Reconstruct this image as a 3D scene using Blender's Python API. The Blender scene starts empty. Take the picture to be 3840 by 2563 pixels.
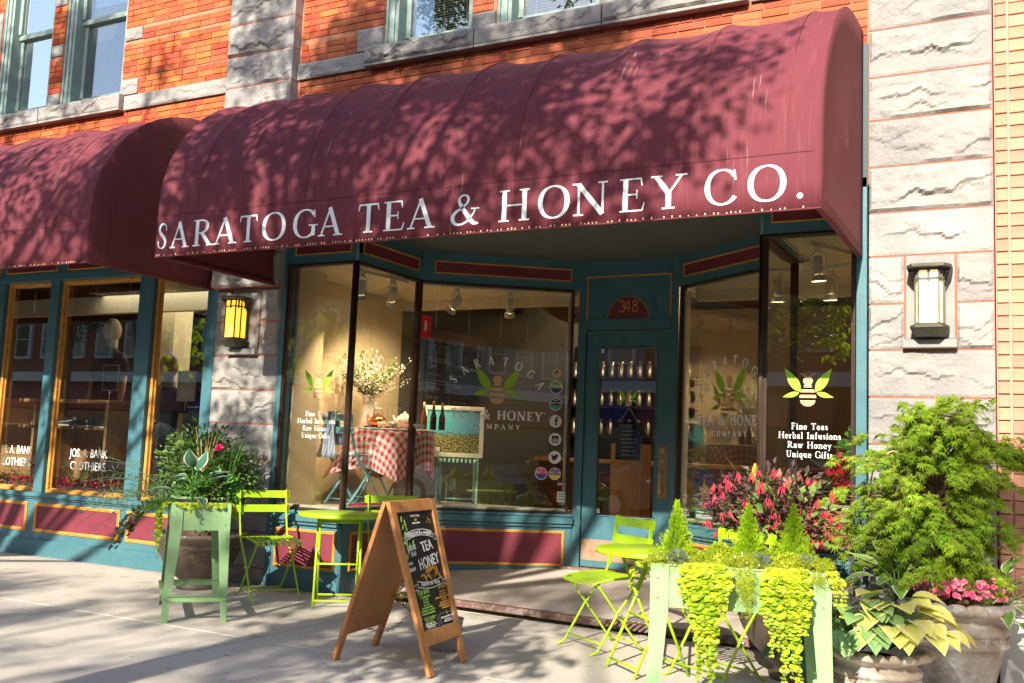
import bpy, math, random
from mathutils import Vector, Matrix, noise
R = math.radians
S = bpy.context.scene
COL = S.collection
random.seed(7)
V = Vector

# ------------------------------------------------------------------ camera, sky, sun, exposure
cam_d = bpy.data.cameras.new('camera'); cam = bpy.data.objects.new('camera', cam_d); COL.objects.link(cam); S.camera = cam
cam_d.lens = 35.0; cam_d.sensor_width = 36.0; cam_d.clip_start = 0.05; cam_d.clip_end = 500
YAW, PITCH, ROLL = R(27.9950), R(6.0714), R(2.3377)
fw = V((-math.sin(YAW)*math.cos(PITCH), math.cos(YAW)*math.cos(PITCH), math.sin(PITCH)))
r0 = V((math.cos(YAW), math.sin(YAW), 0)); u0 = r0.cross(fw)
rt = r0*math.cos(ROLL) + u0*math.sin(ROLL); up = -r0*math.sin(ROLL) + u0*math.cos(ROLL)
mw = Matrix((( rt.x, up.x, -fw.x, 0.0), (rt.y, up.y, -fw.y, -7.0), (rt.z, up.z, -fw.z, 1.309), (0, 0, 0, 1)))
cam.matrix_world = mw
SUN_EL, SUN_AZ = 29.0, 5.0                  # sun stands in front of the facade, 5 degrees round to the right
world = bpy.data.worlds.new('World'); S.world = world; world.use_nodes = True
wn = world.node_tree.nodes; wn.clear()
sky = wn.new('ShaderNodeTexSky'); sky.sky_type = 'NISHITA'; sky.sun_disc = False
sky.sun_elevation = R(SUN_EL); sky.sun_rotation = R(180 - SUN_AZ); sky.air_density = 1.0; sky.dust_density = 1.5; sky.ozone_density = 1.0
bg = wn.new('ShaderNodeBackground'); bg.inputs[1].default_value = 0.112
wo = wn.new('ShaderNodeOutputWorld')
world.node_tree.links.new(sky.outputs[0], bg.inputs[0]); world.node_tree.links.new(bg.outputs[0], wo.inputs[0])
sun_d = bpy.data.lights.new('sun', 'SUN'); sun_d.energy = 4.9; sun_d.angle = R(0.55); sun_d.color = (1.0, 0.9, 0.74)
sun = bpy.data.objects.new('sun', sun_d); COL.objects.link(sun)
sd = V((-math.sin(R(SUN_AZ))*math.cos(R(SUN_EL)), math.cos(R(SUN_AZ))*math.cos(R(SUN_EL)), -math.sin(R(SUN_EL))))
sun.rotation_euler = sd.to_track_quat('-Z', 'Y').to_euler(); sun.location = (2, -20, 15)
S.view_settings.view_transform = 'Standard'; S.view_settings.look = 'None'; S.view_settings.gamma = 1.0
S.view_settings.exposure = 1.12; S.view_settings.use_curve_mapping = False
S.render.engine = 'CYCLES'
cy = S.cycles
cy.use_denoising = True; cy.max_bounces = 7; cy.diffuse_bounces = 3; cy.glossy_bounces = 3; cy.transmission_bounces = 4
cy.transparent_max_bounces = 12; cy.sample_clamp_indirect = 6; cy.caustics_reflective = False; cy.caustics_refractive = False
cy.use_light_tree = True

# ------------------------------------------------------------------ materials
MATS = {}
def newmat(name):
    m = bpy.data.materials.new(name); m.use_nodes = True; m.node_tree.nodes.clear(); MATS[name] = m
    return m, m.node_tree.nodes, m.node_tree.links
def c4(c): return (c[0], c[1], c[2], 1)
def tex_noise(N, L, scale, detail=4, rough=.55, stretch=None, coord='Object'):
    tc = N.new('ShaderNodeTexCoord'); n = N.new('ShaderNodeTexNoise'); n.inputs['Scale'].default_value = scale
    n.inputs['Detail'].default_value = detail; n.inputs['Roughness'].default_value = rough
    if stretch:
        mp = N.new('ShaderNodeMapping'); mp.inputs['Scale'].default_value = stretch
        L.new(tc.outputs[coord], mp.inputs[0]); L.new(mp.outputs[0], n.inputs['Vector'])
    else: L.new(tc.outputs[coord], n.inputs['Vector'])
    return n
def ramp(N, L, src, p0, p1, a=(0,0,0,1), b=(1,1,1,1)):
    r = N.new('ShaderNodeValToRGB'); r.color_ramp.elements[0].position = p0; r.color_ramp.elements[1].position = p1
    r.color_ramp.elements[0].color = a; r.color_ramp.elements[1].color = b
    L.new(src, r.inputs[0]); return r
def mix(N, L, fac, a, b, mode='MIX'):
    m = N.new('ShaderNodeMix'); m.data_type = 'RGBA'; m.blend_type = mode
    for s, v in ((m.inputs[0], fac), (m.inputs[6], a), (m.inputs[7], b)):
        if isinstance(v, (int, float)): s.default_value = v
        elif isinstance(v, tuple): s.default_value = c4(v)
        else: L.new(v, s)
    return m.outputs[2]
def mat(name, col, rough=.6, col2=None, scale=6, p=(.35,.65), bump=0, bscale=40, metal=0, stretch=None, rnd=0, spec=.4, dirt=None, dscale=2.5, dp=(.55,.75), translucent=0, island=0, coat=0, vstain=None, emis=None, bstretch=None):
    """principled material: two colours mixed by noise, random brightness per object or island, stains, fine relief"""
    m, N, L = newmat(name)
    pb = N.new('ShaderNodeBsdfPrincipled'); out = N.new('ShaderNodeOutputMaterial')
    pb.inputs['Roughness'].default_value = rough; pb.inputs['Metallic'].default_value = metal
    pb.inputs['Specular IOR Level'].default_value = spec; pb.inputs['Coat Weight'].default_value = coat
    c = None
    rgb = N.new('ShaderNodeRGB'); rgb.outputs[0].default_value = c4(col); c = rgb.outputs[0]
    if col2:
        n = tex_noise(N, L, scale, 5, .6, stretch); r = ramp(N, L, n.outputs[0], *p)
        c = mix(N, L, r.outputs[0], c, col2)
    if dirt:
        n = tex_noise(N, L, dscale, 6, .7, vstain); r = ramp(N, L, n.outputs[0], *dp)
        c = mix(N, L, r.outputs[0], c, dirt)
    if rnd or island:
        if island: g = N.new('ShaderNodeNewGeometry'); src = g.outputs['Random Per Island']; amt = island
        else: g = N.new('ShaderNodeObjectInfo'); src = g.outputs['Random']; amt = rnd
        mr = N.new('ShaderNodeMapRange'); mr.inputs[3].default_value = 1-amt; mr.inputs[4].default_value = 1+amt
        L.new(src, mr.inputs[0])
        hs = N.new('ShaderNodeHueSaturation'); L.new(mr.outputs[0], hs.inputs['Value']); L.new(c, hs.inputs['Color'])
        mh = N.new('ShaderNodeMapRange'); mh.inputs[3].default_value = .5-amt*.045; mh.inputs[4].default_value = .5+amt*.045
        ml = N.new('ShaderNodeMath'); ml.operation = 'FRACT'; mm = N.new('ShaderNodeMath'); mm.operation = 'MULTIPLY'; mm.inputs[1].default_value = 17.3
        L.new(src, mm.inputs[0]); L.new(mm.outputs[0], ml.inputs[0]); L.new(ml.outputs[0], mh.inputs[0]); L.new(mh.outputs[0], hs.inputs['Hue'])
        c = hs.outputs[0]
    L.new(c, pb.inputs['Base Color'])
    if bump:
        n = tex_noise(N, L, bscale, 6, .65, bstretch); b = N.new('ShaderNodeBump'); b.inputs['Strength'].default_value = bump; b.inputs['Distance'].default_value = .02
        L.new(n.outputs[0], b.inputs['Height']); L.new(b.outputs[0], pb.inputs['Normal'])
    if emis: pb.inputs['Emission Color'].default_value = c4(emis[0]); pb.inputs['Emission Strength'].default_value = emis[1]
    if translucent:
        t = N.new('ShaderNodeBsdfTranslucent'); ms = N.new('ShaderNodeMixShader'); ms.inputs[0].default_value = translucent
        tc = mix(N, L, 1.0, c, (1.0, 1.0, .45), 'MULTIPLY'); L.new(tc, t.inputs[0])
        L.new(pb.outputs[0], ms.inputs[1]); L.new(t.outputs[0], ms.inputs[2]); L.new(ms.outputs[0], out.inputs[0])
    else: L.new(pb.outputs[0], out.inputs[0])
    return m
def glass_mat(name, tint=(.93,.95,.94), ior=1.5, boost=1.0):
    m, N, L = newmat(name)
    tr = N.new('ShaderNodeBsdfTransparent'); tr.inputs[0].default_value = c4(tint)
    gl = N.new('ShaderNodeBsdfGlossy'); gl.inputs['Roughness'].default_value = .0; gl.inputs[0].default_value = (1,1,1,1)
    fr = N.new('ShaderNodeFresnel')      # the same reflectance from either face of the pane
    ge = N.new('ShaderNodeNewGeometry'); mi = N.new('ShaderNodeMapRange'); mi.inputs[3].default_value = ior; mi.inputs[4].default_value = 1/ior
    L.new(ge.outputs['Backfacing'], mi.inputs[0]); L.new(mi.outputs[0], fr.inputs[0])
    mu = N.new('ShaderNodeMath'); mu.operation = 'MULTIPLY'; mu.inputs[1].default_value = boost; mu.use_clamp = True
    ms = N.new('ShaderNodeMixShader'); out = N.new('ShaderNodeOutputMaterial')
    L.new(fr.outputs[0], mu.inputs[0]); L.new(mu.outputs[0], ms.inputs[0]); L.new(tr.outputs[0], ms.inputs[1]); L.new(gl.outputs[0], ms.inputs[2]); L.new(ms.outputs[0], out.inputs[0])
    return m
def uvpattern(name, kind, a, b, c=None, sc=1.0, rough=.8, translucent=0):
    """patterns that belong to the cloth or leaf itself, laid out on its UV map"""
    m, N, L = newmat(name)
    pb = N.new('ShaderNodeBsdfPrincipled'); pb.inputs['Roughness'].default_value = rough; out = N.new('ShaderNodeOutputMaterial')
    uv = N.new('ShaderNodeTexCoord'); sp = N.new('ShaderNodeSeparateXYZ'); L.new(uv.outputs['UV'], sp.inputs[0])
    def math_(op, x, y=None):
        n = N.new('ShaderNodeMath'); n.operation = op
        for i, v in enumerate((x, y)):
            if v is None: continue
            if isinstance(v, (int, float)): n.inputs[i].default_value = v
            else: L.new(v, n.inputs[i])
        return n.outputs[0]
    if kind == 'gingham':
        s1 = math_('GREATER_THAN', math_('FRACT', math_('MULTIPLY', sp.outputs[0], sc)), .5)
        s2 = math_('GREATER_THAN', math_('FRACT', math_('MULTIPLY', sp.outputs[1], sc)), .5)
        f = math_('MULTIPLY', math_('ADD', s1, s2), .5)
        c_ = mix(N, L, f, a, b)
    elif kind == 'stripe':
        nz = N.new('ShaderNodeTexNoise'); nz.inputs['Scale'].default_value = sc; mp = N.new('ShaderNodeMapping'); mp.inputs['Scale'].default_value = (1, .02, 1)
        L.new(uv.outputs['UV'], mp.inputs[0]); L.new(mp.outputs[0], nz.inputs['Vector'])
        r = ramp(N, L, nz.outputs[0], .42, .56); c_ = mix(N, L, r.outputs[0], a, b)
        nz2 = N.new('ShaderNodeTexNoise'); nz2.inputs['Scale'].default_value = sc*1.7; L.new(mp.outputs[0], nz2.inputs['Vector'])
        r2 = ramp(N, L, nz2.outputs[0], .6, .64); c_ = mix(N, L, r2.outputs[0], c_, c)
    elif kind == 'edge':      # variegated leaf: u runs across (0..1), v along
        e = math_('MULTIPLY', math_('ABSOLUTE', math_('SUBTRACT', sp.outputs[0], .5)), 2.0)
        nz = N.new('ShaderNodeTexNoise'); nz.inputs['Scale'].default_value = 3.0; L.new(uv.outputs['UV'], nz.inputs['Vector'])
        e2 = math_('ADD', e, math_('MULTIPLY', math_('SUBTRACT', nz.outputs[0], .5), .35))
        r = ramp(N, L, e2, .72, .80); vein = math_('GREATER_THAN', math_('FRACT', math_('MULTIPLY', sp.outputs[0], 9.0)), .82)
        a2 = mix(N, L, math_('MULTIPLY', vein, .35), a, c if c else a)
        c_ = mix(N, L, r.outputs[0], a2, b)
    elif kind == 'painting':
        nz = N.new('ShaderNodeTexNoise'); nz.inputs['Scale'].default_value = 26; nz.inputs['Detail'].default_value = 6; L.new(uv.outputs['UV'], nz.inputs['Vector'])
        top = mix(N, L, sp.outputs[0], (.05,.42,.42), (.10,.30,.55))
        low = ramp(N, L, nz.outputs[0], .42, .6, (.015,.05,.015,1), (.35,.30,.08,1))
        h = math_('ADD', sp.outputs[1], math_('MULTIPLY', math_('SUBTRACT', nz.outputs[0], .5), .5))
        r = ramp(N, L, h, .40, .50); c_ = mix(N, L, r.outputs[0], low.outputs[0], top)
        vo = N.new('ShaderNodeTexVoronoi'); vo.inputs['Scale'].default_value = 30; L.new(uv.outputs['UV'], vo.inputs['Vector'])
        dots = math_('LESS_THAN', vo.outputs['Distance'], .18); lowm = math_('LESS_THAN', sp.outputs[1], .42)
        hs = N.new('ShaderNodeHueSaturation'); hs.inputs['Saturation'].default_value = .8; L.new(vo.outputs['Color'], hs.inputs['Color'])
        c_ = mix(N, L, math_('MULTIPLY', dots, lowm), c_, hs.outputs[0])
    L.new(c_, pb.inputs['Base Color'])
    if translucent:
        t = N.new('ShaderNodeBsdfTranslucent'); ms = N.new('ShaderNodeMixShader'); ms.inputs[0].default_value = translucent
        L.new(c_, t.inputs[0]); L.new(pb.outputs[0], ms.inputs[1]); L.new(t.outputs[0], ms.inputs[2]); L.new(ms.outputs[0], out.inputs[0])
    else: L.new(pb.outputs[0], out.inputs[0])
    return m

mat('teal', (.046,.142,.178), .42, (.060,.168,.205), 5, bump=.15, bscale=60, spec=.45, dirt=(.08,.175,.20), dscale=3, dp=(.5,.8), bstretch=(1,1,.15))
mat('teal_dark', (.012,.055,.065), .5)
mat('maroon', (.190,.032,.050), .55, (.150,.024,.040), 5, bump=.08, bscale=80)
mat('mustard', (.62,.30,.055), .5, (.48,.22,.04), 14, bump=.1, bscale=70)
mat('bronze', (.060,.034,.024), .4, (.040,.024,.018), 9, metal=.3)
mat('cream', (.62,.57,.42), .6, (.56,.50,.36), 3)
mat('cream_trim', (.72,.69,.58), .5, (.60,.56,.46), 8)
mat('tan_wall', (.66,.56,.37), .85, (.60,.50,.32), 1.2)
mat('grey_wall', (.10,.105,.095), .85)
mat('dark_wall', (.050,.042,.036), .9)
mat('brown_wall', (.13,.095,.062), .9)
mat('white_wall', (.6,.6,.56), .8)
m_, N_, L_ = newmat('awning')      # woven canvas: slub along the cloth, faded patches, pale drip streaks
pb_ = N_.new('ShaderNodeBsdfPrincipled'); pb_.inputs['Roughness'].default_value = .8; pb_.inputs['Specular IOR Level'].default_value = .25; ou_ = N_.new('ShaderNodeOutputMaterial')
n1 = ramp(N_, L_, tex_noise(N_, L_, 2.2, 5, .6).outputs[0], .3, .7); c_ = mix(N_, L_, n1.outputs[0], (.172,.038,.052), (.138,.031,.046))
n2 = ramp(N_, L_, tex_noise(N_, L_, 5, 6, .7, (7,1,.5)).outputs[0], .52, .80); c_ = mix(N_, L_, n2.outputs[0], c_, (.215,.066,.080))
n3 = ramp(N_, L_, tex_noise(N_, L_, 1, 3, .6, (70,3,2.2)).outputs[0], .66, .72); n4 = ramp(N_, L_, tex_noise(N_, L_, 1.3, 2, .5).outputs[0], .56, .68)
ml_ = N_.new('ShaderNodeMath'); ml_.operation = 'MULTIPLY'; L_.new(n3.outputs[0], ml_.inputs[0]); L_.new(n4.outputs[0], ml_.inputs[1]); c_ = mix(N_, L_, ml_.outputs[0], c_, (.42,.36,.33)); L_.new(c_, pb_.inputs['Base Color'])
b1_ = N_.new('ShaderNodeBump'); b1_.inputs['Strength'].default_value = .3; b1_.inputs['Distance'].default_value = .004; L_.new(tex_noise(N_, L_, 1, 3, .6, (500,60,60)).outputs[0], b1_.inputs['Height'])
b2_ = N_.new('ShaderNodeBump'); b2_.inputs['Strength'].default_value = .35; b2_.inputs['Distance'].default_value = .05; L_.new(tex_noise(N_, L_, 3.0, 3, .5, (1,1,.6)).outputs[0], b2_.inputs['Height']); L_.new(b1_.outputs[0], b2_.inputs['Normal']); L_.new(b2_.outputs[0], pb_.inputs['Normal']); L_.new(pb_.outputs[0], ou_.inputs[0])
mat('awning_side', (.150,.030,.036), .85, (.12,.023,.029), 5, p=(.3,.7), stretch=(1,8,.5), bump=.2, bscale=120, bstretch=(1,6,.4))
mat('awning_inside', (.09,.014,.016), .9)
mat('white_print', (.86,.90,.92), .5, (.80,.85,.88), 9)
mat('thread', (.75,.55,.35), .8)
mat('mortar', (.42,.17,.10), .95, (.46,.22,.14), 20)
mat('mortar_red', (.42,.13,.085), .95, (.36,.11,.07), 10)
mat('brick_orange', (.45,.130,.056), .88, (.31,.075,.038), 6, p=(.3,.7), bump=.35, bscale=45, rnd=.22, dirt=(.60,.26,.12), dscale=5, dp=(.6,.8))
mat('brick_buff', (.50,.235,.155), .85, (.56,.29,.19), 5, bump=.12, bscale=60, rnd=.16)
mat('mortar_buff', (.52,.33,.26), .9)
mat('stone', (.37,.352,.335), .92, (.245,.245,.25), 3.2, p=(.3,.7), bump=.7, bscale=34, dirt=(.46,.39,.31), dscale=2.0, dp=(.54,.76), rnd=.13)
mat('stone_smooth', (.30,.30,.285), .85, (.25,.255,.25), 8, bump=.25, bscale=60)
mat('window_frame', (.27,.37,.335), .5, (.22,.31,.29), 6, bump=.12, bscale=50, bstretch=(1,1,.12))
mat('blind', (.62,.60,.52), .6)
mat('concrete', (.68,.62,.54), .92, (.50,.455,.405), 95, p=(.36,.64), bump=.45, bscale=150, dirt=(.48,.44,.39), dscale=1.3, dp=(.45,.8))
def spots(name):      # small dark gum marks and grime along the shop base, laid over a finished slab material
    m = MT[name] if 'MT' in globals() else MATS[name]; N, L = m.node_tree.nodes, m.node_tree.links; pb = [n for n in N if n.type == 'BSDF_PRINCIPLED'][0]; src = pb.inputs['Base Color'].links[0].from_socket
    tc = N.new('ShaderNodeTexCoord'); vo = N.new('ShaderNodeTexVoronoi'); vo.inputs['Scale'].default_value = 3.2; L.new(tc.outputs['Object'], vo.inputs['Vector']); r = ramp(N, L, vo.outputs['Distance'], .040, .070, (1,1,1,1), (0,0,0,1)); c = mix(N, L, r.outputs[0], src, (.26,.24,.22))
    sp = N.new('ShaderNodeSeparateXYZ'); L.new(tc.outputs['Object'], sp.inputs[0]); nz = tex_noise(N, L, 7, 5, .7); ad = N.new('ShaderNodeMath'); ad.operation = 'MULTIPLY_ADD'; ad.inputs[1].default_value = .30; L.new(nz.outputs[0], ad.inputs[0]); L.new(sp.outputs[1], ad.inputs[2]); g = ramp(N, L, ad.outputs[0], .0, .16); c = mix(N, L, g.outputs[0], c, (.30,.26,.22))
    nb_ = tex_noise(N, L, 3.1, 8, .75); g2 = ramp(N, L, nb_.outputs[0], .57, .66); c = mix(N, L, g2.outputs[0], c, (.36,.33,.295)); nc_ = tex_noise(N, L, .55, 3, .5); g3 = ramp(N, L, nc_.outputs[0], .42, .68); c = mix(N, L, g3.outputs[0], c, (.50,.455,.405)); L.new(c, pb.inputs['Base Color'])
spots('concrete')
mat('joint', (.16,.145,.13), .95)
mat('landing', (.56,.49,.43), .9, (.46,.40,.355), 1.8, p=(.35,.7), bump=.3, bscale=90, dirt=(.34,.25,.22), dscale=1.4, dp=(.55,.75))
mat('brownstone', (.21,.115,.09), .9, (.34,.27,.24), 22, p=(.5,.62), bump=.6, bscale=45)
mat('soffit', (.085,.10,.095), .7, (.07,.085,.08), 3)
mat('copper_plate', (.42,.27,.18), .5, (.34,.22,.16), 7, metal=.35, bump=.1, bscale=50, dirt=(.25,.14,.09), dscale=8)
mat('brass', (.62,.42,.16), .3, metal=1)
mat('brass_dark', (.34,.22,.12), .4, (.25,.16,.10), 12, metal=.8)
mat('steel', (.6,.6,.62), .3, metal=1)
mat('iron', (.03,.028,.026), .5, metal=.5)
mat('chain', (.20,.13,.09), .5, (.30,.18,.12), 30, metal=.8)
mat('lime', (.36,.58,.010), .40, (.32,.52,.010), 9, coat=.12, spec=.5, bump=.05, bscale=50, dirt=(.40,.55,.05), dscale=14, dp=(.62,.75))
mat('mint', (.27,.45,.22), .45, (.245,.415,.20), 6, coat=.1, dirt=(.36,.50,.28), dscale=9, dp=(.6,.8))
mat('wood', (.52,.24,.085), .5, (.38,.155,.05), 5, p=(.35,.7), stretch=(6,6,.8), bump=.12, bscale=30, bstretch=(8,8,.8), coat=.1)
mat('wood_panel', (.50,.27,.12), .6, (.44,.22,.09), 2.0)
mat('oak', (.50,.29,.12), .55, (.38,.20,.075), 7, stretch=(3,3,.7), p=(.3,.65))
mat('chalk_black', (.012,.012,.013), .45)
mat('chalk_board', (.022,.028,.026), .8, (.035,.042,.04), 3)
mat('chalk_white', (.75,.76,.76), .9)
mat('chalk_green', (.28,.55,.10), .9)
mat('chalk_gold', (.62,.30,.06), .9)
mat('chalk_grey', (.30,.33,.33), .9)
mat('logo_green', (.34,.62,.04), .6)
mat('logo_tan', (.72,.48,.22), .6)
mat('sticker_white', (.82,.82,.82), .5)
mat('sticker_black', (.02,.02,.02), .5)
for n_, c_ in dict(sticker_yellow=(.75,.45,.03), sticker_green=(.42,.62,.12), sticker_teal=(.03,.48,.42), sticker_pink=(.75,.04,.25), sticker_purple=(.16,.06,.36), sticker_blue=(.03,.07,.42), sticker_red=(.65,.02,.03), poster_green=(.02,.22,.06), star_yellow=(.95,.72,.05), sticker_gold=(.8,.62,.05)).items(): mat(n_, c_, .5)
mat('blue_paint', (.18,.47,.50), .4, (.22,.52,.54), 8, coat=.2)
mat('pot_dark', (.085,.062,.048), .55, (.14,.105,.085), 4, p=(.4,.7), bump=.15, bscale=18, dirt=(.22,.23,.20), dscale=3, dp=(.6,.8), coat=.15)
mat('pot_blue', (.05,.075,.08), .4, (.10,.14,.14), 9)
mat('urn', (.33,.265,.205), .8, (.42,.38,.33), 4.5, p=(.40,.60), bump=.3, bscale=25, dirt=(.60,.58,.55), dscale=6, dp=(.48,.64))
mat('soil', (.030,.022,.016), .95, (.05,.038,.028), 30, bump=.5, bscale=60)
mat('bark', (.10,.075,.055), .95, (.16,.125,.10), 12, stretch=(1,1,.2), bump=.7, bscale=20)
mat('twig', (.20,.12,.07), .8)
mat('twig_tan', (.50,.36,.17), .7)
mat('leaf_lit', (.34,.52,.03), .5, (.46,.60,.04), 3, island=.3, translucent=.55)  # brighter street leaf for low branches, backlight put into its colour
mat('leaf_street', (.060,.125,.018), .5, (.095,.185,.022), 3, island=.35, translucent=.2)
mat('leaf_maple', (.170,.320,.018), .5, (.310,.450,.024), 3, island=.28, translucent=.42)
mat('leaf_bush', (.055,.125,.022), .45, (.105,.20,.035), 5, island=.4, translucent=.25)
mat('leaf_mid', (.075,.22,.045), .45, (.13,.31,.06), 6, island=.35, translucent=.3)
mat('leaf_fern', (.15,.33,.03), .55, island=.25, translucent=.35)
mat('leaf_jenny', (.33,.50,.02), .5, (.48,.57,.03), 6, island=.42, translucent=.35)
mat('leaf_moss', (.28,.40,.015), .7, (.42,.48,.02), 9, island=.3, translucent=.3)
mat('leaf_sedum', (.36,.48,.02), .65, (.46,.50,.04), 7, island=.3, translucent=.35)
mat('leaf_cypress', (.32,.56,.015), .6, (.50,.66,.02), 7, island=.28, translucent=.35)
mat('leaf_ivy', (.035,.07,.02), .5, (.10,.13,.05), 8, island=.4, translucent=.2)
mat('leaf_grey', (.12,.17,.13), .6, (.20,.25,.20), 9, island=.3)
mat('leaf_cornflower', (.17,.27,.12), .6, island=.3, translucent=.3)
mat('leaf_fuchsia', (.105,.040,.060), .5, (.085,.115,.045), 5, p=(.46,.62), island=.35, translucent=.25)
mat('leaf_pale', (.27,.35,.10), .5, (.20,.30,.09), 7, island=.3, translucent=.35)
mat('leaf_begonia', (.16,.07,.025), .4, (.10,.09,.03), 8, island=.4, translucent=.25)
mat('flower_blue', (.10,.14,.75), .5, island=.2)
mat('flower_pink', (.85,.07,.20), .5, (.90,.42,.50), 24, p=(.45,.6), island=.2)
mat('flower_rose', (.80,.01,.14), .5)
mat('flower_coral', (.80,.10,.12), .5, (.65,.02,.10), 9, island=.25, translucent=.2)
mat('flower_yellow', (.85,.52,.01), .5, island=.15)
mat('flower_lilac', (.60,.50,.66), .6, (.40,.24,.44), 15, island=.2)
mat('flower_white', (.78,.76,.66), .6, island=.2)
mat('flower_red', (.60,.015,.02), .5, island=.3)
uvpattern('hosta_white_edge', 'edge', (.20,.38,.06), (.80,.80,.58), (.32,.50,.12), rough=.4, translucent=.14)
uvpattern('hosta_blue_edge', 'edge', (.045,.15,.085), (.60,.66,.46), (.08,.20,.12), rough=.4, translucent=.2)
uvpattern('hosta_green', 'edge', (.27,.46,.16), (.28,.48,.16), (.22,.41,.13), rough=.4, translucent=.14)
uvpattern('hosta_deep', 'edge', (.05,.16,.07), (.05,.16,.07), (.03,.11,.05), rough=.4, translucent=.2)
uvpattern('hosta_yellow', 'edge', (.80,.78,.18), (.84,.82,.36), (.72,.72,.14), rough=.45, translucent=.12)
uvpattern('gingham', 'gingham', (.78,.76,.74), (.62,.015,.03), sc=1.0)
uvpattern('scarf', 'stripe', (.70,.72,.76), (.10,.20,.48), (.55,.10,.10), sc=14)
uvpattern('painting', 'painting', (0,0,0), (0,0,0))
glass_mat('glass', (.88,.90,.885), 1.52, 2.1)
glass_mat('glass_thin', (.9,.92,.9), 1.45, .8)
glass_mat('glass_upper', (.62,.66,.68), 1.55, 16.0)
glass_mat('glass_upper_dim', (.8,.84,.84), 1.55, 5.0)
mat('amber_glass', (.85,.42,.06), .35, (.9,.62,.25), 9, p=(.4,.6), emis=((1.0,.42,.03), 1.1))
mat('amber_glass_sunlit', (.85,.62,.35), .35, (.92,.80,.62), 9, p=(.4,.6), emis=((1.0,.60,.25), .5))  # paler copy of the amber glass, sunlight put into its colour
mat('bulb', (1,.9,.7), .5, emis=((1,.74,.38), 22))
mat('bulb_small', (1,.9,.7), .5, emis=((1,.72,.35), 9))
mat('light_panel', (.8,.78,.65), .5, emis=((1,.93,.72), 1.0))
mat('lampshade', (.9,.5,.1), .6, emis=((1,.50,.05), 1.3))
mat('white_enamel', (.74,.72,.66), .35, coat=.3)
mat('track_white', (.72,.70,.62), .45)
mat('copper', (.75,.28,.10), .22, metal=1)
mat('bottle_amber', (.16,.05,.008), .12, spec=.6, coat=.5)
mat('bottle_red', (.05,.012,.006), .12, spec=.6, coat=.5)
mat('gold_foil', (.70,.45,.10), .35, metal=.6)
mat('china', (.70,.68,.60), .2, (.03,.06,.25), 22, p=(.60,.63), coat=.5)
mat('china_plain', (.70,.64,.50), .25, coat=.4)
mat('duct', (.10,.075,.06), .45, metal=.5)
mat('mannequin', (.62,.46,.24), .5)
mat('cloth_black', (.012,.013,.018), .9)
mat('cloth_grey', (.06,.075,.10), .9)
mat('cloth_pale', (.45,.43,.42), .9)
mat('leather_tan', (.36,.15,.06), .45)
mat('leather_black', (.02,.02,.03), .4)
mat('sole', (.55,.50,.40), .7)
mat('asphalt', (.052,.052,.054), .9, (.065,.064,.062), 20, bump=.4, bscale=200)
mat('road_paint', (.7,.7,.66), .8)
mat('kerb', (.36,.35,.33), .9, (.28,.27,.26), 6)
mat('lawn', (.05,.09,.02), .9, (.07,.12,.03), 3)
mat('house_grey', (.24,.27,.30), .8, (.21,.235,.26), 2)
mat('house_brick', (.30,.10,.06), .9, (.24,.08,.05), 4)
mat('house_trim', (.68,.68,.66), .6)
mat('house_glass', (.03,.04,.05), .05, spec=.9)
mat('canvas_blue', (.02,.05,.20), .8)
mat('canvas_red', (.32,.07,.07), .8)
mat('car_blue', (.03,.09,.20), .22, coat=1.0, metal=.3)
mat('car_grey', (.10,.11,.12), .22, coat=1.0, metal=.5)
mat('car_white', (.6,.6,.6), .25, coat=1.0)
mat('car_glass', (.01,.012,.015), .03, spec=.9, coat=1)
mat('rubber', (.015,.015,.015), .8)
mat('bucket_metal', (.42,.39,.34), .55, (.30,.28,.25), 10, metal=.35)
MT = MATS

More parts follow.
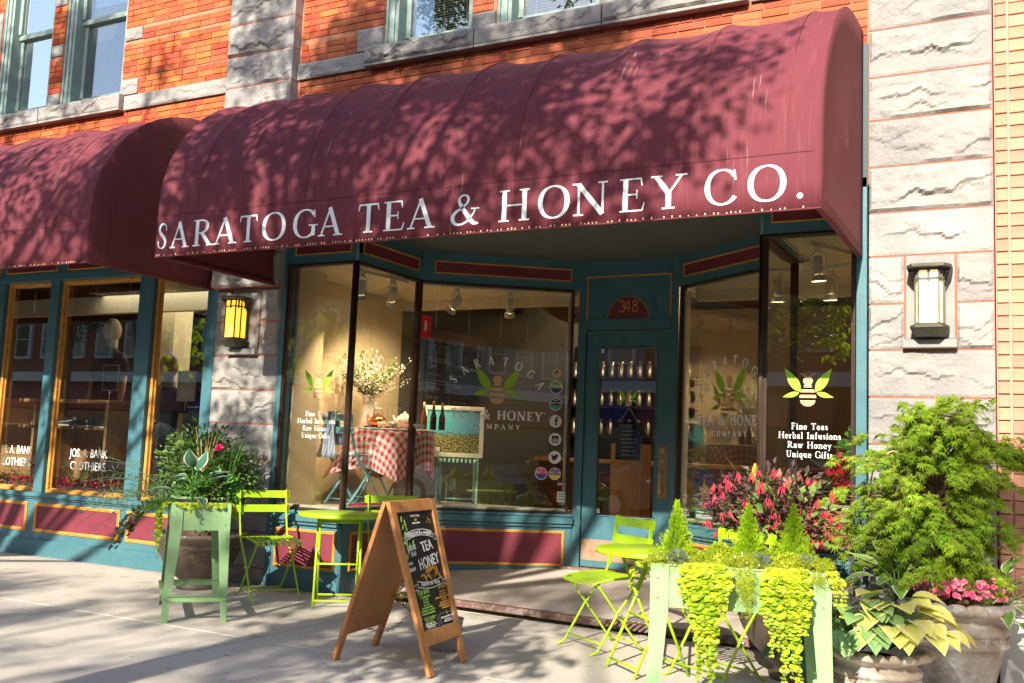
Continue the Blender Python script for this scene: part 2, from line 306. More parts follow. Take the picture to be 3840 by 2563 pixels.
# ------------------------------------------------------------------ mesh helpers
def root_of(o):
    while o.parent: o = o.parent
    return o
class MB:
    def __init__(s): s.v = []; s.f = []; s.m = []; s.mi = 0; s.uv = []; s.sm = []
    def add(s, vs, fs, uvs=None, smooth=False):
        b = len(s.v); s.v += [V(v) for v in vs]
        for i, f in enumerate(fs):
            s.f.append([b+k for k in f]); s.m.append(s.mi); s.sm.append(smooth)
            s.uv.append([uvs[k] for k in f] if uvs else [(0, 0)]*len(f))
        return s
    def hexa(s, p):      # p: 8 points, bottom ring then top ring
        return s.add(p, [(0,3,2,1),(4,5,6,7),(0,1,5,4),(1,2,6,5),(2,3,7,6),(3,0,4,7)])
    def box(s, x0, y0, z0, x1, y1, z1):
        return s.hexa([(x0,y0,z0),(x1,y0,z0),(x1,y1,z0),(x0,y1,z0),(x0,y0,z1),(x1,y0,z1),(x1,y1,z1),(x0,y1,z1)])
    def bar(s, a, b, w, t, side=None, w2=None):   # rectangular bar from a to b: w along 'side', t the other way
        a, b = V(a), V(b); d = (b-a).normalized()
        sd_ = V(side) if side is not None else (V((0,0,1)) if abs(d.z) < .9 else V((1,0,0)))
        sd_ = (sd_ - d*sd_.dot(d)).normalized(); n = d.cross(sd_); w2 = w2 or w
        p = []
        for q, ww in ((a, w), (b, w2)):
            for i, j in ((-1,-1),(1,-1),(1,1),(-1,1)): p.append(q + sd_*(ww/2*i) + n*(t/2*j))
        return s.hexa(p)
    def tube(s, pts, r, n=8, cap=True):
        pts = [V(p) for p in pts]; rs = r if isinstance(r, (list, tuple)) else [r]*len(pts)
        vs = []; fs = []; prev = None
        for i, p in enumerate(pts):
            d = (pts[min(i+1, len(pts)-1)] - pts[max(i-1, 0)]).normalized()
            if prev is None: a = d.orthogonal().normalized()
            else: a = (prev - d*prev.dot(d)).normalized()
            prev = a; b = d.cross(a)
            for k in range(n):
                t = 2*math.pi*k/n; vs.append(p + (a*math.cos(t) + b*math.sin(t))*rs[i])
        for i in range(len(pts)-1):
            for k in range(n): fs.append((i*n+k, i*n+(k+1) % n, (i+1)*n+(k+1) % n, (i+1)*n+k))
        s.add(vs, fs, smooth=True)
        if cap:
            b0 = len(s.v)-len(vs); s.f.append([b0+k for k in range(n)][::-1]); s.f.append([b0+(len(pts)-1)*n+k for k in range(n)])
            s.m += [s.mi]*2; s.uv += [[(0,0)]*n]*2; s.sm += [False]*2
        return s
    def lathe(s, prof, c=(0,0,0), n=24, fn=None, smooth=True):
        c = V(c); vs = []; fs = []; uv = []
        for i, (r, z) in enumerate(prof):
            for k in range(n):
                t = 2*math.pi*k/n; rr, zz = (r, z) if fn is None else fn(r, z, t)
                vs.append(c + V((rr*math.cos(t), rr*math.sin(t), zz))); uv.append((k/n, i/len(prof)))
        for i in range(len(prof)-1):
            for k in range(n): fs.append((i*n+k, i*n+(k+1) % n, (i+1)*n+(k+1) % n, (i+1)*n+k))
        return s.add(vs, fs, uv, smooth)
    def ball(s, c, r, n=10, m=7, sc=(1,1,1)):
        prof = [(math.sin(math.pi*i/m)*r, -math.cos(math.pi*i/m)*r) for i in range(m+1)]
        c = V(c); vs = []; fs = []
        for (rr, z) in prof:
            for k in range(n):
                t = 2*math.pi*k/n; vs.append(c + V((rr*math.cos(t)*sc[0], rr*math.sin(t)*sc[1], z*sc[2])))
        for i in range(m):
            for k in range(n): fs.append((i*n+k, i*n+(k+1) % n, (i+1)*n+(k+1) % n, (i+1)*n+k))
        return s.add(vs, fs, smooth=True)
    def prism(s, poly, O, U, W, Nn, t0, t1):     # 2D polygon in plane O,U,W extruded along Nn from t0 to t1
        O, U, W, Nn = V(O), V(U), V(W), V(Nn); n = len(poly)
        vs = [O+U*x+W*y+Nn*t0 for x, y in poly] + [O+U*x+W*y+Nn*t1 for x, y in poly]
        return s.add(vs, [tuple(range(n))[::-1], tuple(range(n, 2*n))] + [(i, (i+1) % n, n+(i+1) % n, n+i) for i in range(n)])
    def build(s, name, material, parent=None, bevel=0, local=False, **props):
        if not s.v: return None
        off = V((0,0,0))
        if parent is not None and not local: off = root_of(parent).location.copy()
        me = bpy.data.meshes.new(name); me.from_pydata([v-off for v in s.v], [], s.f)
        mats = material if isinstance(material, (list, tuple)) else [material]
        for m in mats: me.materials.append(MT[m])
        me.polygons.foreach_set('material_index', s.m); me.polygons.foreach_set('use_smooth', s.sm)
        if any(u != (0,0) for f in s.uv for u in f):
            ul = me.uv_layers.new(name='UVMap'); ul.data.foreach_set('uv', [c for f in s.uv for u in f for c in u])
        me.update()
        o = bpy.data.objects.new(name, me); COL.objects.link(o)
        if parent is not None: o.parent = parent
        if bevel:
            b = o.modifiers.new('bevel', 'BEVEL'); b.width = bevel; b.segments = 2; b.limit_method = 'ANGLE'; b.angle_limit = R(50)
        if name in STUFF: o['kind'] = 'stuff'
        for k, v in props.items(): o[k] = v
        return o
STUFF = set('foliage pale_foliage flower flowers stem twigs branches limbs crown blade petals blossom blind bolt dry_stem chalk_text chalk_lettering sticker_text hours_text window_lettering poster_text poster_rays print core bare_branch stitching seam soil_crumbs lane_marking rivet'.split())
def thing(name, label, cat, loc=(0,0,0), group=None):
    o = bpy.data.objects.new(name, None); COL.objects.link(o); o.location = loc; o['label'] = label; o['category'] = cat
    o.empty_display_size = .2
    if group: o['group'] = group
    return o
def struct(o, label=None):
    o['kind'] = 'structure'
    if label: o['label'] = label
    return o
def copy_tree(o, parent=None):
    c = o.copy(); COL.objects.link(c); c.parent = parent
    for ch in list(o.children): copy_tree(ch, c)
    return c
def link_copy(proto, parent, loc, rot=None, scale=None):
    o = proto.copy(); COL.objects.link(o); o.parent = parent; o.location = V(loc) - (root_of(parent).location if parent else V((0,0,0)))
    if rot is not None: o.rotation_euler = rot
    if scale is not None: o.scale = scale
    return o
class Frame:       # a vertical plane: u along from P0 to P1, n towards the street side
    def __init__(s, P0, P1):
        s.P0 = V((P0[0], P0[1], 0)); d = V((P1[0]-P0[0], P1[1]-P0[1], 0)); s.len = d.length; s.u = d.normalized(); s.n = V((s.u.y, -s.u.x, 0))
    def pt(s, u, z, n=0): return s.P0 + s.u*u + V((0,0,z)) + s.n*n
    def box(s, mb, u0, u1, z0, z1, n0, n1):
        return mb.hexa([s.pt(u0,z0,n1), s.pt(u1,z0,n1), s.pt(u1,z0,n0), s.pt(u0,z0,n0), s.pt(u0,z1,n1), s.pt(u1,z1,n1), s.pt(u1,z1,n0), s.pt(u0,z1,n0)])
    def ring(s, mb, u0, u1, z0, z1, w, n0, n1, sides='lrtb'):
        if 't' in sides: s.box(mb, u0, u1, z1-w, z1, n0, n1)
        if 'b' in sides: s.box(mb, u0, u1, z0, z0+w, n0, n1)
        if 'l' in sides: s.box(mb, u0, u0+w, z0+w, z1-w, n0, n1)
        if 'r' in sides: s.box(mb, u1-w, u1, z0+w, z1-w, n0, n1)
        return mb

# ------------------------------------------------------------------ lettering
def catmull(pts, n=5):
    P = [pts[0]] + list(pts) + [pts[-1]]; out = []
    for i in range(1, len(P)-2):
        for k in range(n):
            t = k/n; a, b, c, d = P[i-1], P[i], P[i+1], P[i+2]
            out.append(tuple(.5*((2*b[j]) + (c[j]-a[j])*t + (2*a[j]-5*b[j]+4*c[j]-d[j])*t*t + (-a[j]+3*b[j]-3*c[j]+d[j])*t**3) for j in range(len(a))))
    out.append(tuple(P[-2])); return out
def arc(cx, cy, rx, ry, a0, a1, thick, thin, n=22):
    out = []
    for i in range(n+1):
        a = a0 + (a1-a0)*i/n; c = math.cos(R(a)); w = thin + (thick-thin)*abs(c)**1.4
        out.append((cx+(rx-w/2)*c, cy+(ry-thin/2)*math.sin(R(a)), w))
    return out
def ln(x0, y0, x1, y1, w, w2=None): return [(x0,y0,w), (x1,y1,w2 or w)]
def sv(x0, x1, y): return ln(x0, y, x1, y, .045)
GL = {
 'A': (.88, [ln(.09,.02,.42,.98,.06), ln(.40,1.0,.75,.02,.145), ln(.2,.33,.62,.33,.05), sv(-.02,.24,.022), sv(.58,.92,.022)]),
 'R': (.86, [ln(.18,0,.18,1,.14), sv(.02,.34,.022), ln(.02,.978,.2,.978,.045), catmull([(.16,.972,.05),(.42,.972,.06),(.58,.88,.11),(.61,.73,.135),(.54,.57,.10),(.36,.5,.05),(.16,.5,.045)]), ln(.38,.5,.74,.03,.135), sv(.62,.90,.022)]),
 'S': (.66, [catmull([(.58,.70,.045),(.555,.88,.05),(.36,.975,.06),(.17,.90,.10),(.13,.73,.13),(.25,.58,.14),(.44,.44,.15),(.56,.27,.135),(.48,.08,.09),(.30,.022,.05),(.12,.10,.05),(.07,.30,.045)])]),
 'T': (.80, [ln(.40,0,.40,.97,.14), ln(.05,.965,.75,.965,.06), ln(.07,.98,.03,.76,.06,.03), ln(.73,.98,.77,.76,.06,.03), sv(.24,.56,.022)]),
 'O': (.96, [arc(.48,.5,.47,.52,0,360,.145,.05,32)]),
 'G': (.94, [arc(.48,.5,.47,.52,38,322,.145,.05), ln(.80,.06,.80,.42,.13), ln(.62,.43,.96,.43,.045), ln(.82,.98,.84,.70,.03,.04)]),
 'C': (.84, [arc(.48,.5,.47,.52,38,325,.145,.05), ln(.80,.98,.83,.68,.03,.045)]),
 'E': (.72, [ln(.18,0,.18,1,.14), ln(.02,.977,.62,.977,.046), ln(.02,.023,.66,.023,.046), ln(.18,.51,.50,.51,.05), ln(.61,.98,.64,.76,.05,.03), ln(.65,.02,.71,.26,.05,.03), ln(.50,.64,.50,.38,.03)]),
 'H': (.98, [ln(.18,0,.18,1,.14), ln(.80,0,.80,1,.14), ln(.18,.51,.8,.51,.05), sv(.02,.34,.022), sv(.64,.96,.022), sv(.02,.34,.978), sv(.64,.96,.978)]),
 'N': (.98, [ln(.16,0,.16,.98,.06), ln(.14,.98,.83,.01,.14), ln(.83,.05,.83,1,.06), sv(.02,.30,.022), sv(-.02,.18,.978), sv(.70,.96,.978)]),
 'Y': (.86, [ln(.12,.98,.45,.44,.135), ln(.78,.98,.45,.46,.06), ln(.44,0,.44,.48,.14), sv(-.02,.28,.978), sv(.62,.92,.978), sv(.28,.60,.022)]),
 'M': (1.1, [ln(.14,0,.2,.98,.06), ln(.19,.99,.56,.1,.14), ln(.56,.08,.92,.99,.06), ln(.91,.99,.95,0,.14), sv(.0,.28,.022), sv(.80,1.08,.022), sv(.06,.22,.978), sv(.88,1.04,.978)]),
 'P': (.74, [ln(.18,0,.18,1,.14), sv(.02,.38,.022), ln(.02,.978,.2,.978,.045), catmull([(.16,.972,.05),(.42,.972,.06),(.60,.86,.12),(.63,.70,.135),(.56,.52,.10),(.36,.45,.05),(.16,.45,.045)])]),
 '&': (1.02, [catmull([(.98,.03,.05),(.80,.06,.12),(.60,.30,.14),(.40,.60,.13),(.30,.80,.09),(.36,.94,.06),(.50,.975,.05),(.61,.88,.09),(.58,.72,.08),(.40,.56,.06),(.18,.42,.10),(.09,.24,.13),(.18,.06,.10),(.38,.025,.06),(.60,.12,.05),(.80,.36,.05),(.86,.50,.05)]), ln(.72,.52,.99,.52,.045)]),
 '.': (.2, [[(.02,.08,.02),(.05,.08,.13),(.1,.08,.17),(.15,.08,.13),(.18,.08,.02)]]),
}
_s = lambda x0, x1, y: ln(x0, y, x1, y, .06)
GL.update({
 'F': (.70, [ln(.18,0,.18,1,.15), ln(.02,.975,.62,.975,.055), ln(.18,.51,.48,.51,.055), ln(.61,.98,.64,.74,.05,.03), ln(.48,.64,.48,.38,.035), _s(.02,.38,.03)]),
 'I': (.40, [ln(.20,0,.20,1,.15), _s(.02,.38,.03), _s(.02,.38,.97)]),
 'U': (.90, [catmull([(.20,1,.15),(.20,.5,.15),(.22,.2,.13),(.42,.03,.07),(.64,.12,.06),(.72,.4,.06),(.72,1,.06)]), _s(.02,.38,.97), _s(.58,.86,.97)]),
 'a': (.56, [catmull([(.08,.47,.08),(.22,.62,.06),(.38,.56,.12),(.40,.4,.14),(.40,.0,.14)]), catmull([(.40,.36,.05),(.2,.32,.09),(.1,.17,.13),(.2,.03,.07),(.38,.10,.05)]), ln(.38,.03,.54,.03,.05)]),
 'b': (.62, [ln(.16,0,.16,1,.14), arc(.36,.31,.24,.33,-150,150,.13,.055), _s(.02,.2,.97)]),
 'e': (.56, [arc(.29,.31,.26,.33,0,330,.14,.055), ln(.10,.33,.52,.33,.055)]),
 'f': (.40, [catmull([(.40,.90,.08),(.30,.99,.06),(.18,.90,.12),(.17,.7,.14),(.17,0,.14)]), _s(.02,.36,.60), _s(.02,.36,.03)]),
 'i': (.30, [ln(.15,0,.15,.62,.14), _s(.01,.30,.03), _s(.01,.18,.60), [(.08,.84,.03),(.15,.84,.16),(.22,.84,.03)]]),
 'l': (.30, [ln(.15,0,.15,1,.14), _s(.01,.30,.03), _s(.01,.18,.97)]),
 'n': (.68, [ln(.16,0,.16,.62,.14), catmull([(.18,.45,.05),(.34,.60,.07),(.50,.54,.12),(.52,.36,.14),(.52,0,.14)]), _s(.01,.31,.03), _s(.38,.67,.03), _s(.01,.2,.60)]),
 'o': (.60, [arc(.30,.31,.28,.33,0,360,.14,.055)]),
 'q': (.62, [ln(.46,-.30,.46,.60,.14), arc(.29,.31,.25,.33,30,330,.13,.055), _s(.32,.60,-.28)]),
 'r': (.46, [ln(.16,0,.16,.62,.14), catmull([(.18,.42,.05),(.30,.58,.07),(.42,.55,.12)]), _s(.01,.31,.03), _s(.01,.2,.60)]),
 's': (.46, [catmull([(.38,.48,.04),(.26,.61,.06),(.10,.54,.10),(.12,.40,.12),(.32,.27,.13),(.36,.12,.10),(.22,.02,.06),(.07,.14,.05)])]),
 't': (.40, [catmull([(.17,.84,.04),(.17,.6,.13),(.17,.2,.13),(.24,.04,.09),(.38,.08,.05)]), _s(.02,.36,.60)]),
 'u': (.68, [catmull([(.16,.60,.13),(.16,.25,.13),(.24,.06,.09),(.38,.05,.06),(.50,.2,.05)]), ln(.51,0,.51,.60,.14), _s(.01,.2,.59), _s(.36,.54,.59), _s(.5,.67,.03)]),
 'w': (.88, [ln(.12,.60,.28,.02,.12), ln(.28,.02,.44,.60,.05), ln(.42,.60,.58,.02,.12), ln(.58,.02,.76,.60,.05), _s(.0,.24,.59), _s(.32,.54,.59), _s(.66,.88,.59)]),
 'y': (.62, [ln(.12,.60,.34,.03,.12), catmull([(.52,.60,.05),(.36,.1,.05),(.26,-.20,.06),(.10,-.26,.09)]), _s(.0,.24,.59), _s(.40,.62,.59)]),
})
def stroke(mb, pts, f, k, depth):
    """variable-width ribbon; f maps (x, y, n) to space; k lifts each stroke a hair so that no two lie in one plane"""
    L_, R_ = [], []
    for i, p in enumerate(pts):
        a = pts[max(i-1, 0)]; b = pts[min(i+1, len(pts)-1)]; dx, dy = b[0]-a[0], b[1]-a[1]; l = math.hypot(dx, dy) or 1
        w_ = p[2]*BOLD[0]; nx, ny = -dy/l*w_/2, dx/l*w_/2; L_.append((p[0]+nx, p[1]+ny)); R_.append((p[0]-nx, p[1]-ny))
    n = len(pts); h = depth + k*.00012; vs = [f(x, y, h) for x, y in L_] + [f(x, y, h) for x, y in R_] + [f(x, y, 0) for x, y in L_] + [f(x, y, 0) for x, y in R_]
    fs = []
    for i in range(n-1): fs += [(i, n+i, n+i+1, i+1), (i, i+1, 2*n+i+1, 2*n+i), (n+i, 3*n+i, 3*n+i+1, n+i+1)]
    fs += [(0, 2*n, 3*n, n), (n-1, 2*n-1, 4*n-1, 3*n-1)]
    mb.add(vs, fs)
def glyph(mb, ch, fmap, depth=.0012):
    for k, st in enumerate(GL[ch][1]): stroke(mb, st, fmap, k, depth)
BOLD = [1.0]
def serif_line(mb, text, F, u0, u1, z, h, n=.004, depth=.0008, track=.16, bold=1.8):
    BOLD[0] = bold
    tot = sum((GL[c][0] if c in GL else .45) + track for c in text) - track; sx = (u1-u0)/tot; x = 0
    for c in text:
        if c in GL:
            glyph(mb, c, lambda a, b, d, x=x: F.pt(u0+(x+a)*sx, z+b*h, n+d), depth); x += GL[c][0]+track
        else: x += .45+track
    BOLD[0] = 1.0
def serif_arc(mb, text, F, cu, cz, rad, a0, a1, h, n=.004, sx=.8):
    k = len(text); BOLD[0] = 1.8
    for i, c in enumerate(text):
        a = R(a0 + (a1-a0)*i/(k-1)); ct = V((math.cos(a), math.sin(a))); tan = V((ct.y, -ct.x)); w = GL[c][0]
        def f(x, y, d, ct=ct, tan=tan, w=w):
            q = V((cu, cz)) + ct*(rad+y*h) + tan*((x-w/2)*h*sx); return F.pt(q.x, q.y, n+d)
        glyph(mb, c, f, .0008)
    BOLD[0] = 1.0
def font_mesh(text, size, align='CENTER', extrude=.0006, space=1.0, offset=0):
    cu = bpy.data.curves.new('t', 'FONT'); cu.body = text; cu.size = size; cu.align_x = align; cu.extrude = extrude; cu.resolution_u = 3; cu.space_line = space; cu.offset = offset
    o = bpy.data.objects.new('t', cu); COL.objects.link(o); dg = bpy.context.evaluated_depsgraph_get()
    me = bpy.data.meshes.new_from_object(o.evaluated_get(dg)); bpy.data.objects.remove(o); bpy.data.curves.remove(cu); return me
def text_into(mb, text, F_pt, size, align='CENTER', sx=1.0, rot=0, extrude=.0006, offset=0):
    """adds letters to mb; F_pt(x, y, n) maps the text plane into space"""
    me = font_mesh(text, size, align, extrude, offset=offset); c, s_ = math.cos(rot), math.sin(rot)
    mb.add([F_pt((v.co.x*c-v.co.y*s_)*sx, v.co.x*s_+v.co.y*c, v.co.z+extrude) for v in me.vertices], [tuple(p.vertices) for p in me.polygons]); bpy.data.meshes.remove(me)
def disc(mb, f, cx, cy, r, n=28, d=.0006, sx=1.0, sy=1.0):
    vs = [f(cx+math.cos(2*math.pi*i/n)*r*sx, cy+math.sin(2*math.pi*i/n)*r*sy, d) for i in range(n)] + [f(cx+math.cos(2*math.pi*i/n)*r*sx, cy+math.sin(2*math.pi*i/n)*r*sy, 0) for i in range(n)]
    mb.add(vs, [tuple(range(n))] + [(i, (i+1) % n, n+(i+1) % n, n+i) for i in range(n)])
def poly(mb, f, pts, d=.0006):
    n = len(pts); mb.add([f(x, y, d) for x, y in pts] + [f(x, y, 0) for x, y in pts], [tuple(range(n)), tuple(range(n, 2*n))[::-1]] + [(i, (i+1) % n, n+(i+1) % n, n+i) for i in range(n)])
def bee_logo(f, sc, gm, tm):
    """bee with four leaf wings; unit width 1 = from wing tip to wing tip, origin at the body's middle"""
    def g(x, y, n): return f(x*sc, y*sc, n)
    def leafp(x0, y0, x1, y1, w, k):
        dx, dy = x1-x0, y1-y0; out = []; m = 9
        for i in range(m+1):
            t = i/m; ww = w*math.sin(math.pi*t**.8)*(1-.25*t); out.append((x0+dx*t-dy*ww, y0+dy*t+dx*ww))
        for i in range(m-1, 0, -1):
            t = i/m; ww = w*math.sin(math.pi*t**.8)*(1-.25*t); out.append((x0+dx*t+dy*ww, y0+dy*t-dx*ww))
        return out
    for s_ in (-1, 1):
        for q in (leafp(.15*s_, .05, .46*s_, .52, .19, 0), leafp(.17*s_, .03, .50*s_, -.06, .17, 0)):
            poly(gm, g, q if s_ > 0 else q[::-1])
        stroke(tm, catmull([(.05*s_, .35, .012), (.08*s_, .39, .012), (.15*s_, .41, .014)]), lambda x, y, d: g(x, y, d), 0, .0006)
    disc(tm, g, 0, .27, .095, 20, .0006, 1, .9)
    poly(tm, g, [(-.05,.22),(-.085,.14),(.085,.14),(.05,.22)], .0009)
    for a, b, c in ((.10,.04,.135), (-.01,-.07,.155)):
        w = .12 if a > .05 else .155; poly(tm, g, [(-w, a), (-c-.01, b), (c+.01, b), (w, a)][::-1])
    pts = [(-.15,-.12)] + [(-.15*math.cos(t*math.pi/8), -.12-.12*math.sin(t*math.pi/8)) for t in range(1, 8)] + [(.15,-.12)]
    poly(tm, g, pts)
# ------------------------------------------------------------------ ground
YK = -8.6
m = MB(); m.box(-24, YK, -.20, 8, -.002, -.012)
sidewalk = struct(m.build('sidewalk', 'joint'), 'pale concrete pavement slabs in front of the shops')
xs = [-24] + [-8.03+1.733*k for k in range(-8, 10)]; xs = sorted(x for x in xs if x <= 8) + [8]
ys = [-.004, -1.87, -3.60, -5.33, -7.0, YK]
for i in range(len(xs)-1):
    for j in range(len(ys)-1):
        g = .004; dz = random.uniform(-.0015, .001); m = MB()
        m.box(xs[i]+g, ys[j+1]+g, -.02, xs[i+1]-g, ys[j]-g, dz)
        m.build('slab', 'concrete', sidewalk, bevel=.004, local=True)
m = MB(); m.box(-24, YK-.16, -.2, 8, YK, .004); struct(m.build('kerb', 'kerb', bevel=.01))
m = MB(); m.box(-60, -19.5, -.4, 40, YK-.16, -.13); road = struct(m.build('road', 'asphalt'), 'asphalt street behind the camera')
m = MB()
for k in range(-9, 7): m.box(k*4.0, -14.1, -.128, k*4.0+2.2, -13.98, -.124)
m.build('lane_marking', 'road_paint', road, local=True)
m = MB(); m.box(-60, -24, -.2, 40, -19.5, 0); struct(m.build('far_pavement', 'concrete'))
m = MB(); m.box(-200, -200, -.6, 200, 60, -.41); struct(m.build('ground', 'lawn'))
# entrance landing: a shallow slope from the pavement up to the door
def quad_slab(pts, dz): return MB().hexa([(x, y, z-dz) for x, y, z in pts] + [(x, y, z) for x, y, z in pts])
FL = [(-5.29,.34,.048), (-1.74,.13,.052), (-1.74,1.02,.105), (-2.98,1.99,.178), (-4.05,1.99,.178), (-5.29,1.02,.105)]
m = MB(); m.add([(x,y,z-.25) for x,y,z in FL] + FL, [(5,4,3,2,1,0), (6,7,8,9,10,11)] + [(i,(i+1)%6,6+(i+1)%6,6+i) for i in range(6)])
landing = struct(m.build('entrance_landing', 'landing'), 'sloping stone landing in front of the tea shop door')
m = MB(); m.bar((-5.29,.30,.020), (-1.74,.09,.024), .085, .052, side=(.06,1,0)); m.build('landing_edge', 'brownstone', landing, bevel=.008, local=True)
m = MB(); m.bar((-4.12,1.93,.182), (-2.93,1.93,.182), .10, .02, side=(0,1,0)); m.build('threshold', 'brownstone', landing, bevel=.006, local=True)

lt_ = MB(); random.seed(9)
for i in range(150):
    x, y = random.uniform(-10, .2), random.uniform(-5, -.05); x, y = (x, y) if i % 2 else (random.uniform(-9,-1), -.06-.25*random.random()**2)
    a_ = random.uniform(0, 6.28); l_ = random.uniform(.006, .022); d_ = V((math.cos(a_), math.sin(a_), 0)); s_ = V((-d_.y, d_.x, 0)); z_ = .0025 if not (-5.3 < x < -1.7 and y > 0) else .06
    p_ = V((x, y, z_)); lt_.add([p_, p_+d_*l_*.5+s_*l_*.3+V((0,0,.004)), p_+d_*l_, p_+d_*l_*.5-s_*l_*.25+V((0,0,.002))], [(0,1,2),(0,2,3)])
lo_ = lt_.build('leaf_litter', 'twig'); lo_['kind'] = 'stuff'; lo_['label'] = 'small scraps of dry leaf on the pavement'; lo_['category'] = 'litter'

# ------------------------------------------------------------------ Victorian building: stone piers, bands, sills, bricks, upper windows
bld = thing('victorian_building', 'red brick building with rough grey stone piers above the maroon awnings', 'building', (-6, 0, 0))
def fbm(p, s): return noise.fractal(V(p)*s, 1.0, 2.0, 5)
def rock(mb, x0, x1, z0, z1, yf, yb, bulge, seed=0, res=.017, flat=.022):
    nx = max(3, int((x1-x0)/res)); nz = max(3, int((z1-z0)/res)); vs = []; fs = []
    rnd_ = random.Random(seed); ledges = [(rnd_.uniform(x0, x1), z0+(z1-z0)*rnd_.uniform(.12,.6), rnd_.uniform(-.35,.35), rnd_.uniform(.25,.6), rnd_.uniform(.10,.28)) for _ in range(3)]
    W_, H_ = x1-x0, z1-z0; planes = []
    for _ in range(7):
        px, pz = rnd_.uniform(0, 1), rnd_.uniform(0, 1); ax, az = rnd_.uniform(-1.3,1.3), rnd_.uniform(-1.5,1.5); planes.append((px, pz, ax, az, rnd_.uniform(.75,1.25)))
    for j in range(nz+1):
        for i in range(nx+1):
            x = x0+(x1-x0)*i/nx; z = z0+(z1-z0)*j/nz
            e = min(x-x0, x1-x, z-z0, z1-z); k = min(1, e/flat) if flat else 1; k = k*k*(3-2*k)
            a_, c_ = (x-x0)/W_, (z-z0)/H_; wx = .25*noise.noise(V((x*3+seed, z*3, 1.7))); q = min(pl[4]+pl[2]*(a_-pl[0]+wx)*W_*1.5+pl[3]*(c_-pl[1]+wx)*H_*2 for pl in planes)
            n2 = fbm((x+seed, 3.3, z*1.6), 9); st = 0
            for lx, lz, sl, am, wd in ledges:
                d = (z-lz)-(x-lx)*sl + .018*math.sin(x*17+seed)+.012*math.sin(x*41+seed*2); st += am*(1 if d > 0 else -.7)*math.exp(-abs(d)*13)*.75*math.exp(-((x-lx)/wd)**2)
            h = bulge*(.75*q + .28*n2 + .9*st)*k; vs.append((x, yf-max(h, .13*bulge*k), z))
    w = nx+1
    for j in range(nz):
        for i in range(nx): a = j*w+i; fs.append((a, a+1, a+w+1, a+w))
    n0 = len(vs); bd = [i for i in range(w)] + [j*w+nx for j in range(1, nz+1)] + [nz*w+i for i in range(nx-1, -1, -1)] + [j*w for j in range(nz-1, 0, -1)]
    vs += [(vs[b][0], yb, vs[b][2]) for b in bd]; k = len(bd)
    for i in range(k): fs.append((bd[i], n0+i, n0+(i+1) % k, bd[(i+1) % k]))
    mb.add(vs, fs)
def stone(x0, x1, z0, z1, yf=0.0, yb=.3, bulge=.05, seed=None, name='stone', m_='stone', flat=.018):
    m = MB(); g = .0065; rock(m, x0+g, x1-g, z0+g, z1-g, yf, yb, bulge, seed if seed is not None else int(x0*131+z0*977) % 997, flat=flat)
    return m.build(name, m_, bld)
PL, PR = -6.925, -6.10      # left pier edges
for z0, z1 in [(-.02,.144),(.144,.46),(.46,.784),(.784,1.106),(1.106,1.427),(1.427,1.739),(1.739,2.056)]: stone(PL, PR-.03, z0, z1, -.0, .3, .045)
for z0, z1 in [(2.69,3.0),(3.0,3.33),(3.33,3.66),(3.66,3.99),(3.99,4.30),(4.30,4.635),(4.635,4.945),(4.945,5.262),(5.262,5.59),(5.59,5.92),(5.92,6.25),(6.25,6.6)]: stone(PL, PR, z0, z1, -.10, .3, .055)
for z0, z1 in [(2.056,2.377),(2.377,2.69)]:
    stone(PL, -6.72, z0, z1, 0, .3, .035); stone(-6.37, PR-.03, z0, z1, 0, .3, .035)
RX0, RX1 = -1.01, -.235
for z0, z1 in [(-.02,.16),(.16,.48),(.48,.80),(.80,1.117),(1.117,1.428),(1.428,1.742),(1.742,2.056),(2.69,2.992),(2.992,3.31),(3.31,3.639),(3.639,3.946),(3.946,4.286),(4.286,4.64),(4.64,4.96),(4.96,5.3),(5.3,5.7)]: stone(RX0, RX1, z0, z1, 0, .3, .040)
for z0, z1 in [(2.056,2.366),(2.366,2.69)]:
    stone(RX0, -.775, z0, z1, 0, .3, .03); stone(-.465, RX1, z0, z1, 0, .3, .03)
for x0, x1 in ((-6.72,-6.37), (-.775,-.465)):       # smooth plates and ledges behind the lanterns
    m = MB(); m.box(x0+.006, -.012, 2.125, x1-.006, .2, 2.684); m.build('lantern_plate', 'stone_smooth', bld, bevel=.004)
    m = MB(); m.box(x0-.01, -.07, 2.062, x1+.01, .2, 2.118); m.build('lantern_ledge', 'stone_smooth', bld, bevel=.006)
# red mortar behind the stones
m = MB(); m.box(PL+.012, .003, -.02, PR-.042, .4, 2.69); m.build('pier_core', 'mortar_red', bld)
m = MB(); m.box(PL+.012, -.097, 2.69, PR-.008, .4, 6.6); m.build('pier_core', 'mortar_red', bld)
m = MB(); m.box(RX0+.012, .003, -.02, RX1-.003, .4, 5.7); m.build('pier_core', 'mortar_red', bld)
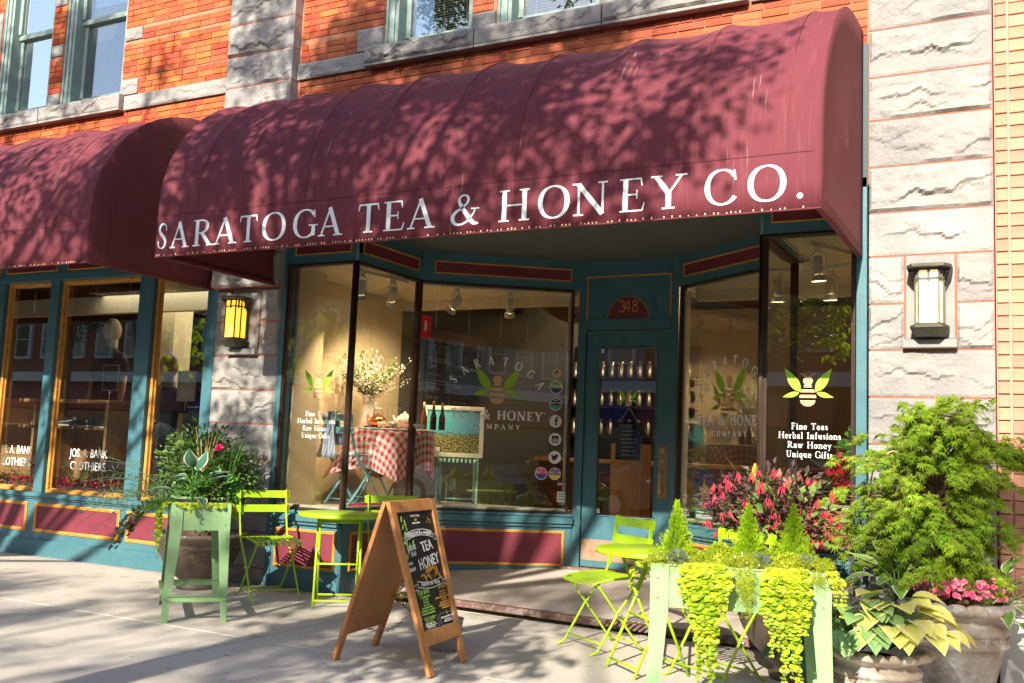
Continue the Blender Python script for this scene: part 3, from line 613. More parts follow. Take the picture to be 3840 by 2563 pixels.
# bands, quoins, sills
stone(-8.42, PL+.0, 4.636, 4.80, -.03, .2, .02); stone(PR, -5.305, 4.636, 4.80, -.03, .2, .02); stone(-1.84, -1.01, 4.636, 4.80, -.03, .2, .02)
for x0, x1, z0, z1 in [(-8.51,-8.25,4.815,4.985),(-8.51,-8.24,5.41,5.55),(-9.69,-9.48,4.82,4.985),(-9.69,-9.48,5.41,5.55),(-9.69,-9.48,6.0,6.14),(-5.44,-5.15,4.815,5.03),(-4.24,-4.0,4.82,4.975),(-3.06,-2.83,4.82,4.975),(-5.44,-5.15,5.41,5.55),(-10.9,-10.58,5.41,6.1),(-1.92,-1.7,4.815,5.0)]:
    stone(x0, x1, z0, z1, -.008, .2, .012, flat=.01)
for x0, x1 in [(-12.2,-10.9),(-10.9,-9.70),(-9.70,-8.42),(-5.30,-4.16),(-4.16,-3.0),(-3.0,-1.845)]:
    stone(x0, x1, 4.66, 4.818, -.085, .2, .03, name='window_sill', flat=.012)
    m = MB(); m.box(x0+.004, -.085, 4.636, x1-.004, .2, 4.662); m.build('sill_base', 'stone_smooth', bld, bevel=.004)
# mortar wall with window openings
WIN = [(-12.0,-11.1),(-10.574,-9.693),(-9.48,-8.51),(-5.15,-4.24),(-4.0,-3.06),(-2.83,-1.92)]
m = MB(); m.box(-12.6, .008, 3.2, -1.0, .35, 4.70)
cuts = [-12.6] + [x for w in WIN for x in w] + [-1.0]
for i in range(0, len(cuts), 2): m.box(cuts[i], .008, 4.70, cuts[i+1], .35, 6.6)
m.build('brick_wall_core', 'mortar', bld)
# bricks
CH = .0625; BL = .212
areas = [(-12.6,-6.935,4.2,4.64),(-6.09,-1.015,4.2,4.64),(-12.6,-12.0,4.83,6.6),(-11.1,-10.574,4.83,6.6),(-9.69,-9.48,4.99,5.405),(-9.69,-9.48,5.555,5.995),(-8.25,-6.935,4.805,5.0),(-8.51,-6.935,5.0,5.4),(-8.25,-6.935,5.4,5.56),(-8.51,-6.935,5.56,6.6),
         (-6.09,-5.44,4.805,5.04),(-6.09,-5.15,5.04,6.3),(-4.24,-4.0,4.98,6.2),(-3.06,-2.83,4.98,6.0),(-1.92,-1.015,4.805,5.6)]
bricks = []
for x0, x1, z0, z1 in areas:
    r = int(math.ceil((z0-.0)/CH-.001))
    z = z0
    k = round(z0/CH)
    while z + CH*.8 < z1:
        x = x0 - (BL*.5 if k % 2 else 0) - (0 if x1-x0 < .3 else random.uniform(0, .03))
        while x < x1-.02:
            l = BL if random.random() > .16 else BL*.5
            a, b = max(x, x0), min(x+l, x1)
            if x1-x0 < .3 and k % 2: l = BL*.5; a, b = max(x, x0), min(x+l, x1)
            if b-a > .035: bricks.append((a, b, z, min(z+CH, z1)))
            x += l
        z += CH; k += 1
campos = V((0,-7,1.309))
bricks.sort(key=lambda b: ((b[0]-0)**2 + 49 + (b[2]-1.3)**2) if (b[2] < 6.1 and b[0] > -10.7) else 1e6)
vis = [b for b in bricks]
def brick_box(m, a, b, z, z1, j=0):
    g = .0045; p = random.uniform(-.002, .003); m.box(a+g, -p, z+g, b-g, .1, z1-g)
protos = {}
cnt = 0; rest = MB(); random.seed(3)
for a, b, z, z1 in vis:
    # awning hides everything below its roofline; keep those in the joined field
    if cnt < 290 and z > 4.31:
        key = (round(b-a, 3), round(z1-z, 3))
        if key not in protos:
            m = MB(); g = .0035; L_ = b-a; H_ = z1-z
            m.box(-L_/2+g, 0, -H_/2+g, L_/2-g, .1, H_/2-g)
            o = m.build('brick', 'brick_orange', bld, bevel=.003, local=True); protos[key] = o; o.location = V(((a+b)/2, 0, (z+z1)/2)) - bld.location
        else: o = link_copy(protos[key], bld, ((a+b)/2, 0, (z+z1)/2))
        o.location.y += random.uniform(-.004, .003); o.rotation_euler = (random.uniform(-.01,.01), 0, random.uniform(-.012,.012)); cnt += 1
    else: brick_box(rest, a, b, z, z1)
mat('brick_field', (.52,.125,.040), .88, (.40,.080,.030), 6, p=(.3,.7), bump=.35, bscale=45, island=.32, dirt=(.60,.26,.12), dscale=5, dp=(.6,.8))
rest.build('brickwork', 'brick_field', bld, kind='stuff')
# upper windows: frame > sash, pane, blind
ZT = 6.45
def upper_window(x0, x1, blind):
    gm_ = 'glass_upper_dim' if blind else 'glass_upper'
    z0 = 4.818; m = MB(); w = .13
    m.box(x0, .03, z0, x0+w, .26, ZT); m.box(x1-.05, .03, z0, x1, .26, ZT); m.box(x0+w, .07, z0, x1-.05, .26, z0+.055)
    m.box(x0+w*.45, .012, z0, x0+w*.75, .05, ZT); m.box(x0+.0, .012, z0, x0+w*.22, .05, ZT)
    fr = m.build('window', 'window_frame', bld, bevel=.006)
    m = MB(); a, b = x0+w+.0, x1-.05
    m.box(a, .15, z0+.055, a+.05, .20, 5.80); m.box(b-.04, .15, z0+.055, b, .20, 5.80); m.box(a, .15, z0+.055, b, .20, z0+.13); m.box(a, .12, 5.78, b, .20, 5.84)
    m.box(a, .10, 5.84, a+.05, .15, ZT); m.box(b-.04, .10, 5.84, b, .15, ZT)
    m.build('sash', 'window_frame', fr, bevel=.005)
    m = MB(); m.box(a+.05, .172, z0+.13, b-.04, .178, 5.78); m.box(a+.05, .122, 5.84, b-.04, .128, ZT); m.build('pane', gm_, fr)
    m = MB(); m.box(a-.2, .30, z0, b+.2, .9, z0+.01); m.box(a-.2, .9, z0-.1, b+.2, .95, ZT)
    m.build('room_dark', 'dark_wall', fr)
    if blind:
        m = MB(); z = z0+.10+ (0 if blind == 1 else .0)
        while z < ZT:
            m.hexa([(a, .215, z), (b, .215, z), (b, .235, z+.012), (a, .235, z+.012), (a, .215, z+.0012), (b, .215, z+.0012), (b, .235, z+.0132), (a, .235, z+.0132)]); z += .024
        for q in (.18, .5, .82): x = a+(b-a)*q; m.box(x-.0015, .212, z0+.05, x+.0015, .214, ZT)
        m.build('blind', 'blind', fr)
upper_window(-12.0, -11.1, 0); upper_window(-10.574, -9.693, 0); upper_window(-9.48, -8.51, 1); upper_window(-5.15, -4.24, 1); upper_window(-4.0, -3.06, 1); upper_window(-2.83, -1.92, 1)

# ------------------------------------------------------------------ the neighbouring buff brick building
nb = thing('brick_building', 'pale orange brick building wall at the right edge beside the stone pier', 'building', (.3, 0, 0))
m = MB(); m.box(RX1+.004, .02, .44, 3.2, .4, 7); m.build('wall', 'mortar_buff', nb)
m = MB(); m.box(RX1+.006, -.12, -.02, 3.2, .4, .44); m.build('plinth', 'white_wall', nb, bevel=.01)
pb_ = {}
random.seed(11); r = 0; z = .445; fieldm = MB()
while z < 6.2:
    x = RX1+.012
    row = [(x, x+.068)]; x += .082
    if r % 2: row.append((x, x+.10)); x += .112
    while x < 1.7: row.append((x, x+.225)); x += .237
    for i, (a, b) in enumerate(row):
        if i < 3 and z < 5.4:
            key = round(b-a, 3)
            if key not in pb_:
                m = MB(); m.box(-(b-a)/2, 0, -.0375, (b-a)/2, .06, .0375); pb_[key] = m.build('brick', 'brick_buff', nb, bevel=.004, local=True); o = pb_[key]; o.location = V(((a+b)/2, .006, z+.0375))-nb.location
            else: o = link_copy(pb_[key], nb, ((a+b)/2, .006, z+.0375))
            o.location.y += random.uniform(-.003, .003) - (.012 if i == 0 else 0)
        else: fieldm.box(a, random.uniform(.003,.009), z, b, .06, z+.075)
    z += .083; r += 1
mat('brick_buff_field', (.50,.235,.155), .85, (.56,.29,.19), 5, bump=.12, bscale=60, island=.16)
fieldm.build('brickwork', 'brick_buff_field', nb, kind='stuff')

# ------------------------------------------------------------------ shopfront parts
def panel(parent, F, u0, u1, z0, z1, w=.026, name='panel', proud=.012, moulding=True, n=0.0):
    m = MB(); F.box(m, u0+w*.6, u1-w*.6, z0+w*.6, z1-w*.6, n-.02, n+.0025); p = m.build(name, 'maroon', parent)
    if moulding:
        m = MB(); F.ring(m, u0, u1, z0, z1, w, n-.01, n+proud); F.ring(m, u0+w*.3, u1-w*.3, z0+w*.3, z1-w*.3, w*.3, n-.005, n+proud+.005)
        m.build('moulding', 'mustard', p, bevel=.004)
    return p
L1, L2, L3 = (-5.30, 0), (-5.30, 1.03), (-4.03, 1.97)
R3, R2, R1 = (-3.00, 1.97), (-1.73, 1.03), (-1.73, 0)
tea = thing('tea_shop_front', 'teal and maroon tea shop front with a deep glass entrance bay and panelled base', 'shopfront', (-3.5, 0, 0))
FA = Frame((PR, 0), L1); FB = Frame(L1, L2); FC = Frame(L2, L3); FD = Frame(L3, R3); FC2 = Frame(R3, R2); FB2 = Frame(R2, R1); FE = Frame(R1, (-1.02, 0))
GT, GB = 2.87, .70
BAYN = 0
def bay(F, ua, ub, panels, frieze, inner_sides='b'):
    """one straight run of the shopfront: base, sill, glass, head"""
    L_ = F.len; global BAYN; BAYN += 1; dz = .0006*BAYN; U0 = .103 if F is FB else 0; U1 = L_-.103 if F is FB2 else L_
    m = MB(); F.box(m, U0, U1, 0, .595+dz, -.10, 0); m.build('bulkhead', 'teal', tea, bevel=.004)
    m = MB(); F.box(m, -.0, L_, .592+dz, .655+dz, -.12, .055); F.box(m, -.0, L_, .56+dz, .591+dz, -.012, .03); F.box(m, 0, L_, .656+dz, .685+dz, -.12, .030); m.build('sill', 'teal', tea, bevel=.008)
    for a, b in panels: panel(tea, F, a, b, .185, .525)
    m = MB(); F.ring(m, ua, ub, .685, GT+.02, .026, -.045, .012); F.ring(m, ua+.008, ub-.008, .693, GT+.012, .010, -.03, .022); m.build('window_frame', 'bronze', tea, bevel=.003)
    m = MB(); F.ring(m, ua+.026, ub-.026, .711, GT-.006, .022, -.075, -.015, inner_sides); m.build('inner_frame', 'cream_trim', tea, bevel=.003)
    m = MB(); F.box(m, .02, L_-.02, GT+.02, 3.0, -.112, -.102); m.build('header_liner', 'cream', tea)
    m = MB(); F.box(m, ua+.03, ub-.03, .715, GT-.010, -.014, -.006); pane = m.build('window_pane', 'glass', tea)
    m = MB(); F.box(m, U0, U1, GT+.018+dz, 2.972, -.10, .004); F.box(m, U0, U1, 2.973, 3.099, -.10, -.006); F.box(m, U0, U1, 3.10, 3.18, -.10, .004)
    for a, b in ((U0, frieze[0]-.004), (frieze[1]+.004, U1)): F.box(m, a, b, 2.974, 3.098, -.09, .002)
    m.build('header', 'teal', tea, bevel=.003)
    panel(tea, F, frieze[0], frieze[1], 2.972, 3.098, w=.015, name='frieze_panel', proud=.008)
    return pane
bay(FA, .03, FA.len-.0, [(.07, .745)], (.10, FA.len-.06))
bay(FB, .0, FB.len, [(.11, FB.len-.09)], (.08, FB.len-.04))
bay(FC, .0, FC.len-.045, [(.12, FC.len-.07)], (.13, FC.len-.08), 'rb')
bay(FC2, .045, FC2.len, [(.07, FC2.len-.12)], (.08, FC2.len-.13), 'lb')
bay(FB2, .0, FB2.len, [(.09, FB2.len-.07)], (.04, FB2.len-.08))
bay(FE, .0, FE.len-.07, [(.06, FE.len-.07)], (.06, FE.len-.10))
# end posts, corner posts
m = MB(); m.box(PR-.028, -.012, 0, PR+.035, .12, 3.25); m.build('pilaster', 'teal', tea, bevel=.004)
m = MB(); m.box(-1.085, -.012, 0, -1.015, .12, 3.25); m.build('pilaster', 'teal', tea, bevel=.004)
for (x, y) in (L1, L2, R2, R1):
    m = MB(); m.tube([(x, y, .68), (x, y, GT+.02)], .019, 10); m.build('mullion', 'bronze', tea)
    m = MB(); m.tube([(x, y, 0), (x, y, .60)], .016, 8); m.tube([(x, y, GT+.02), (x, y, 3.18)], .016, 8); m.build('corner_bead', 'teal', tea)
# lintel over the bay and soffit of beaded boards
m = MB(); m.box(PR-.02, -.012, 3.18, -1.01, .16, 4.2); m.build('lintel', 'teal_dark', tea)
m = MB(); m.box(-5.5, .16, 3.19, -1.6, 2.4, 3.25); m.build('soffit', 'soffit', tea)
pr = None; y = .02
while y < 2.02:
    if pr is None: m = MB(); m.box(-1.84, 0, -.012, 1.84, .031, 0); pr = m.build('soffit_board', 'soffit', tea, bevel=.004, local=True); pr.location = V((-3.515, y, 3.186))-tea.location
    else: link_copy(pr, tea, (-3.515, y, 3.186))
    y += .0385
# door wall: plane between L3 and R3
D = Frame(L3, R3)     # u=0 at x=-4.03 ... 1.03 at x=-3.00
m = MB(); D.box(m, 0, .085, .15, 3.18, -.12, 0); D.box(m, .965, 1.03, .15, 3.18, -.12, 0); D.box(m, .085, .965, 2.495, 2.60, -.12, 0.004); D.box(m, .085, .965, 3.03, 3.18, -.12, .004); D.box(m, .085, .965, 2.6, 3.03, -.12, -.008)
m.build('door_surround', 'teal', tea, bevel=.004)
m = MB(); D.box(m, .088, .10, 2.60, 3.025, -.01, .010); D.box(m, .95, .962, 2.60, 3.025, -.01, .010); D.box(m, .10, .95, 3.013, 3.025, -.01, .010); m.build('number_panel_moulding', 'mustard', tea)
def half(r, rz, n=24): return [(r*math.cos(math.pi*i/n), rz*math.sin(math.pi*i/n)) for i in range(n+1)]
O_ = D.pt(.522, 2.602, 0)
m = MB(); m.prism(half(.30, .30), O_, D.u, (0,0,1), D.n, -.012, -.002); m.build('arch_board', 'teal', tea)
m = MB(); m.prism(half(.214, .212), O_, D.u, (0,0,1), D.n, -.01, .004); m.build('number_sign_edge', 'mustard', tea)
m = MB(); m.prism(half(.207, .205), O_, D.u, (0,0,1), D.n, -.01, .008); ns = m.build('number_sign', 'maroon', tea)
m = MB()
def nf(x, y, d): return D.pt(.522+x, 2.665+y, .0085+d)
def dig(pts, dx): stroke(m, catmull([(x*.055+dx, y*.105, .0115) for x, y in pts]), nf, 0, .003)
dig([(0.05,.86),(.3,1.0),(.75,.98),(.9,.76),(.6,.56),(.45,.54)], -.088); dig([(.45,.53),(.75,.5),(1.0,.28),(.8,.03),(.35,-.02),(0.0,.14)], -.088)
stroke(m, ln(.038-.028, .0, .038-.028, .105, .0115), nf, 1, .003); stroke(m, ln(.034-.028, .105, -.035, .032, .0115), nf, 2, .003); stroke(m, ln(-.036, .032, .026, .032, .0115), nf, 3, .003)
dig([(.5,.55),(.15,.68),(.14,.9),(.5,1.0),(.86,.9),(.85,.68),(.5,.55)], .048); dig([(.5,.55),(.02,.34),(.08,.06),(.5,-.02),(.92,.06),(.98,.34),(.5,.55)], .048)
m.build('house_number', 'mustard', ns)
# the door itself
m = MB(); D.box(m, .092, .232, .20, 2.485, -.07, -.020); D.box(m, .822, .962, .20, 2.485, -.07, -.020); D.box(m, .232, .822, 2.315, 2.485, -.07, -.020); D.box(m, .232, .822, .20, .695, -.07, -.020)
door = m.build('door', 'teal', tea, bevel=.004)
m = MB(); D.ring(m, .225, .829, .688, 2.322, .012, -.03, -.010); m.build('glazing_bead', 'teal', door, bevel=.004)
m = MB(); D.box(m, .232, .822, .695, 2.315, -.048, -.042); m.build('door_glass', 'glass', door)
m = MB(); D.box(m, .098, .956, .262, .462, -.025, -.0165); m.build('kick_plate', 'copper_plate', door, bevel=.002)
m = MB(); D.box(m, .858, .955, .885, 1.385, -.02, -.014); m.build('handle_plate', 'brass_dark', door, bevel=.002)
m = MB(); m.tube([D.pt(.895, .93, -.015), D.pt(.895, .935, .03), D.pt(.895, .98, .045), D.pt(.895, 1.10, .045), D.pt(.895, 1.145, .03), D.pt(.895, 1.15, -.015)], .0085, 8); m.build('handle', 'brass', door)
for zz, rr in ((1.335,.024), (1.24,.018)): m = MB(); m.tube([D.pt(.905, zz, -.014), D.pt(.905, zz, .004)], rr, 14); m.build('lock', 'brass', door)
for zz in (2.28, 1.40, .55): m = MB(); m.tube([D.pt(.088, zz, .003), D.pt(.088, zz+.09, .003)], .007, 6); m.build('hinge', 'teal', door)

# decals on the glass
GN = -.0055
def Fp(F, cu, cz, n=GN): return lambda x, y, d: F.pt(cu+x, cz+y, n+d)
def decals():
    wt = MB(); gm = MB(); tm = MB()
    for F, cu in ((FC, .795), (FC2, .670+.111)):
        gm, tm = MB(), MB(); bee_logo(Fp(F, cu, 1.835), .47, gm, tm); e = tm.build('bee_emblem', 'logo_tan', tea, kind='stuff'); gm.build('leaf_emblem', 'logo_green', e, kind='stuff')
        serif_arc(wt, 'SARATOGA', F, cu-.01, 1.60, .505, 141, 37, .082, GN)
        serif_line(wt, 'TEA & HONEY', F, cu-.445, cu+.455, 1.575, .085, GN)
        serif_line(wt, 'COMPANY', F, cu-.235, cu+.24, 1.48, .048, GN, track=.5)
        text_into(wt, 'TM', Fp(F, cu+.478, 1.643), .022)
    for F, cu, cz in ((FA, 5.652, 1.75), (FE, 1.403, 1.755)):
        cu = (-5.652-PR if F is FA else -1.403+1.73); gm, tm = MB(), MB(); bee_logo(Fp(F, cu, cz), .345, gm, tm); e = tm.build('bee_emblem', 'logo_tan', tea, kind='stuff'); gm.build('leaf_emblem', 'logo_green', e, kind='stuff')
    wt.build('window_lettering', 'white_print', tea); 
    wt = MB()
    for F, cu in ((FA, -5.652-PR), (FE, -1.39+1.73)):
        for s_, z, w_ in (('Fine Teas', 1.513, .245), ('Herbal Infusions', 1.450, .42), ('Raw Honey', 1.386, .295), ('Unique Gifts', 1.322, .31)): serif_line(wt, s_, F, cu-w_/2, cu+w_/2, z, .044, GN, track=.10, bold=1.05)
    wt.build('window_lettering', 'white_print', tea)
    # round stickers on the left pane
    def st(F, u, z, r, base, ring=None, band=None):
        m = MB(); disc(m, Fp(F, u, z), 0, 0, r, 28, .0008); b = m.build('sticker', base, tea)
        if ring: m = MB(); disc(m, Fp(F, u, z, GN+.0009), 0, 0, r*.88, 28, .0008); m.build('sticker_ring', ring, b)
        if band:
            m = MB(); q = [(r*.86*math.cos(a), r*.86*math.sin(a)) for a in [math.pi*(1.06+.88*i/12) for i in range(13)]]; poly(m, Fp(F, u, z, GN+.0018), q, .0008); m.build('sticker_band', band, b)
        return b
    def txt(F, u, z, s_, size, mt, b, dn=.003, sx=1): m = MB(); text_into(m, s_, Fp(F, u, z, GN+dn), size, sx=sx, offset=.0006); m.build('sticker_text', mt, b)
    F = FC
    b = st(F, 1.379, 2.054, .044, 'sticker_white', 'sticker_yellow'); m = MB(); disc(m, Fp(F, 1.379, 2.065, GN+.0018), 0, 0, .018, 10, .0006, .7, 1.2); m.build('sticker_mark', 'sticker_blue', b)
    b = st(F, 1.379, 1.916, .066, 'sticker_white', 'sticker_green', 'sticker_blue'); txt(F, 1.379, 1.918, 'BEST OF', .030, 'sticker_white', b, .004); txt(F, 1.379, 1.948, '2017', .018, 'sticker_blue', b, .004)
    b = st(F, 1.380, 1.748, .062, 'sticker_white', 'sticker_black', 'sticker_teal'); txt(F, 1.38, 1.750, 'BEST OF', .028, 'sticker_white', b, .004); txt(F, 1.38, 1.780, '2018', .018, 'sticker_white', b, .004)
    b = st(F, 1.386, 1.582, .062, 'sticker_white'); m = MB(); f_ = Fp(F, 1.386, 1.582, GN+.001)
    stroke(m, catmull([(.026,.034,.014),(.010,.034,.015),(.004,.020,.015),(.004,-.040,.015)]), f_, 0, .0008); stroke(m, ln(-.012,.006,.022,.006,.012), f_, 1, .0008); m.build('sticker_mark', 'sticker_black', b)
    b = st(F, 1.387, 1.405, .062, 'sticker_white'); m = MB(); f_ = Fp(F, 1.387, 1.405, GN+.001)
    for q in ([(-.034,-.034),(.034,-.034),(.034,-.024),(-.034,-.024)], [(-.034,.0),(.034,.0),(.034,.034),(-.034,.034)], [(-.034,-.024),(-.024,-.024),(-.024,0),(-.034,0)], [(.024,-.024),(.034,-.024),(.034,0),(.024,0)]): poly(m, f_, q, .0008)
    m.build('sticker_mark', 'sticker_black', b); m = MB(); disc(m, Fp(F, 1.387, 1.400, GN+.002), 0, 0, .019, 16, .0008); m.build('sticker_mark', 'sticker_white', b); m = MB(); disc(m, Fp(F, 1.387, 1.400, GN+.003), 0, 0, .011, 16, .0008); m.build('sticker_mark', 'sticker_black', b)
    b = st(F, 1.390, 1.230, .062, 'sticker_white'); m = MB(); f_ = Fp(F, 1.390, 1.230, GN+.001)
    poly(m, f_, [(-.036,-.026),(-.018,-.032),(.006,-.028),(.026,-.004),(.030,.016),(.040,.026),(.028,.026),(.018,.034),(.004,.028),(-.002,.014),(-.020,.020),(-.034,.032),(-.036,.012),(-.030,.002),(-.034,.000),(-.024,-.012),(-.028,-.014),(-.018,-.020)][::-1], .0008); m.build('sticker_mark', 'sticker_black', b)
    b = st(F, 1.262, 1.070, .062, 'sticker_white', 'sticker_pink', 'sticker_blue'); txt(F, 1.262, 1.072, 'BEST OF', .028, 'sticker_white', b, .004); txt(F, 1.262, 1.103, '2015', .017, 'sticker_white', b, .004)
    b = st(F, 1.396, 1.070, .060, 'sticker_white', 'sticker_purple', 'star_yellow'); txt(F, 1.396, 1.072, 'BEST OF', .028, 'sticker_white', b, .004); txt(F, 1.396, 1.103, '2016', .017, 'sticker_white', b, .004)
    m = MB(); F.box(m, 1.425, 1.515, .955, .998, GN, GN+.001); b = m.build('sticker', 'sticker_purple', tea); m = MB(); F.box(m, 1.425, 1.515, .968, .982, GN+.001, GN+.0016); m.build('sticker_band', 'sticker_yellow', b)
    m = MB(); F.box(m, 1.425, 1.520, .80, .90, GN, GN+.001); b = m.build('sticker', 'sticker_white', tea)
    for k, s_ in enumerate(('SARATOGA', 'COUNTY', 'CHAMBER')): txt(F, 1.472, .872-.026*k, s_, .018, 'poster_green', b, .002, .9)
    m = MB(); F.box(m, 1.455, 1.515, .745, .772, GN, GN+.001); b = m.build('sticker', 'sticker_black', tea)
    # poster, chef sign and social stickers on the right pane
    F = FC2
    m = MB(); F.box(m, .300, .580, .735, 1.165, GN-.012, GN-.0105); b = m.build('poster', 'sticker_blue', tea)
    m = MB(); pts = []
    for i in range(10): a = math.pi/2+i*math.pi/5; r_ = .115 if i % 2 == 0 else .045; pts.append((r_*math.cos(a)*.85, r_*math.sin(a)*1.15))
    for i in range(24):
        a = 2*math.pi*i/24; stroke(m, [(.06*math.cos(a), .06*math.sin(a), .002), (.128*math.cos(a+.15), .15*math.sin(a+.15), .004)], Fp(F, .44, .985, GN-.0103), i, .0004)
    m.build('poster_rays', 'sticker_white', b); m = MB(); poly(m, Fp(F, .44, .985, GN-.0065), pts, .0006); m.build('poster_star', 'star_yellow', b)
    m = MB(); F.box(m, .302, .578, .737, .832, GN-.0103, GN-.0095); m.build('poster_band', 'poster_green', b); m = MB(); F.box(m, .325, .555, .748, .785, GN-.0094, GN-.0088); m.build('poster_label', 'sticker_white', b)
    m = MB(); text_into(m, 'independents', Fp(F, .495, 1.125, GN-.0095), .026); text_into(m, 'Independents!', Fp(F, .44, .800, GN-.008), .040); m.build('poster_text', 'sticker_white', b)
    m = MB(); text_into(m, 'Celebrate', Fp(F, .425, .842, GN-.0075), .048, offset=.001); text_into(m, 'JULY 1-7', Fp(F, .53, 1.148, GN-.0095), .014); m.build('poster_text', 'sticker_red', b)
    m = MB(); f_ = Fp(F, .155, .905)
    disc(m, f_, -.012, .030, .018); disc(m, f_, .012, .036, .020, d=.0009); disc(m, f_, .030, .026, .014, d=.0012); poly(m, f_, [(-.022,-.035),(.026,-.035),(.026,.02),(-.022,.02)], .0015); text_into(m, 'LOCAL', Fp(F, .175, .800), .030, offset=.0006); text_into(m, 'BUY  THINK  BE', Fp(F, .175, .778), .014); text_into(m, 'SARATOGA.COM', Fp(F, .175, .760), .014)
    b = m.build('sticker', 'sticker_white', tea); m = MB(); disc(m, Fp(F, .157, .925, GN+.0016), 0, 0, .009); m.build('sticker_mark', 'sticker_red', b)
    # door glass: bee, hours sign hung inside
    gm = MB(); tm = MB(); f_ = lambda x, y, d: D.pt(.534+x, 1.80+y, -.041+d); bee_logo(f_, .215, gm, tm); a_ = gm.build('leaf_emblem', 'logo_green', door); tm.build('bee_emblem', 'logo_tan', door)
    m = MB(); D.box(m, .40, .655, 1.235, 1.595, -.088, -.080); b = m.build('hours_board', 'chalk_black', door); m = MB(); m.bar(D.pt(.44, 1.60, -.084), D.pt(.53, 1.74, -.084), .006, .004); m.bar(D.pt(.62, 1.60, -.084), D.pt(.53, 1.74, -.084), .006, .004)
    text_into(m, 'HOURS', lambda x, y, d: D.pt(.50+x, 1.548+y, -.079+d), .040)
    for k, s_ in enumerate(('MONDAY 9-7', 'TUESDAY 9-7', 'WEDNESDAY 9-7', 'THURSDAY 9-8', 'FRIDAY 9-9', 'SATURDAY 9-9', 'SUNDAY 10-6')): text_into(m, s_, lambda x, y, d, k=k: D.pt(.53+x, 1.503-.038*k+y, -.079+d), .022)
    m.build('hours_text', 'chalk_white', door)
    for u, z in ((.255, 2.285), (.255, .735)): m = MB(); D.box(m, u-.015, u+.015, z-.02, z+.02, -.041, -.038); m.build('sensor', 'sticker_white', door)
decals()
# ------------------------------------------------------------------ clothing shop front (left)
cs = thing('clothing_shop_front', 'teal shop front with mustard window beads and maroon base panels left of the stone pier', 'shopfront', (-9, 0, 0))
G = Frame((-13.0, 0), (PL+.0, 0))       # u = x+13
X = lambda x: x+13.0
m = MB(); G.box(m, 0, G.len, 0, .60, -.12, 0); m.build('bulkhead', 'teal', cs, bevel=.004)
m = MB(); G.box(m, 0, G.len, -.01, .165, -.02, .022); m.build('plinth', 'teal', cs, bevel=.01)
m = MB(); G.box(m, 0, G.len, .60, .645, -.14, .045); G.box(m, 0, G.len, .578, .60, -.1, .022); m.build('sill', 'teal', cs, bevel=.006)
for a, b in ((-12.2,-10.95),(-10.80,-9.385),(-9.268,-8.0),(-7.905,-6.99)): panel(cs, G, X(a), X(b), .24, .54, w=.034)
mull = [(-12.6,-12.4),(-11.35,-11.2),(-10.26,-10.09),(-9.335,-9.20),(-7.985,-7.79),(-7.05,PL+.0)]
for a, b in mull:
    m = MB(); G.box(m, X(a), X(b), .645, 2.885, -.05, .002); G.box(m, X(a)+.012, X(b)-.012, .645, 2.885, -.10, -.05); m.build('mullion', 'teal', cs, bevel=.004)
m = MB(); G.box(m, 0, G.len, 2.885, 2.975, -.12, .004); G.box(m, 0, G.len, 2.975, 3.15, -.12, -.008); G.box(m, 0, G.len, 3.15, 4.2, -.12, .0); m.build('header', 'teal', cs, bevel=.004)
for a, b in ((-11.9,-10.2),(-10.10,-9.25),(-9.10,-7.1)): panel(cs, G, X(a), X(b), 2.985, 3.13, w=.018, name='frieze_panel', n=-.008)
for i in range(1, len(mull)):
    a, b = mull[i-1][1], mull[i][0]
    m = MB(); G.ring(m, X(a)+.012, X(b)-.0, .645, 2.885, .036, -.075, -.035); G.ring(m, X(a)+.05, X(b)-.03, .68, 2.85, .014, -.085, -.060); m.build('window_bead', 'mustard', cs, bevel=.008)
    m = MB(); G.box(m, X(a)+.04, X(b)-.03, .68, 2.85, -.098, -.090); m.build('window_pane', 'glass', cs)
wt = MB()
for cx in (-9.80, -8.64): text_into(wt, 'JOS. A. BANK', lambda x, y, d: G.pt(X(cx)+x, 1.03+y, -.0895+d), .122, sx=.78, extrude=.0005); text_into(wt, 'CLOTHIERS', lambda x, y, d: G.pt(X(cx)+x, .90+y, -.0895+d), .122, sx=.84, extrude=.0005)
wt.build('window_lettering', 'white_print', cs)

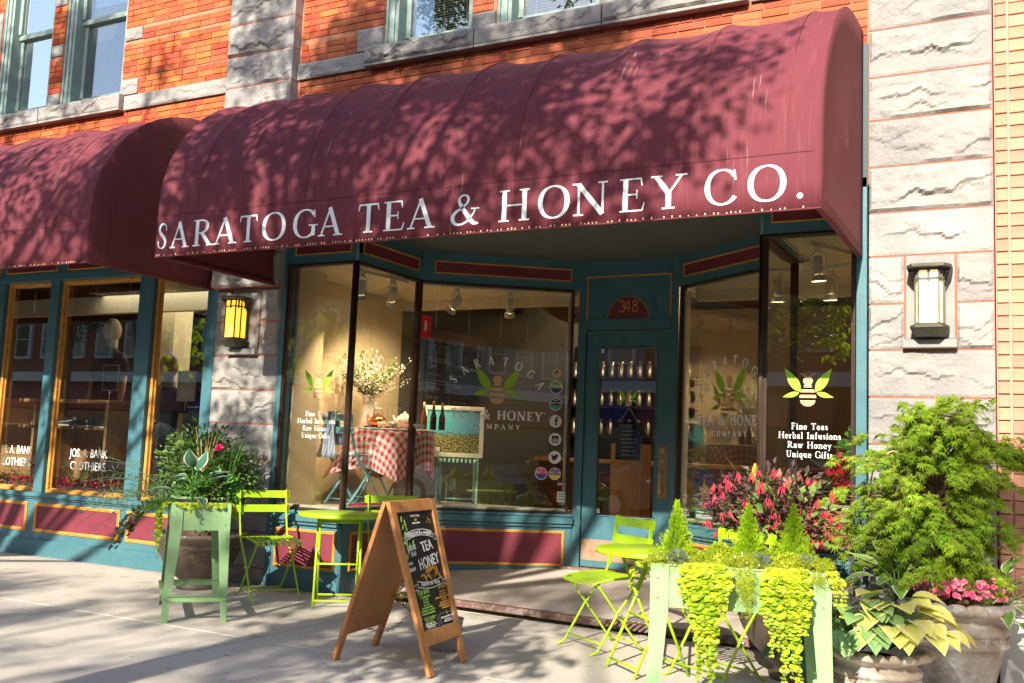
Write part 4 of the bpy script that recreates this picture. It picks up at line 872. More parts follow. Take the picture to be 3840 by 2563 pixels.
# ------------------------------------------------------------------ awnings
PROF = [(-1.475,2.69),(-1.475,2.86),(-1.475,3.02),(-1.47,3.16),(-1.455,3.29),(-1.425,3.41),(-1.385,3.52),(-1.33,3.63),(-1.26,3.735),(-1.18,3.84),(-1.085,3.94),(-.975,4.03),(-.85,4.11),(-.71,4.175),(-.56,4.22),(-.40,4.25),(-.22,4.27),(-.02,4.28)]
def awning(x0, x1, ribs, label, letters):
    a = thing('awning', label, 'awning', ((x0+x1)/2, 0, 2.69))
    nx = int((x1-x0)/.03); xs = [x0+(x1-x0)*i/nx for i in range(nx+1)]; vs = []; fs = []
    def sag(x, i):
        for p, q in zip(ribs, ribs[1:]):
            if p <= x <= q:
                t = (x-p)/(q-p); k = min(1, max(0, (i-3)/6)); return (1-(abs(2*t-1))**2.2)*.034*k*min(1, (q-p)/.5)
        return 0
    for x in xs:
        for i, (y, z) in enumerate(PROF):
            p, q = PROF[max(i-1,0)], PROF[min(i+1, len(PROF)-1)]; ny, nz = -(q[1]-p[1]), (q[0]-p[0]); l = math.hypot(ny, nz); s_ = sag(x, i); w = min(1, max(0, (i-2)/4))*.007*noise.noise(V((x*2.2, y*3, z*3)))+min(1, max(0, (i-2)/4))*.003*noise.noise(V((x*9, y*4, z*4)))
            vs.append((x, y - (ny/l)*(s_+w), z - (nz/l)*(s_+w)))
    n = len(PROF)
    for i in range(nx):
        for j in range(n-1): fs.append((i*n+j, (i+1)*n+j, (i+1)*n+j+1, i*n+j+1))
    m = MB(); m.add(vs, fs, smooth=True); o = m.build('canopy', 'awning', a)
    so = o.modifiers.new('thick', 'SOLIDIFY'); so.thickness = .004; so.offset = -1
    for x, nm in ((x0, 'end_panel'), (x1, 'end_panel')):
        m = MB(); poly_ = [(y, z) for y, z in PROF] + [(-.02, 2.69)]; sg = 1 if x == x1 else -1
        # slightly slack cloth: a fan of rings towards the middle
        cyz = (-.62, 3.35); rings = 7; vs = []; N_ = len(poly_)
        for k in range(rings+1):
            t = k/rings
            for (y, z) in poly_: vs.append((x-sg*.025*math.sin(math.pi*t)*.8 + sg*.001, cyz[0]+(y-cyz[0])*(1-t), cyz[1]+(z-cyz[1])*(1-t)))
        fs = [(k*N_+i, k*N_+(i+1) % N_, (k+1)*N_+(i+1) % N_, (k+1)*N_+i) for k in range(rings) for i in range(N_)]
        m.add(vs, fs, smooth=True); e = m.build(nm, 'awning_side', a); so = e.modifiers.new('thick', 'SOLIDIFY'); so.thickness = .003; so.offset = 0
    m = MB()
    for x in (x0+.02, x1-.02): m.bar((x, -1.45, 2.705), (x, -.03, 2.705), .030, .030)
    m.bar((x0+.02, -1.455, 2.705), (x1-.02, -1.455, 2.705), .028, .028)
    m.build('frame_bar', 'awning_side', a, bevel=.006)
    for x in ribs[1:-1]:
        m = MB(); m.tube([(x, y+.03, z-.03) for y, z in PROF[1::2]], .012, 6); m.build('rib', 'steel', a)
    m = MB()      # stitched hem and seam
    m.box(x0, -1.4785, 2.688, x1, -1.473, 2.697); m.box(x0+.01, -1.4785, 3.018, x1-.04, -1.474, 3.022); m.build('seam', 'awning_side', a)
    m = MB(); x = x0+.02; rr = random.Random(5)
    while x < x1-.03:
        if rr.random() > .25: m.box(x, -1.4795, 2.697, x+.007, -1.476, 2.703+rr.random()*.007)
        x += .026 if rr.random() > .3 else .05
    m.build('stitching', 'thread', a, kind='stuff')
    for x in ribs[1:-1]:
        m = MB(); off = .0008
        vs = []
        for i, (y, z) in enumerate(PROF):
            p, q = PROF[max(i-1,0)], PROF[min(i+1, n-1)]; ny, nz = -(q[1]-p[1]), (q[0]-p[0]); l = math.hypot(ny, nz)
            for dx in (-.0014, .0014): vs.append((x+dx, y+ny/l*.0025, z+nz/l*.0025))
        vs2 = [(v[0], v[1]+.004, v[2]-.002) for v in vs]; kk = len(vs)
        m.add(vs+vs2, [(2*i, 2*i+1, 2*i+3, 2*i+2) for i in range(n-1)] + [(2*i, 2*i+2, kk+2*i+2, kk+2*i) for i in range(n-1)] + [(2*i+1, kk+2*i+1, kk+2*i+3, 2*i+3) for i in range(n-1)]); m.build('panel_seam', 'awning_side', a)
    if letters:
        for c, xa, xb in letters:
            m = MB(); sx = (xb-xa)/(GL[c][0]*(1 if c != '.' else 1)); glyph(m, c, lambda a_, b_, d: V((xa+a_*sx, -1.4762-d, 2.752+b_*(.206 if c != '.' else .2))), .0016); m.build('letter', 'white_print', a)
    return a
LT = [('S',-6.150,-6.045),('A',-6.006,-5.815),('R',-5.769,-5.562),('A',-5.545,-5.328),('T',-5.295,-5.116),('O',-5.074,-4.842),('G',-4.779,-4.556),('A',-4.538,-4.337),('T',-4.199,-4.014),('E',-3.982,-3.805),('A',-3.775,-3.567),('&',-3.441,-3.213),('H',-3.075,-2.845),('O',-2.793,-2.566),('N',-2.546,-2.311),('E',-2.240,-2.074),('Y',-2.032,-1.824),('C',-1.708,-1.521),('O',-1.456,-1.232),('.',-1.180,-1.138)]
aw = awning(-6.165, -1.045, [-6.165,-5.75,-5.27,-4.68,-4.08,-3.51,-2.96,-2.37,-1.77,-1.23,-1.045], 'long maroon barrel awning lettered SARATOGA TEA & HONEY CO. over the entrance', LT)
aw2 = awning(-12.4, -6.962, [-12.4,-11.8,-11.2,-10.6,-10.0,-9.35,-8.7,-8.05,-7.4,-6.962], 'plain maroon barrel awning over the clothing shop, left of the lettered one', None)
m = MB()
for x in (-4.25, -2.33):  m.bar((x, -.95, 2.72+.30), (x, -1.40, 2.80), .03, .01)
m.build('frame_bracket', 'iron', aw)

# ------------------------------------------------------------------ wall lanterns
def lantern(loc, label, glass):
    t = thing('wall_lantern', label, 'wall lamp', loc, 'wall lanterns on the stone piers')
    # local: x across the wall, -y out, z from the middle
    w, d, h = .085, .115, .185
    def oct_(hw, dp, z): return [(-hw, 0, z), (-hw, -dp*.62, z), (-hw*.72, -dp, z), (hw*.72, -dp, z), (hw, -dp*.62, z), (hw, 0, z)]
    def pr(m, hw, dp, z0, z1, hw2=None, dp2=None):
        a = oct_(hw, dp, z0); b = oct_(hw2 or hw, dp2 or dp, z1); m.add(a+b, [tuple(range(6))[::-1], tuple(range(6, 12))] + [(i, (i+1) % 6, 6+(i+1) % 6, 6+i) for i in range(6)])
    m = MB(); pr(m, .135, .19, h, h+.022); m.build('roof', 'lamp_metal', t, bevel=.003, local=True)
    m = MB(); pr(m, .115, .165, -h-.022, -h); pr(m, .085, .115, -h-.072, -h-.022, .115, .160); m.build('base', 'lamp_metal', t, bevel=.003, local=True)
    m = MB()
    for sx in (-1, 1):     # side braces under the roof
        m.add([(sx*.132,-.004,h), (sx*.132,-.12,h), (sx*.088,-.004,h-.13), (sx*.128,-.004,h), (sx*.128,-.12,h), (sx*.084,-.004,h-.13)], [(0,1,2),(3,5,4),(0,3,4,1),(1,4,5,2),(2,5,3,0)])
    m.box(-.09, -.012, -h, .09, -.002, h); m.build('back_plate', 'lamp_metal', t, local=True)
    m = MB()
    P = oct_(w, .135, 0)
    for p in P: m.bar((p[0], p[1]-.0, -h), (p[0], p[1], h), .010, .010)
    for i in range(5):
        a, b = V(P[i]), V(P[i+1])
        for z in (-h+.008, h-.008, h-.068): m.bar(a+V((0,0,z)), b+V((0,0,z)), .012, .010, side=(0,0,1))
        mid = (a+b)/2; m.bar(mid+V((0,0,h-.086)), mid+V((0,0,h)), .016, .008)
    m.build('cage', 'lamp_metal', t, local=True)
    for i in range(5):
        a, b = V(P[i]), V(P[i+1]); c = (a+b)/2; n_ = V((0,-.07,0))-V((0,0,0)); a2 = a*.95; b2 = b*.95
        m = MB(); m.add([a2+V((0,0,-h)), b2+V((0,0,-h)), b2+V((0,0,h)), a2+V((0,0,h)), a2*.96+V((0,0,-h)), b2*.96+V((0,0,-h)), b2*.96+V((0,0,h)), a2*.96+V((0,0,h))], [(0,1,2,3),(7,6,5,4),(0,4,5,1),(2,6,7,3),(0,3,7,4),(1,5,6,2)])
        m.build('glass_pane', glass, t, local=True)
    return t
mat('lamp_metal', (.060,.058,.045), .5, (.095,.095,.08), 12, metal=.35)
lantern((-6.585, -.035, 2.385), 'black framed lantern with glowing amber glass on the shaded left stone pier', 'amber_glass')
lantern((-.615, -.035, 2.385), 'black framed lantern with pale sunlit glass on the bright right stone pier', 'amber_glass_sunlit')

# ------------------------------------------------------------------ tea shop interior
ZP = .70
def st_box(name, material, x0, y0, z0, x1, y1, z1, label=None, parent=None):
    m = MB(); m.box(x0,y0,z0,x1,y1,z1); o = m.build(name, material, parent, local=True)
    if parent is None: struct(o, label)
    return o
st_box('shop_floor', 'oak', -6.6, 2.06, -.1, -.8, 9.2, .17)
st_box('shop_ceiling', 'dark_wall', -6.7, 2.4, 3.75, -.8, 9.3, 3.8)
m = MB(); m.box(-6.16, .13, 0, -6.04, .52, 3.3); m.box(-6.50, .50, 0, -6.36, 2.3, 3.3); m.box(-6.36, .44, 0, -6.16, .50, 3.3); struct(m.build('display_wall', 'tan_wall'), 'cream side wall of the display window')
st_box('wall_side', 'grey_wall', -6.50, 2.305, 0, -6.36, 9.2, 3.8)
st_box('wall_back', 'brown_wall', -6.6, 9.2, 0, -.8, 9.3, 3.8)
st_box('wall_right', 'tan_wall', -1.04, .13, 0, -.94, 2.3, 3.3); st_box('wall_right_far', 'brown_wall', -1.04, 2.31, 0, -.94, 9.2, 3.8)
def poly_slab(name, mt, pts, z0, z1):
    n = len(pts); m = MB(); m.add([(x,y,z0) for x,y in pts]+[(x,y,z1) for x,y in pts], [tuple(range(n))[::-1], tuple(range(n,2*n))]+[(i,(i+1)%n,n+(i+1)%n,n+i) for i in range(n)]); return struct(m.build(name, mt))
LPOLY = [(-6.35,.13),(-5.42,.13),(-5.42,1.09),(-4.20,2.01),(-4.20,2.35),(-6.35,2.35)]
RPOLY = [(-7.03-x, y) for x, y in LPOLY][::-1]; RPOLY = [(max(-5.99, min(-1.05, x)), y) for x, y in RPOLY]
for P_ in (LPOLY, RPOLY):
    poly_slab('display_floor', 'cream_trim', P_, .55, ZP); poly_slab('display_ceiling', 'cream', P_, 2.90, 2.96)
for a, b in ((-6.36,-4.10), (-2.93,-1.04)): m = MB(); m.box(a, 2.28, 2.80, b, 2.38, 3.76); struct(m.build('ceiling_beam', 'cream'))
# track lights: warm spots that the photograph shows lit
def spot(loc, aim, label, lit=True, power=14):
    t = thing('track_spotlight', label, 'spotlight', loc, 'white spotlights on the ceiling tracks in the shop windows')
    d = V(aim).normalized(); q = d.to_track_quat('-Z', 'Y').to_matrix()
    T = lambda p: q @ V(p) + V((0,0,-.17))
    m = MB(); m.box(-.022, -.022, -.06, .022, .022, 0); m.build('mount', 'track_white', t, bevel=.004, local=True)
    m = MB(); m.tube([(0,0,-.05), (-.055,0,-.08), (-.055,0,-.20)], .0055, 6); m.tube([(0,0,-.05), (.055,0,-.08), (.055,0,-.20)], .0055, 6); m.build('yoke', 'track_white', t, local=True)
    m = MB(); m.tube([T((0,0,.085)), T((0,0,.08)), T((0,0,-.03)), T((0,0,-.06))], [.012,.032,.032,.034], 14); m.tube([T((0,0,-.06)), T((0,0,-.068)), T((0,0,-.105))], [.034,.052,.054], 16, cap=False); m.build('housing', 'track_white', t, local=True)
    m = MB(); m.tube([T((0,0,-.085)), T((0,0,-.09))], .042, 14); m.build('bulb', 'bulb' if lit else 'track_white', t, local=True)
    if lit:
        ld = bpy.data.lights.new('spot_light', 'SPOT'); ld.energy = power; ld.color = (1, .72, .42); ld.spot_size = R(95); ld.spot_blend = .8; ld.shadow_soft_size = .04
        lo = bpy.data.objects.new('spot_light', ld); COL.objects.link(lo); lo.parent = t; lo.location = T((0,0,-.12)); lo.rotation_euler = d.to_track_quat('-Z', 'Y').to_euler()
    return t
spot((-5.55, .42, 2.89), (-.25, .35, -1), 'white spotlight on a curved bracket beside the left corner post, lit', True, 60)
spot((-5.50, .85, 2.89), (-.5, .6, -1), 'white spotlight just behind the left corner post', True, 60)
spot((-5.15, 1.45, 2.89), (-.9, .25, -1), 'white spotlight at the second post of the left window', True, 46)
spot((-4.72, 1.80, 2.89), (-.25, .5, -1), 'white spotlight hanging in front of the dark duct', True, 26)
spot((-1.42, .42, 2.89), (.05, .1, -1), 'front lit spotlight in the right window, nearest the corner post', True, 20)
spot((-1.22, 1.05, 2.89), (.35, .3, -1), 'tilted lit spotlight nearest the right edge of the right window', True, 20)
spot((-1.50, 1.35, 2.89), (0, .1, -1), 'straight hanging spotlight in the middle of the right window', True, 10)
spot((-1.95, 1.60, 2.89), (.2, .5, -1), 'spotlight seen through the side pane behind the right corner post', True, 6)
for a, b, lab in (((-5.56,.38),(-5.46,1.05),'short white ceiling track over the scarf chair'), ((-5.46,1.18),(-4.55,1.86),'long white ceiling track along the slanted window'), ((-1.46,.32),(-1.10,1.2),'white ceiling track rising to the right window edge'), ((-2.6,1.95),(-1.10,1.12),'white ceiling track crossing the right window')):
    m = MB(); m.bar((a[0],a[1],2.888), (b[0],b[1],2.888), .034, .022, side=(0,0,1)); o = m.build('light_track', 'track_white', bevel=.004); o['label'] = lab; o['category'] = 'light track'; o['group'] = 'ceiling light tracks'
# low fill from the shop's own ceiling lamps deeper inside
for k, (x, y, z, e) in enumerate([(-4.6,4.3,3.3,26),(-2.6,5.5,3.3,30),(-5.0,7.2,3.3,26),(-3.6,3.2,3.3,16)]):
    t = thing('pendant_lamp', ['ceiling lamp over the front of the tea counter','ceiling lamp deep inside right of the door','ceiling lamp furthest back in the tea room','ceiling lamp straight behind the door glass'][k], 'ceiling lamp', (x, y, z+.45), 'warm lamps on the dark tea room ceiling')
    m = MB(); m.lathe([(.02,0),(.02,-.12),(.075,-.2),(.08,-.21)], n=14); m.build('shade', 'iron', t, local=True); m = MB(); m.ball((0,0,-.22), .045, 10, 6); m.build('bulb', 'bulb_small', t, local=True)
    ld = bpy.data.lights.new('lamp_light', 'POINT'); ld.energy = e; ld.color = (1,.66,.34); ld.shadow_soft_size = .08; lo = bpy.data.objects.new('lamp_light', ld); COL.objects.link(lo); lo.parent = t; lo.location = (0,0,-.42)
# spiral duct
t = thing('ventilation_duct', 'dark round spiral duct under the tea room ceiling', 'duct', (-5.3, 4, 3.1))
dp = [(-6.0,5.6,3.42), (-5.5,4.7,3.25), (-5.0,3.9,3.08), (-4.55,3.3,2.98), (-4.2,3.0,2.95)]
m = MB(); m.tube(dp, .24, 18); m.build('pipe', 'duct', t)
for k in range(20):
    q = k/19*(len(dp)-1); i = min(int(q), len(dp)-2); f = q-i; p = V(dp[i]).lerp(V(dp[i+1]), f); d = (V(dp[i+1])-V(dp[i])).normalized()
    m = MB(); m.tube([p-d*.008, p+d*.008], .247, 18); m.build('rib', 'brass_dark', t)
mat('wood_dark', (.06,.03,.015), .6)
# fire extinguisher sign, chalk menu board on the side wall
W = Frame((-6.355, 9.0), (-6.355, 2.3)); W = Frame((-6.36, 2.3), (-6.36, 9.0))
t = thing('fire_extinguisher_sign', 'red sign with white extinguisher picture on the grey wall', 'sign', (-6.36, 2.78, 2.6))
m = MB(); m.hexa([(-6.36,2.66,2.53),(-6.36,2.90,2.53),(-6.28,2.78,2.53),(-6.28,2.78,2.53),(-6.36,2.66,2.80),(-6.36,2.90,2.80),(-6.28,2.78,2.80),(-6.28,2.78,2.80)]); m.build('sign_face', 'sticker_red', t)
f_ = lambda x, y, d: V((-6.318+x*.5+d, 2.72+x*.75, 2.67+y-.0)) + V((.004, -.003, 0)); m = MB(); poly(m, f_, [(-.018,-.05),(.018,-.05),(.018,.05),(.006,.075),(-.006,.075),(-.018,.05)]); m.build('sign_picture', 'sticker_white', t)
t = thing('menu_board', 'large black chalk menu with jars drawn along its top', 'chalkboard', (-6.36, 3.4, 1.4))
m = MB(); W.box(m, .50, 1.80, 1.42, 2.52, .0, .02); m.build('board', 'chalk_board', t)
m = MB(); W.box(m, .46, 1.84, 2.52, 2.68, 0, .05); m.build('top_beam', 'wood_dark', t)
random.seed(21)
m = MB(); k = 0
for i in range(10):
    u = .58+.12*i; f_ = lambda x, y, d: W.pt(u+x, 2.38+y, .021+d)
    stroke(m, [(x, y, .004) for x, y in ((-.03,.0),(-.03,.09),(-.018,.11),(.018,.11),(.03,.09),(.03,.0),(-.03,0))], f_, 0, .0006)
def jot(u0, z, s_, size, mt_list): text_into(mt_list, s_, lambda x, y, d: W.pt(u0+x, z+y, .021+d), size, 'LEFT')
for z, s_ in ((2.28,'Tea of the Month'),(2.20,'Enjoy 16 oz'),(2.12,'new harvest'),(1.95,'Hot Tea'),(1.85,'Small  Large'),(1.68,'Iced Tea'),(1.60,'Black  Green')): jot(.56, z, s_, .075 if 'T' in s_ else .05, m)
for z, s_ in ((2.25,'Iced Cold Brew'),(2.14,'Cup of the Day'),(2.0,'Matcha'),(1.92,'Lattes  Smoothies'),(1.82,'Shaken  Whisked'),(1.66,'Lemonade'),(1.58,'Honey  Lavender')): jot(1.14, z, s_, .075 if s_ in ('Matcha','Lemonade','Iced Cold Brew') else .045, m)
for a, b, c, d in ((.54,1.06,2.06,2.34), (.54,1.06,1.5,2.03)): m2 = MB(); W.ring(m2, a, b, c, d, .006, .02, .022); m2.build('chalk_border', 'chalk_grey', t)
m.build('chalk_text', 'chalk_grey', t)
# shelves of tea jars behind the counter
sh = thing('tea_jar_shelves', 'dark wall shelves behind the counter with rows of tea tins', 'shelf', (-4.4, 6.9, 0))
for z in (1.55,1.98,2.41): m = MB(); m.box(-6.35, 6.75, z-.03, -4.35, 7.05, z); m.build('shelf', 'wood_dark', sh)
m = MB(); m.box(-6.35, 7.05, .2, -4.35, 7.1, 2.9); m.build('back_board', 'dark_wall', sh)
jar0 = None; random.seed(4)
for z, zn in ((1.55,'lowest'),(1.98,'middle'),(2.41,'top')):
    for i in range(13):
        x = -6.27+i*.15
        if jar0 is None:
            jar0 = thing('tea_jar', '', 'jar', (x, 6.9, z)); m = MB(); m.lathe([(0,0),(.045,0),(.048,.02),(.048,.16),(.03,.19),(.03,.21),(0,.21)], n=10); m.build('body', 'steel', jar0, local=True); m = MB(); m.lathe([(0,.21),(.034,.21),(.034,.24),(0,.245)], n=10); m.build('lid', 'brass', jar0, local=True); j = jar0
        else: j = copy_tree(jar0); j.location = (x, 6.9, z)
        j['label'] = 'shiny lidded tea jar on the %s shelf behind the counter' % zn; j['group'] = 'tea jars on the %s shelf' % zn
t = thing('shop_counter', 'dark wooden tea counter across the back of the shop', 'counter', (-4.2, 5.2, 0)); m = MB(); m.box(-5.9, 5.0, .15, -2.4, 5.6, 1.15); m.build('body', 'wood_dark', t); m = MB(); m.box(-5.95, 4.95, 1.152, -2.35, 5.65, 1.2); m.build('top', 'oak', t, bevel=.01)
t = thing('wooden_post', 'warm brown timber partition just behind the entrance', 'partition', (-3.9, 3.2, .16)); m = MB(); m.box(-4.1, 3.1, .16, -3.75, 3.4, 1.4); m.build('body', 'oak', t)
# gingham table
tb = thing('display_table', 'round table frame under the gingham cloth in the left window', 'table', (-5.72, 1.28, ZP))
m = MB(); m.lathe([(0,.725),(.43,.725),(.43,.74),(0,.74)], n=28); m.build('top', 'blue_paint', tb, local=True)
for s_ in (-1, 1):
    m = MB(); m.tube([(-.22*s_,-.24,.72),(.22*s_,-.24,0)], .011, 6); m.build('leg', 'blue_paint', tb, local=True); m = MB(); m.tube([(-.22*s_,.24,.72),(.22*s_,.24,0)], .011, 6); m.build('leg', 'blue_paint', tb, local=True)
cl = MB(); nr, na = 14, 72; vs = []; uv = []; fs = []
for i in range(nr+1):
    for k in range(na):
        a = 2*math.pi*k/na; q = abs(math.cos(2*a))
        if i <= 5: r = .425*i/5; z = .745
        else:
            t_ = (i-5)/(nr-5); drop = (.40+.13*(1-q))*t_; fold = .045*math.sin(a*9+math.sin(a*2))*t_ + .02*math.sin(a*5+1)*t_; r = .425+.01*min(1, t_*4)+fold*(1 if math.cos(a) < .2 else .45)+((.05+.20*(1-q)) if math.cos(a) < .1 else .0)*t_; z = .745-drop*(1-.02)
        vs.append((-5.72+r*math.cos(a), 1.28+r*math.sin(a), ZP+z)); rr = r if i <= 5 else .437+(i-5)/(nr-5)*(.42+.12*(1-q)); uv.append((rr*math.cos(a)*13+50, rr*math.sin(a)*13+50))
for i in range(nr):
    for k in range(na): fs.append((i*na+k, i*na+(k+1) % na, (i+1)*na+(k+1) % na, (i+1)*na+k))
cl.add(vs, fs, uv, True); o = cl.build('tablecloth', 'gingham'); o['label'] = 'red and white gingham cloth draped over the round display table'; o['category'] = 'tablecloth'
# ------------------------------------------------------------------ folding bistro chairs and tables
def bistro_chair(label, mt, group, loc=(0,0,0), tr=.0085):
    t = thing('bistro_chair', label, 'chair', loc, group); W_ = .205
    for s in (-1, 1):
        m = MB()
        P = [(-.235,.865),(-.205,.66),(-.165,.52)]
        for a, b in zip(P, P[1:]): m.bar((a[0], s*W_, a[1]), (b[0], s*W_, b[1]), .030, .006, side=(1,0,0))
        m.build('back_upright', mt, t, local=True, bevel=.002)
        m = MB(); m.tube([(-.165, s*W_, .53), (-.14, s*W_, .46), (.02, s*W_, .27), (.175, s*W_, .03), (.215, s*W_, .008)], tr, 7); m.ball((.222, s*W_, .008), .014, 7, 5, (1.4,1,.5)); m.build('front_leg', mt, t, local=True)
        m = MB(); m.tube([(.175, s*(W_-.03), .455), (.15, s*(W_-.03), .42), (-.02, s*(W_-.03), .215), (-.17, s*(W_-.03), .03), (-.21, s*(W_-.03), .008)], tr, 7); m.ball((-.217, s*(W_-.03), .008), .014, 7, 5, (1.4,1,.5)); m.build('rear_leg', mt, t, local=True)
        m = MB(); m.tube([(.006, s*(W_-.04), .245), (.006, s*(W_+.012), .245)], .009, 8); m.tube([(.172, s*(W_-.05), .452), (.172, s*(W_-.012), .452)], .009, 8); m.build('rivet', 'steel', t, local=True)
        m = MB()    # curved side bar of the seat
        m.tube([(-.20, s*.19, .476), (-.1, s*.20, .482), (.05, s*.20, .477), (.17, s*.195, .462), (.215, s*.185, .445)], .007, 6); m.build('seat_rail', mt, t, local=True)
    m = MB(); m.tube([(.150, -W_, .07), (.150, W_, .07)], .0065, 6); m.build('stretcher', mt, t, local=True)
    m = MB(); m.tube([(-.150, -W_+.03, .055), (-.150, W_-.03, .055)], .0065, 6); m.build('stretcher', mt, t, local=True)
    for z0, x in ((.795,-.226), (.675,-.209)):
        m = MB(); n = 8; vs = []
        for i in range(n+1):
            y = -.235+.47*i/n; bx = x - .022*(1-(2*i/n-1)**2)
            for dz, dx in ((0,0), (.062,-.010)): vs += [(bx+dx, y, z0+dz), (bx+dx-.004, y, z0+dz)]
        fs = []
        for i in range(n):
            a = i*4; b = a+4; fs += [(a, b, b+2, a+2), (a+1, a+3, b+3, b+1), (a+2, b+2, b+3, a+3), (a, a+1, b+1, b)]
        fs += [(0,2,3,1), (n*4, n*4+1, n*4+3, n*4+2)]
        m.add(vs, fs, smooth=False); m.build('back_slat', mt, t, local=True, bevel=.0015)
    for i in range(9):
        y = -.172+.043*i; m = MB(); P = [(-.20,.474),(-.10,.479),(.02,.478),(.12,.468),(.185,.452),(.215,.438)]; bow = .02*(1-(i/4-1)**2)
        P = [(p[0]+ (bow if k > 2 else (-bow if k == 0 else 0)), p[1]) for k, p in enumerate(P)]
        vs = []
        for p in P: vs += [(p[0], y-.011, p[1]), (p[0], y+.011, p[1]), (p[0], y+.011, p[1]-.003), (p[0], y-.011, p[1]-.003)]
        fs = [(0,3,2,1)]
        for k in range(len(P)-1):
            a = k*4; b = a+4; fs += [(a, a+1, b+1, b), (a+1, a+2, b+2, b+1), (a+2, a+3, b+3, b+2), (a+3, a, b, b+3)]
        e = (len(P)-1)*4; fs.append((e, e+1, e+2, e+3)); m.add(vs, fs); m.build('seat_slat', mt, t, local=True)
    for x, z in ((-.16,.468), (.12,.460)): m = MB(); m.bar((x, -.19, z), (x, .19, z), .014, .005, side=(1,0,0)); m.build('seat_cross_bar', mt, t, local=True)
    return t
def relabel(o, label, loc, rz, rx=0):
    o['label'] = label; o.location = loc; o.rotation_euler = (rx, 0, R(rz)); return o
GRP = 'lime folding bistro chairs'
ch = bistro_chair('lime bistro chair against the left stone pier, beside the mint planter', 'lime', GRP)
relabel(ch, ch['label'], (-5.68, -.46, 0), -28)
relabel(copy_tree(ch), 'lime bistro chair hidden behind the chalkboard sign, only its back showing', (-4.70, -.02, 0), -37)
relabel(copy_tree(ch), 'lime bistro chair in front of the shop door, beside the right table', (-2.60, -.64, 0), -124)
relabel(copy_tree(ch), 'lime bistro chair under and behind the right mint planter', (-1.70, -1.06, 0), -118)
def bistro_table(label, loc, rz):
    t = thing('bistro_table', label, 'table', loc, 'lime round bistro tables'); t.rotation_euler = (0, 0, R(rz)); Rr = .335
    m = MB(); m.lathe([(0,.728),(Rr-.006,.728),(Rr,.724),(Rr+.001,.700),(Rr-.004,.698),(Rr-.006,.722),(0,.724)], n=48); m.build('top', 'lime', t, local=True)
    for s in (-1, 1):
        for nm, a, b, w in (('leg', (-.13,.715), (.19,.0), .175), ('leg', (.13,.715), (-.19,.0), .155)):
            m = MB(); m.tube([(a[0], s*w, a[1]), (b[0], s*w, b[1])], .0095, 8); m.build(nm, 'lime', t, local=True)
        m = MB(); m.tube([(.0, s*.14, .4245), (.0, s*.19, .4245)], .010, 8); m.build('rivet', 'steel', t, local=True)
    for x, z, w in ((.165,.055,.175), (-.165,.055,.155), (.045,.325,.175), (-.10,.66,.155), (.10,.66,.175)):
        m = MB(); m.tube([(x, -w, z), (x, w, z)], .0085, 7); m.build('cross_bar', 'lime', t, local=True)
    return t
bistro_table('lime round bistro table between the left lime chair and the chalkboard sign', (-5.0, -.42, 0), -53)
bistro_table('lime round bistro table behind the left end of the right mint planter', (-2.10, -1.14, 0), 229)

# ------------------------------------------------------------------ sandwich board
sb = thing('sandwich_board', 'wooden folding pavement sign with chalk lettering about tea and honey', 'sign', (-3.43, -1.82, 0))
fl, fr_, bl, br = V((-3.06,-2.10,0)), V((-3.11,-1.60,0)), V((-3.74,-2.06,0)), V((-3.80,-1.52,0)); rl, rr_ = V((-3.415,-2.08,.955)), V((-3.43,-1.555,.960))
def leaf_frame(a, b, c, d, side):     # a,b ridge left/right, c,d feet left/right
    n = (b-a).cross(c-a).normalized()
    if n.x*side < 0: n = -n
    off = n*.012
    for p, q, s_ in ((a, c, 1), (b, d, -1)):
        e = (b-a).normalized()*.026*s_; m = MB(); m.bar(p+e+off, q+e+off, .052, .026, side=(b-a)); m.build('leg', 'wood', sb, bevel=.003)
    dn = lambda t: (a.lerp(c, t), b.lerp(d, t))
    for t, w in ((.035,.07), (.80,.085)):
        p, q = dn(t); e = (q-p).normalized(); m = MB(); m.bar(p+e*.053+off*1.03, q-e*.053+off*1.03, w, .024, side=(c-a)); m.build('rail', 'wood', sb, bevel=.003)
    return dn, n
dnF, nF = leaf_frame(rl, rr_, fl, fr_, 1); dnB, nB = leaf_frame(rl, rr_, bl, br, -1)
def face(dn, n, t0, t1, off, mt, name):
    (p0, q0), (p1, q1) = dn(t0), dn(t1); m = MB(); e = (q0-p0).normalized()*.050
    P = [p1+e, q1-e, q0-e, p0+e]; m.add([v+n*(off+.004) for v in P]+[v+n*off for v in P], [(0,1,2,3),(7,6,5,4),(0,4,5,1),(1,5,6,2),(2,6,7,3),(3,7,4,0)]); return m.build(name, mt, sb)
bf = face(dnF, nF, .07, .765, .008, 'chalk_black', 'sign_panel'); face(dnB, nB, .07, .765, .006, 'wood_panel', 'back_panel'); face(dnF, nF, .07, .765, .001, 'wood_panel', 'backing')
(p0, q0), (p1, q1) = dnF(.07), dnF(.765); e_ = (q0-p0).normalized(); BO = p0+e_*.052; BU = e_; BV = (p1-p0); BW = (q0-p0).length-.104; BH = BV.length; BV = BV.normalized()
cc = [MB() for _ in range(4)]     # white, green, gold, grey
def bt(k, s_, x, y, size, rot=0, sx=1, align='CENTER', off=0.0006, bold=0.0):
    bold *= .35
    text_into(cc[k], s_, lambda a, b, d: BO+BU*(x*BW+a)+BV*(y*BH-b)+nF*(.0125+d), size, align, sx, R(rot), offset=bold)
def bs(k, pts, w, lift=0):
    f_ = lambda a, b, d: BO+BU*(a*BW)+BV*(b*BH)+nF*(.0125+d); stroke(cc[k], [(a, b*1.0, w) for a, b in pts][::-1], f_, lift, .0005)
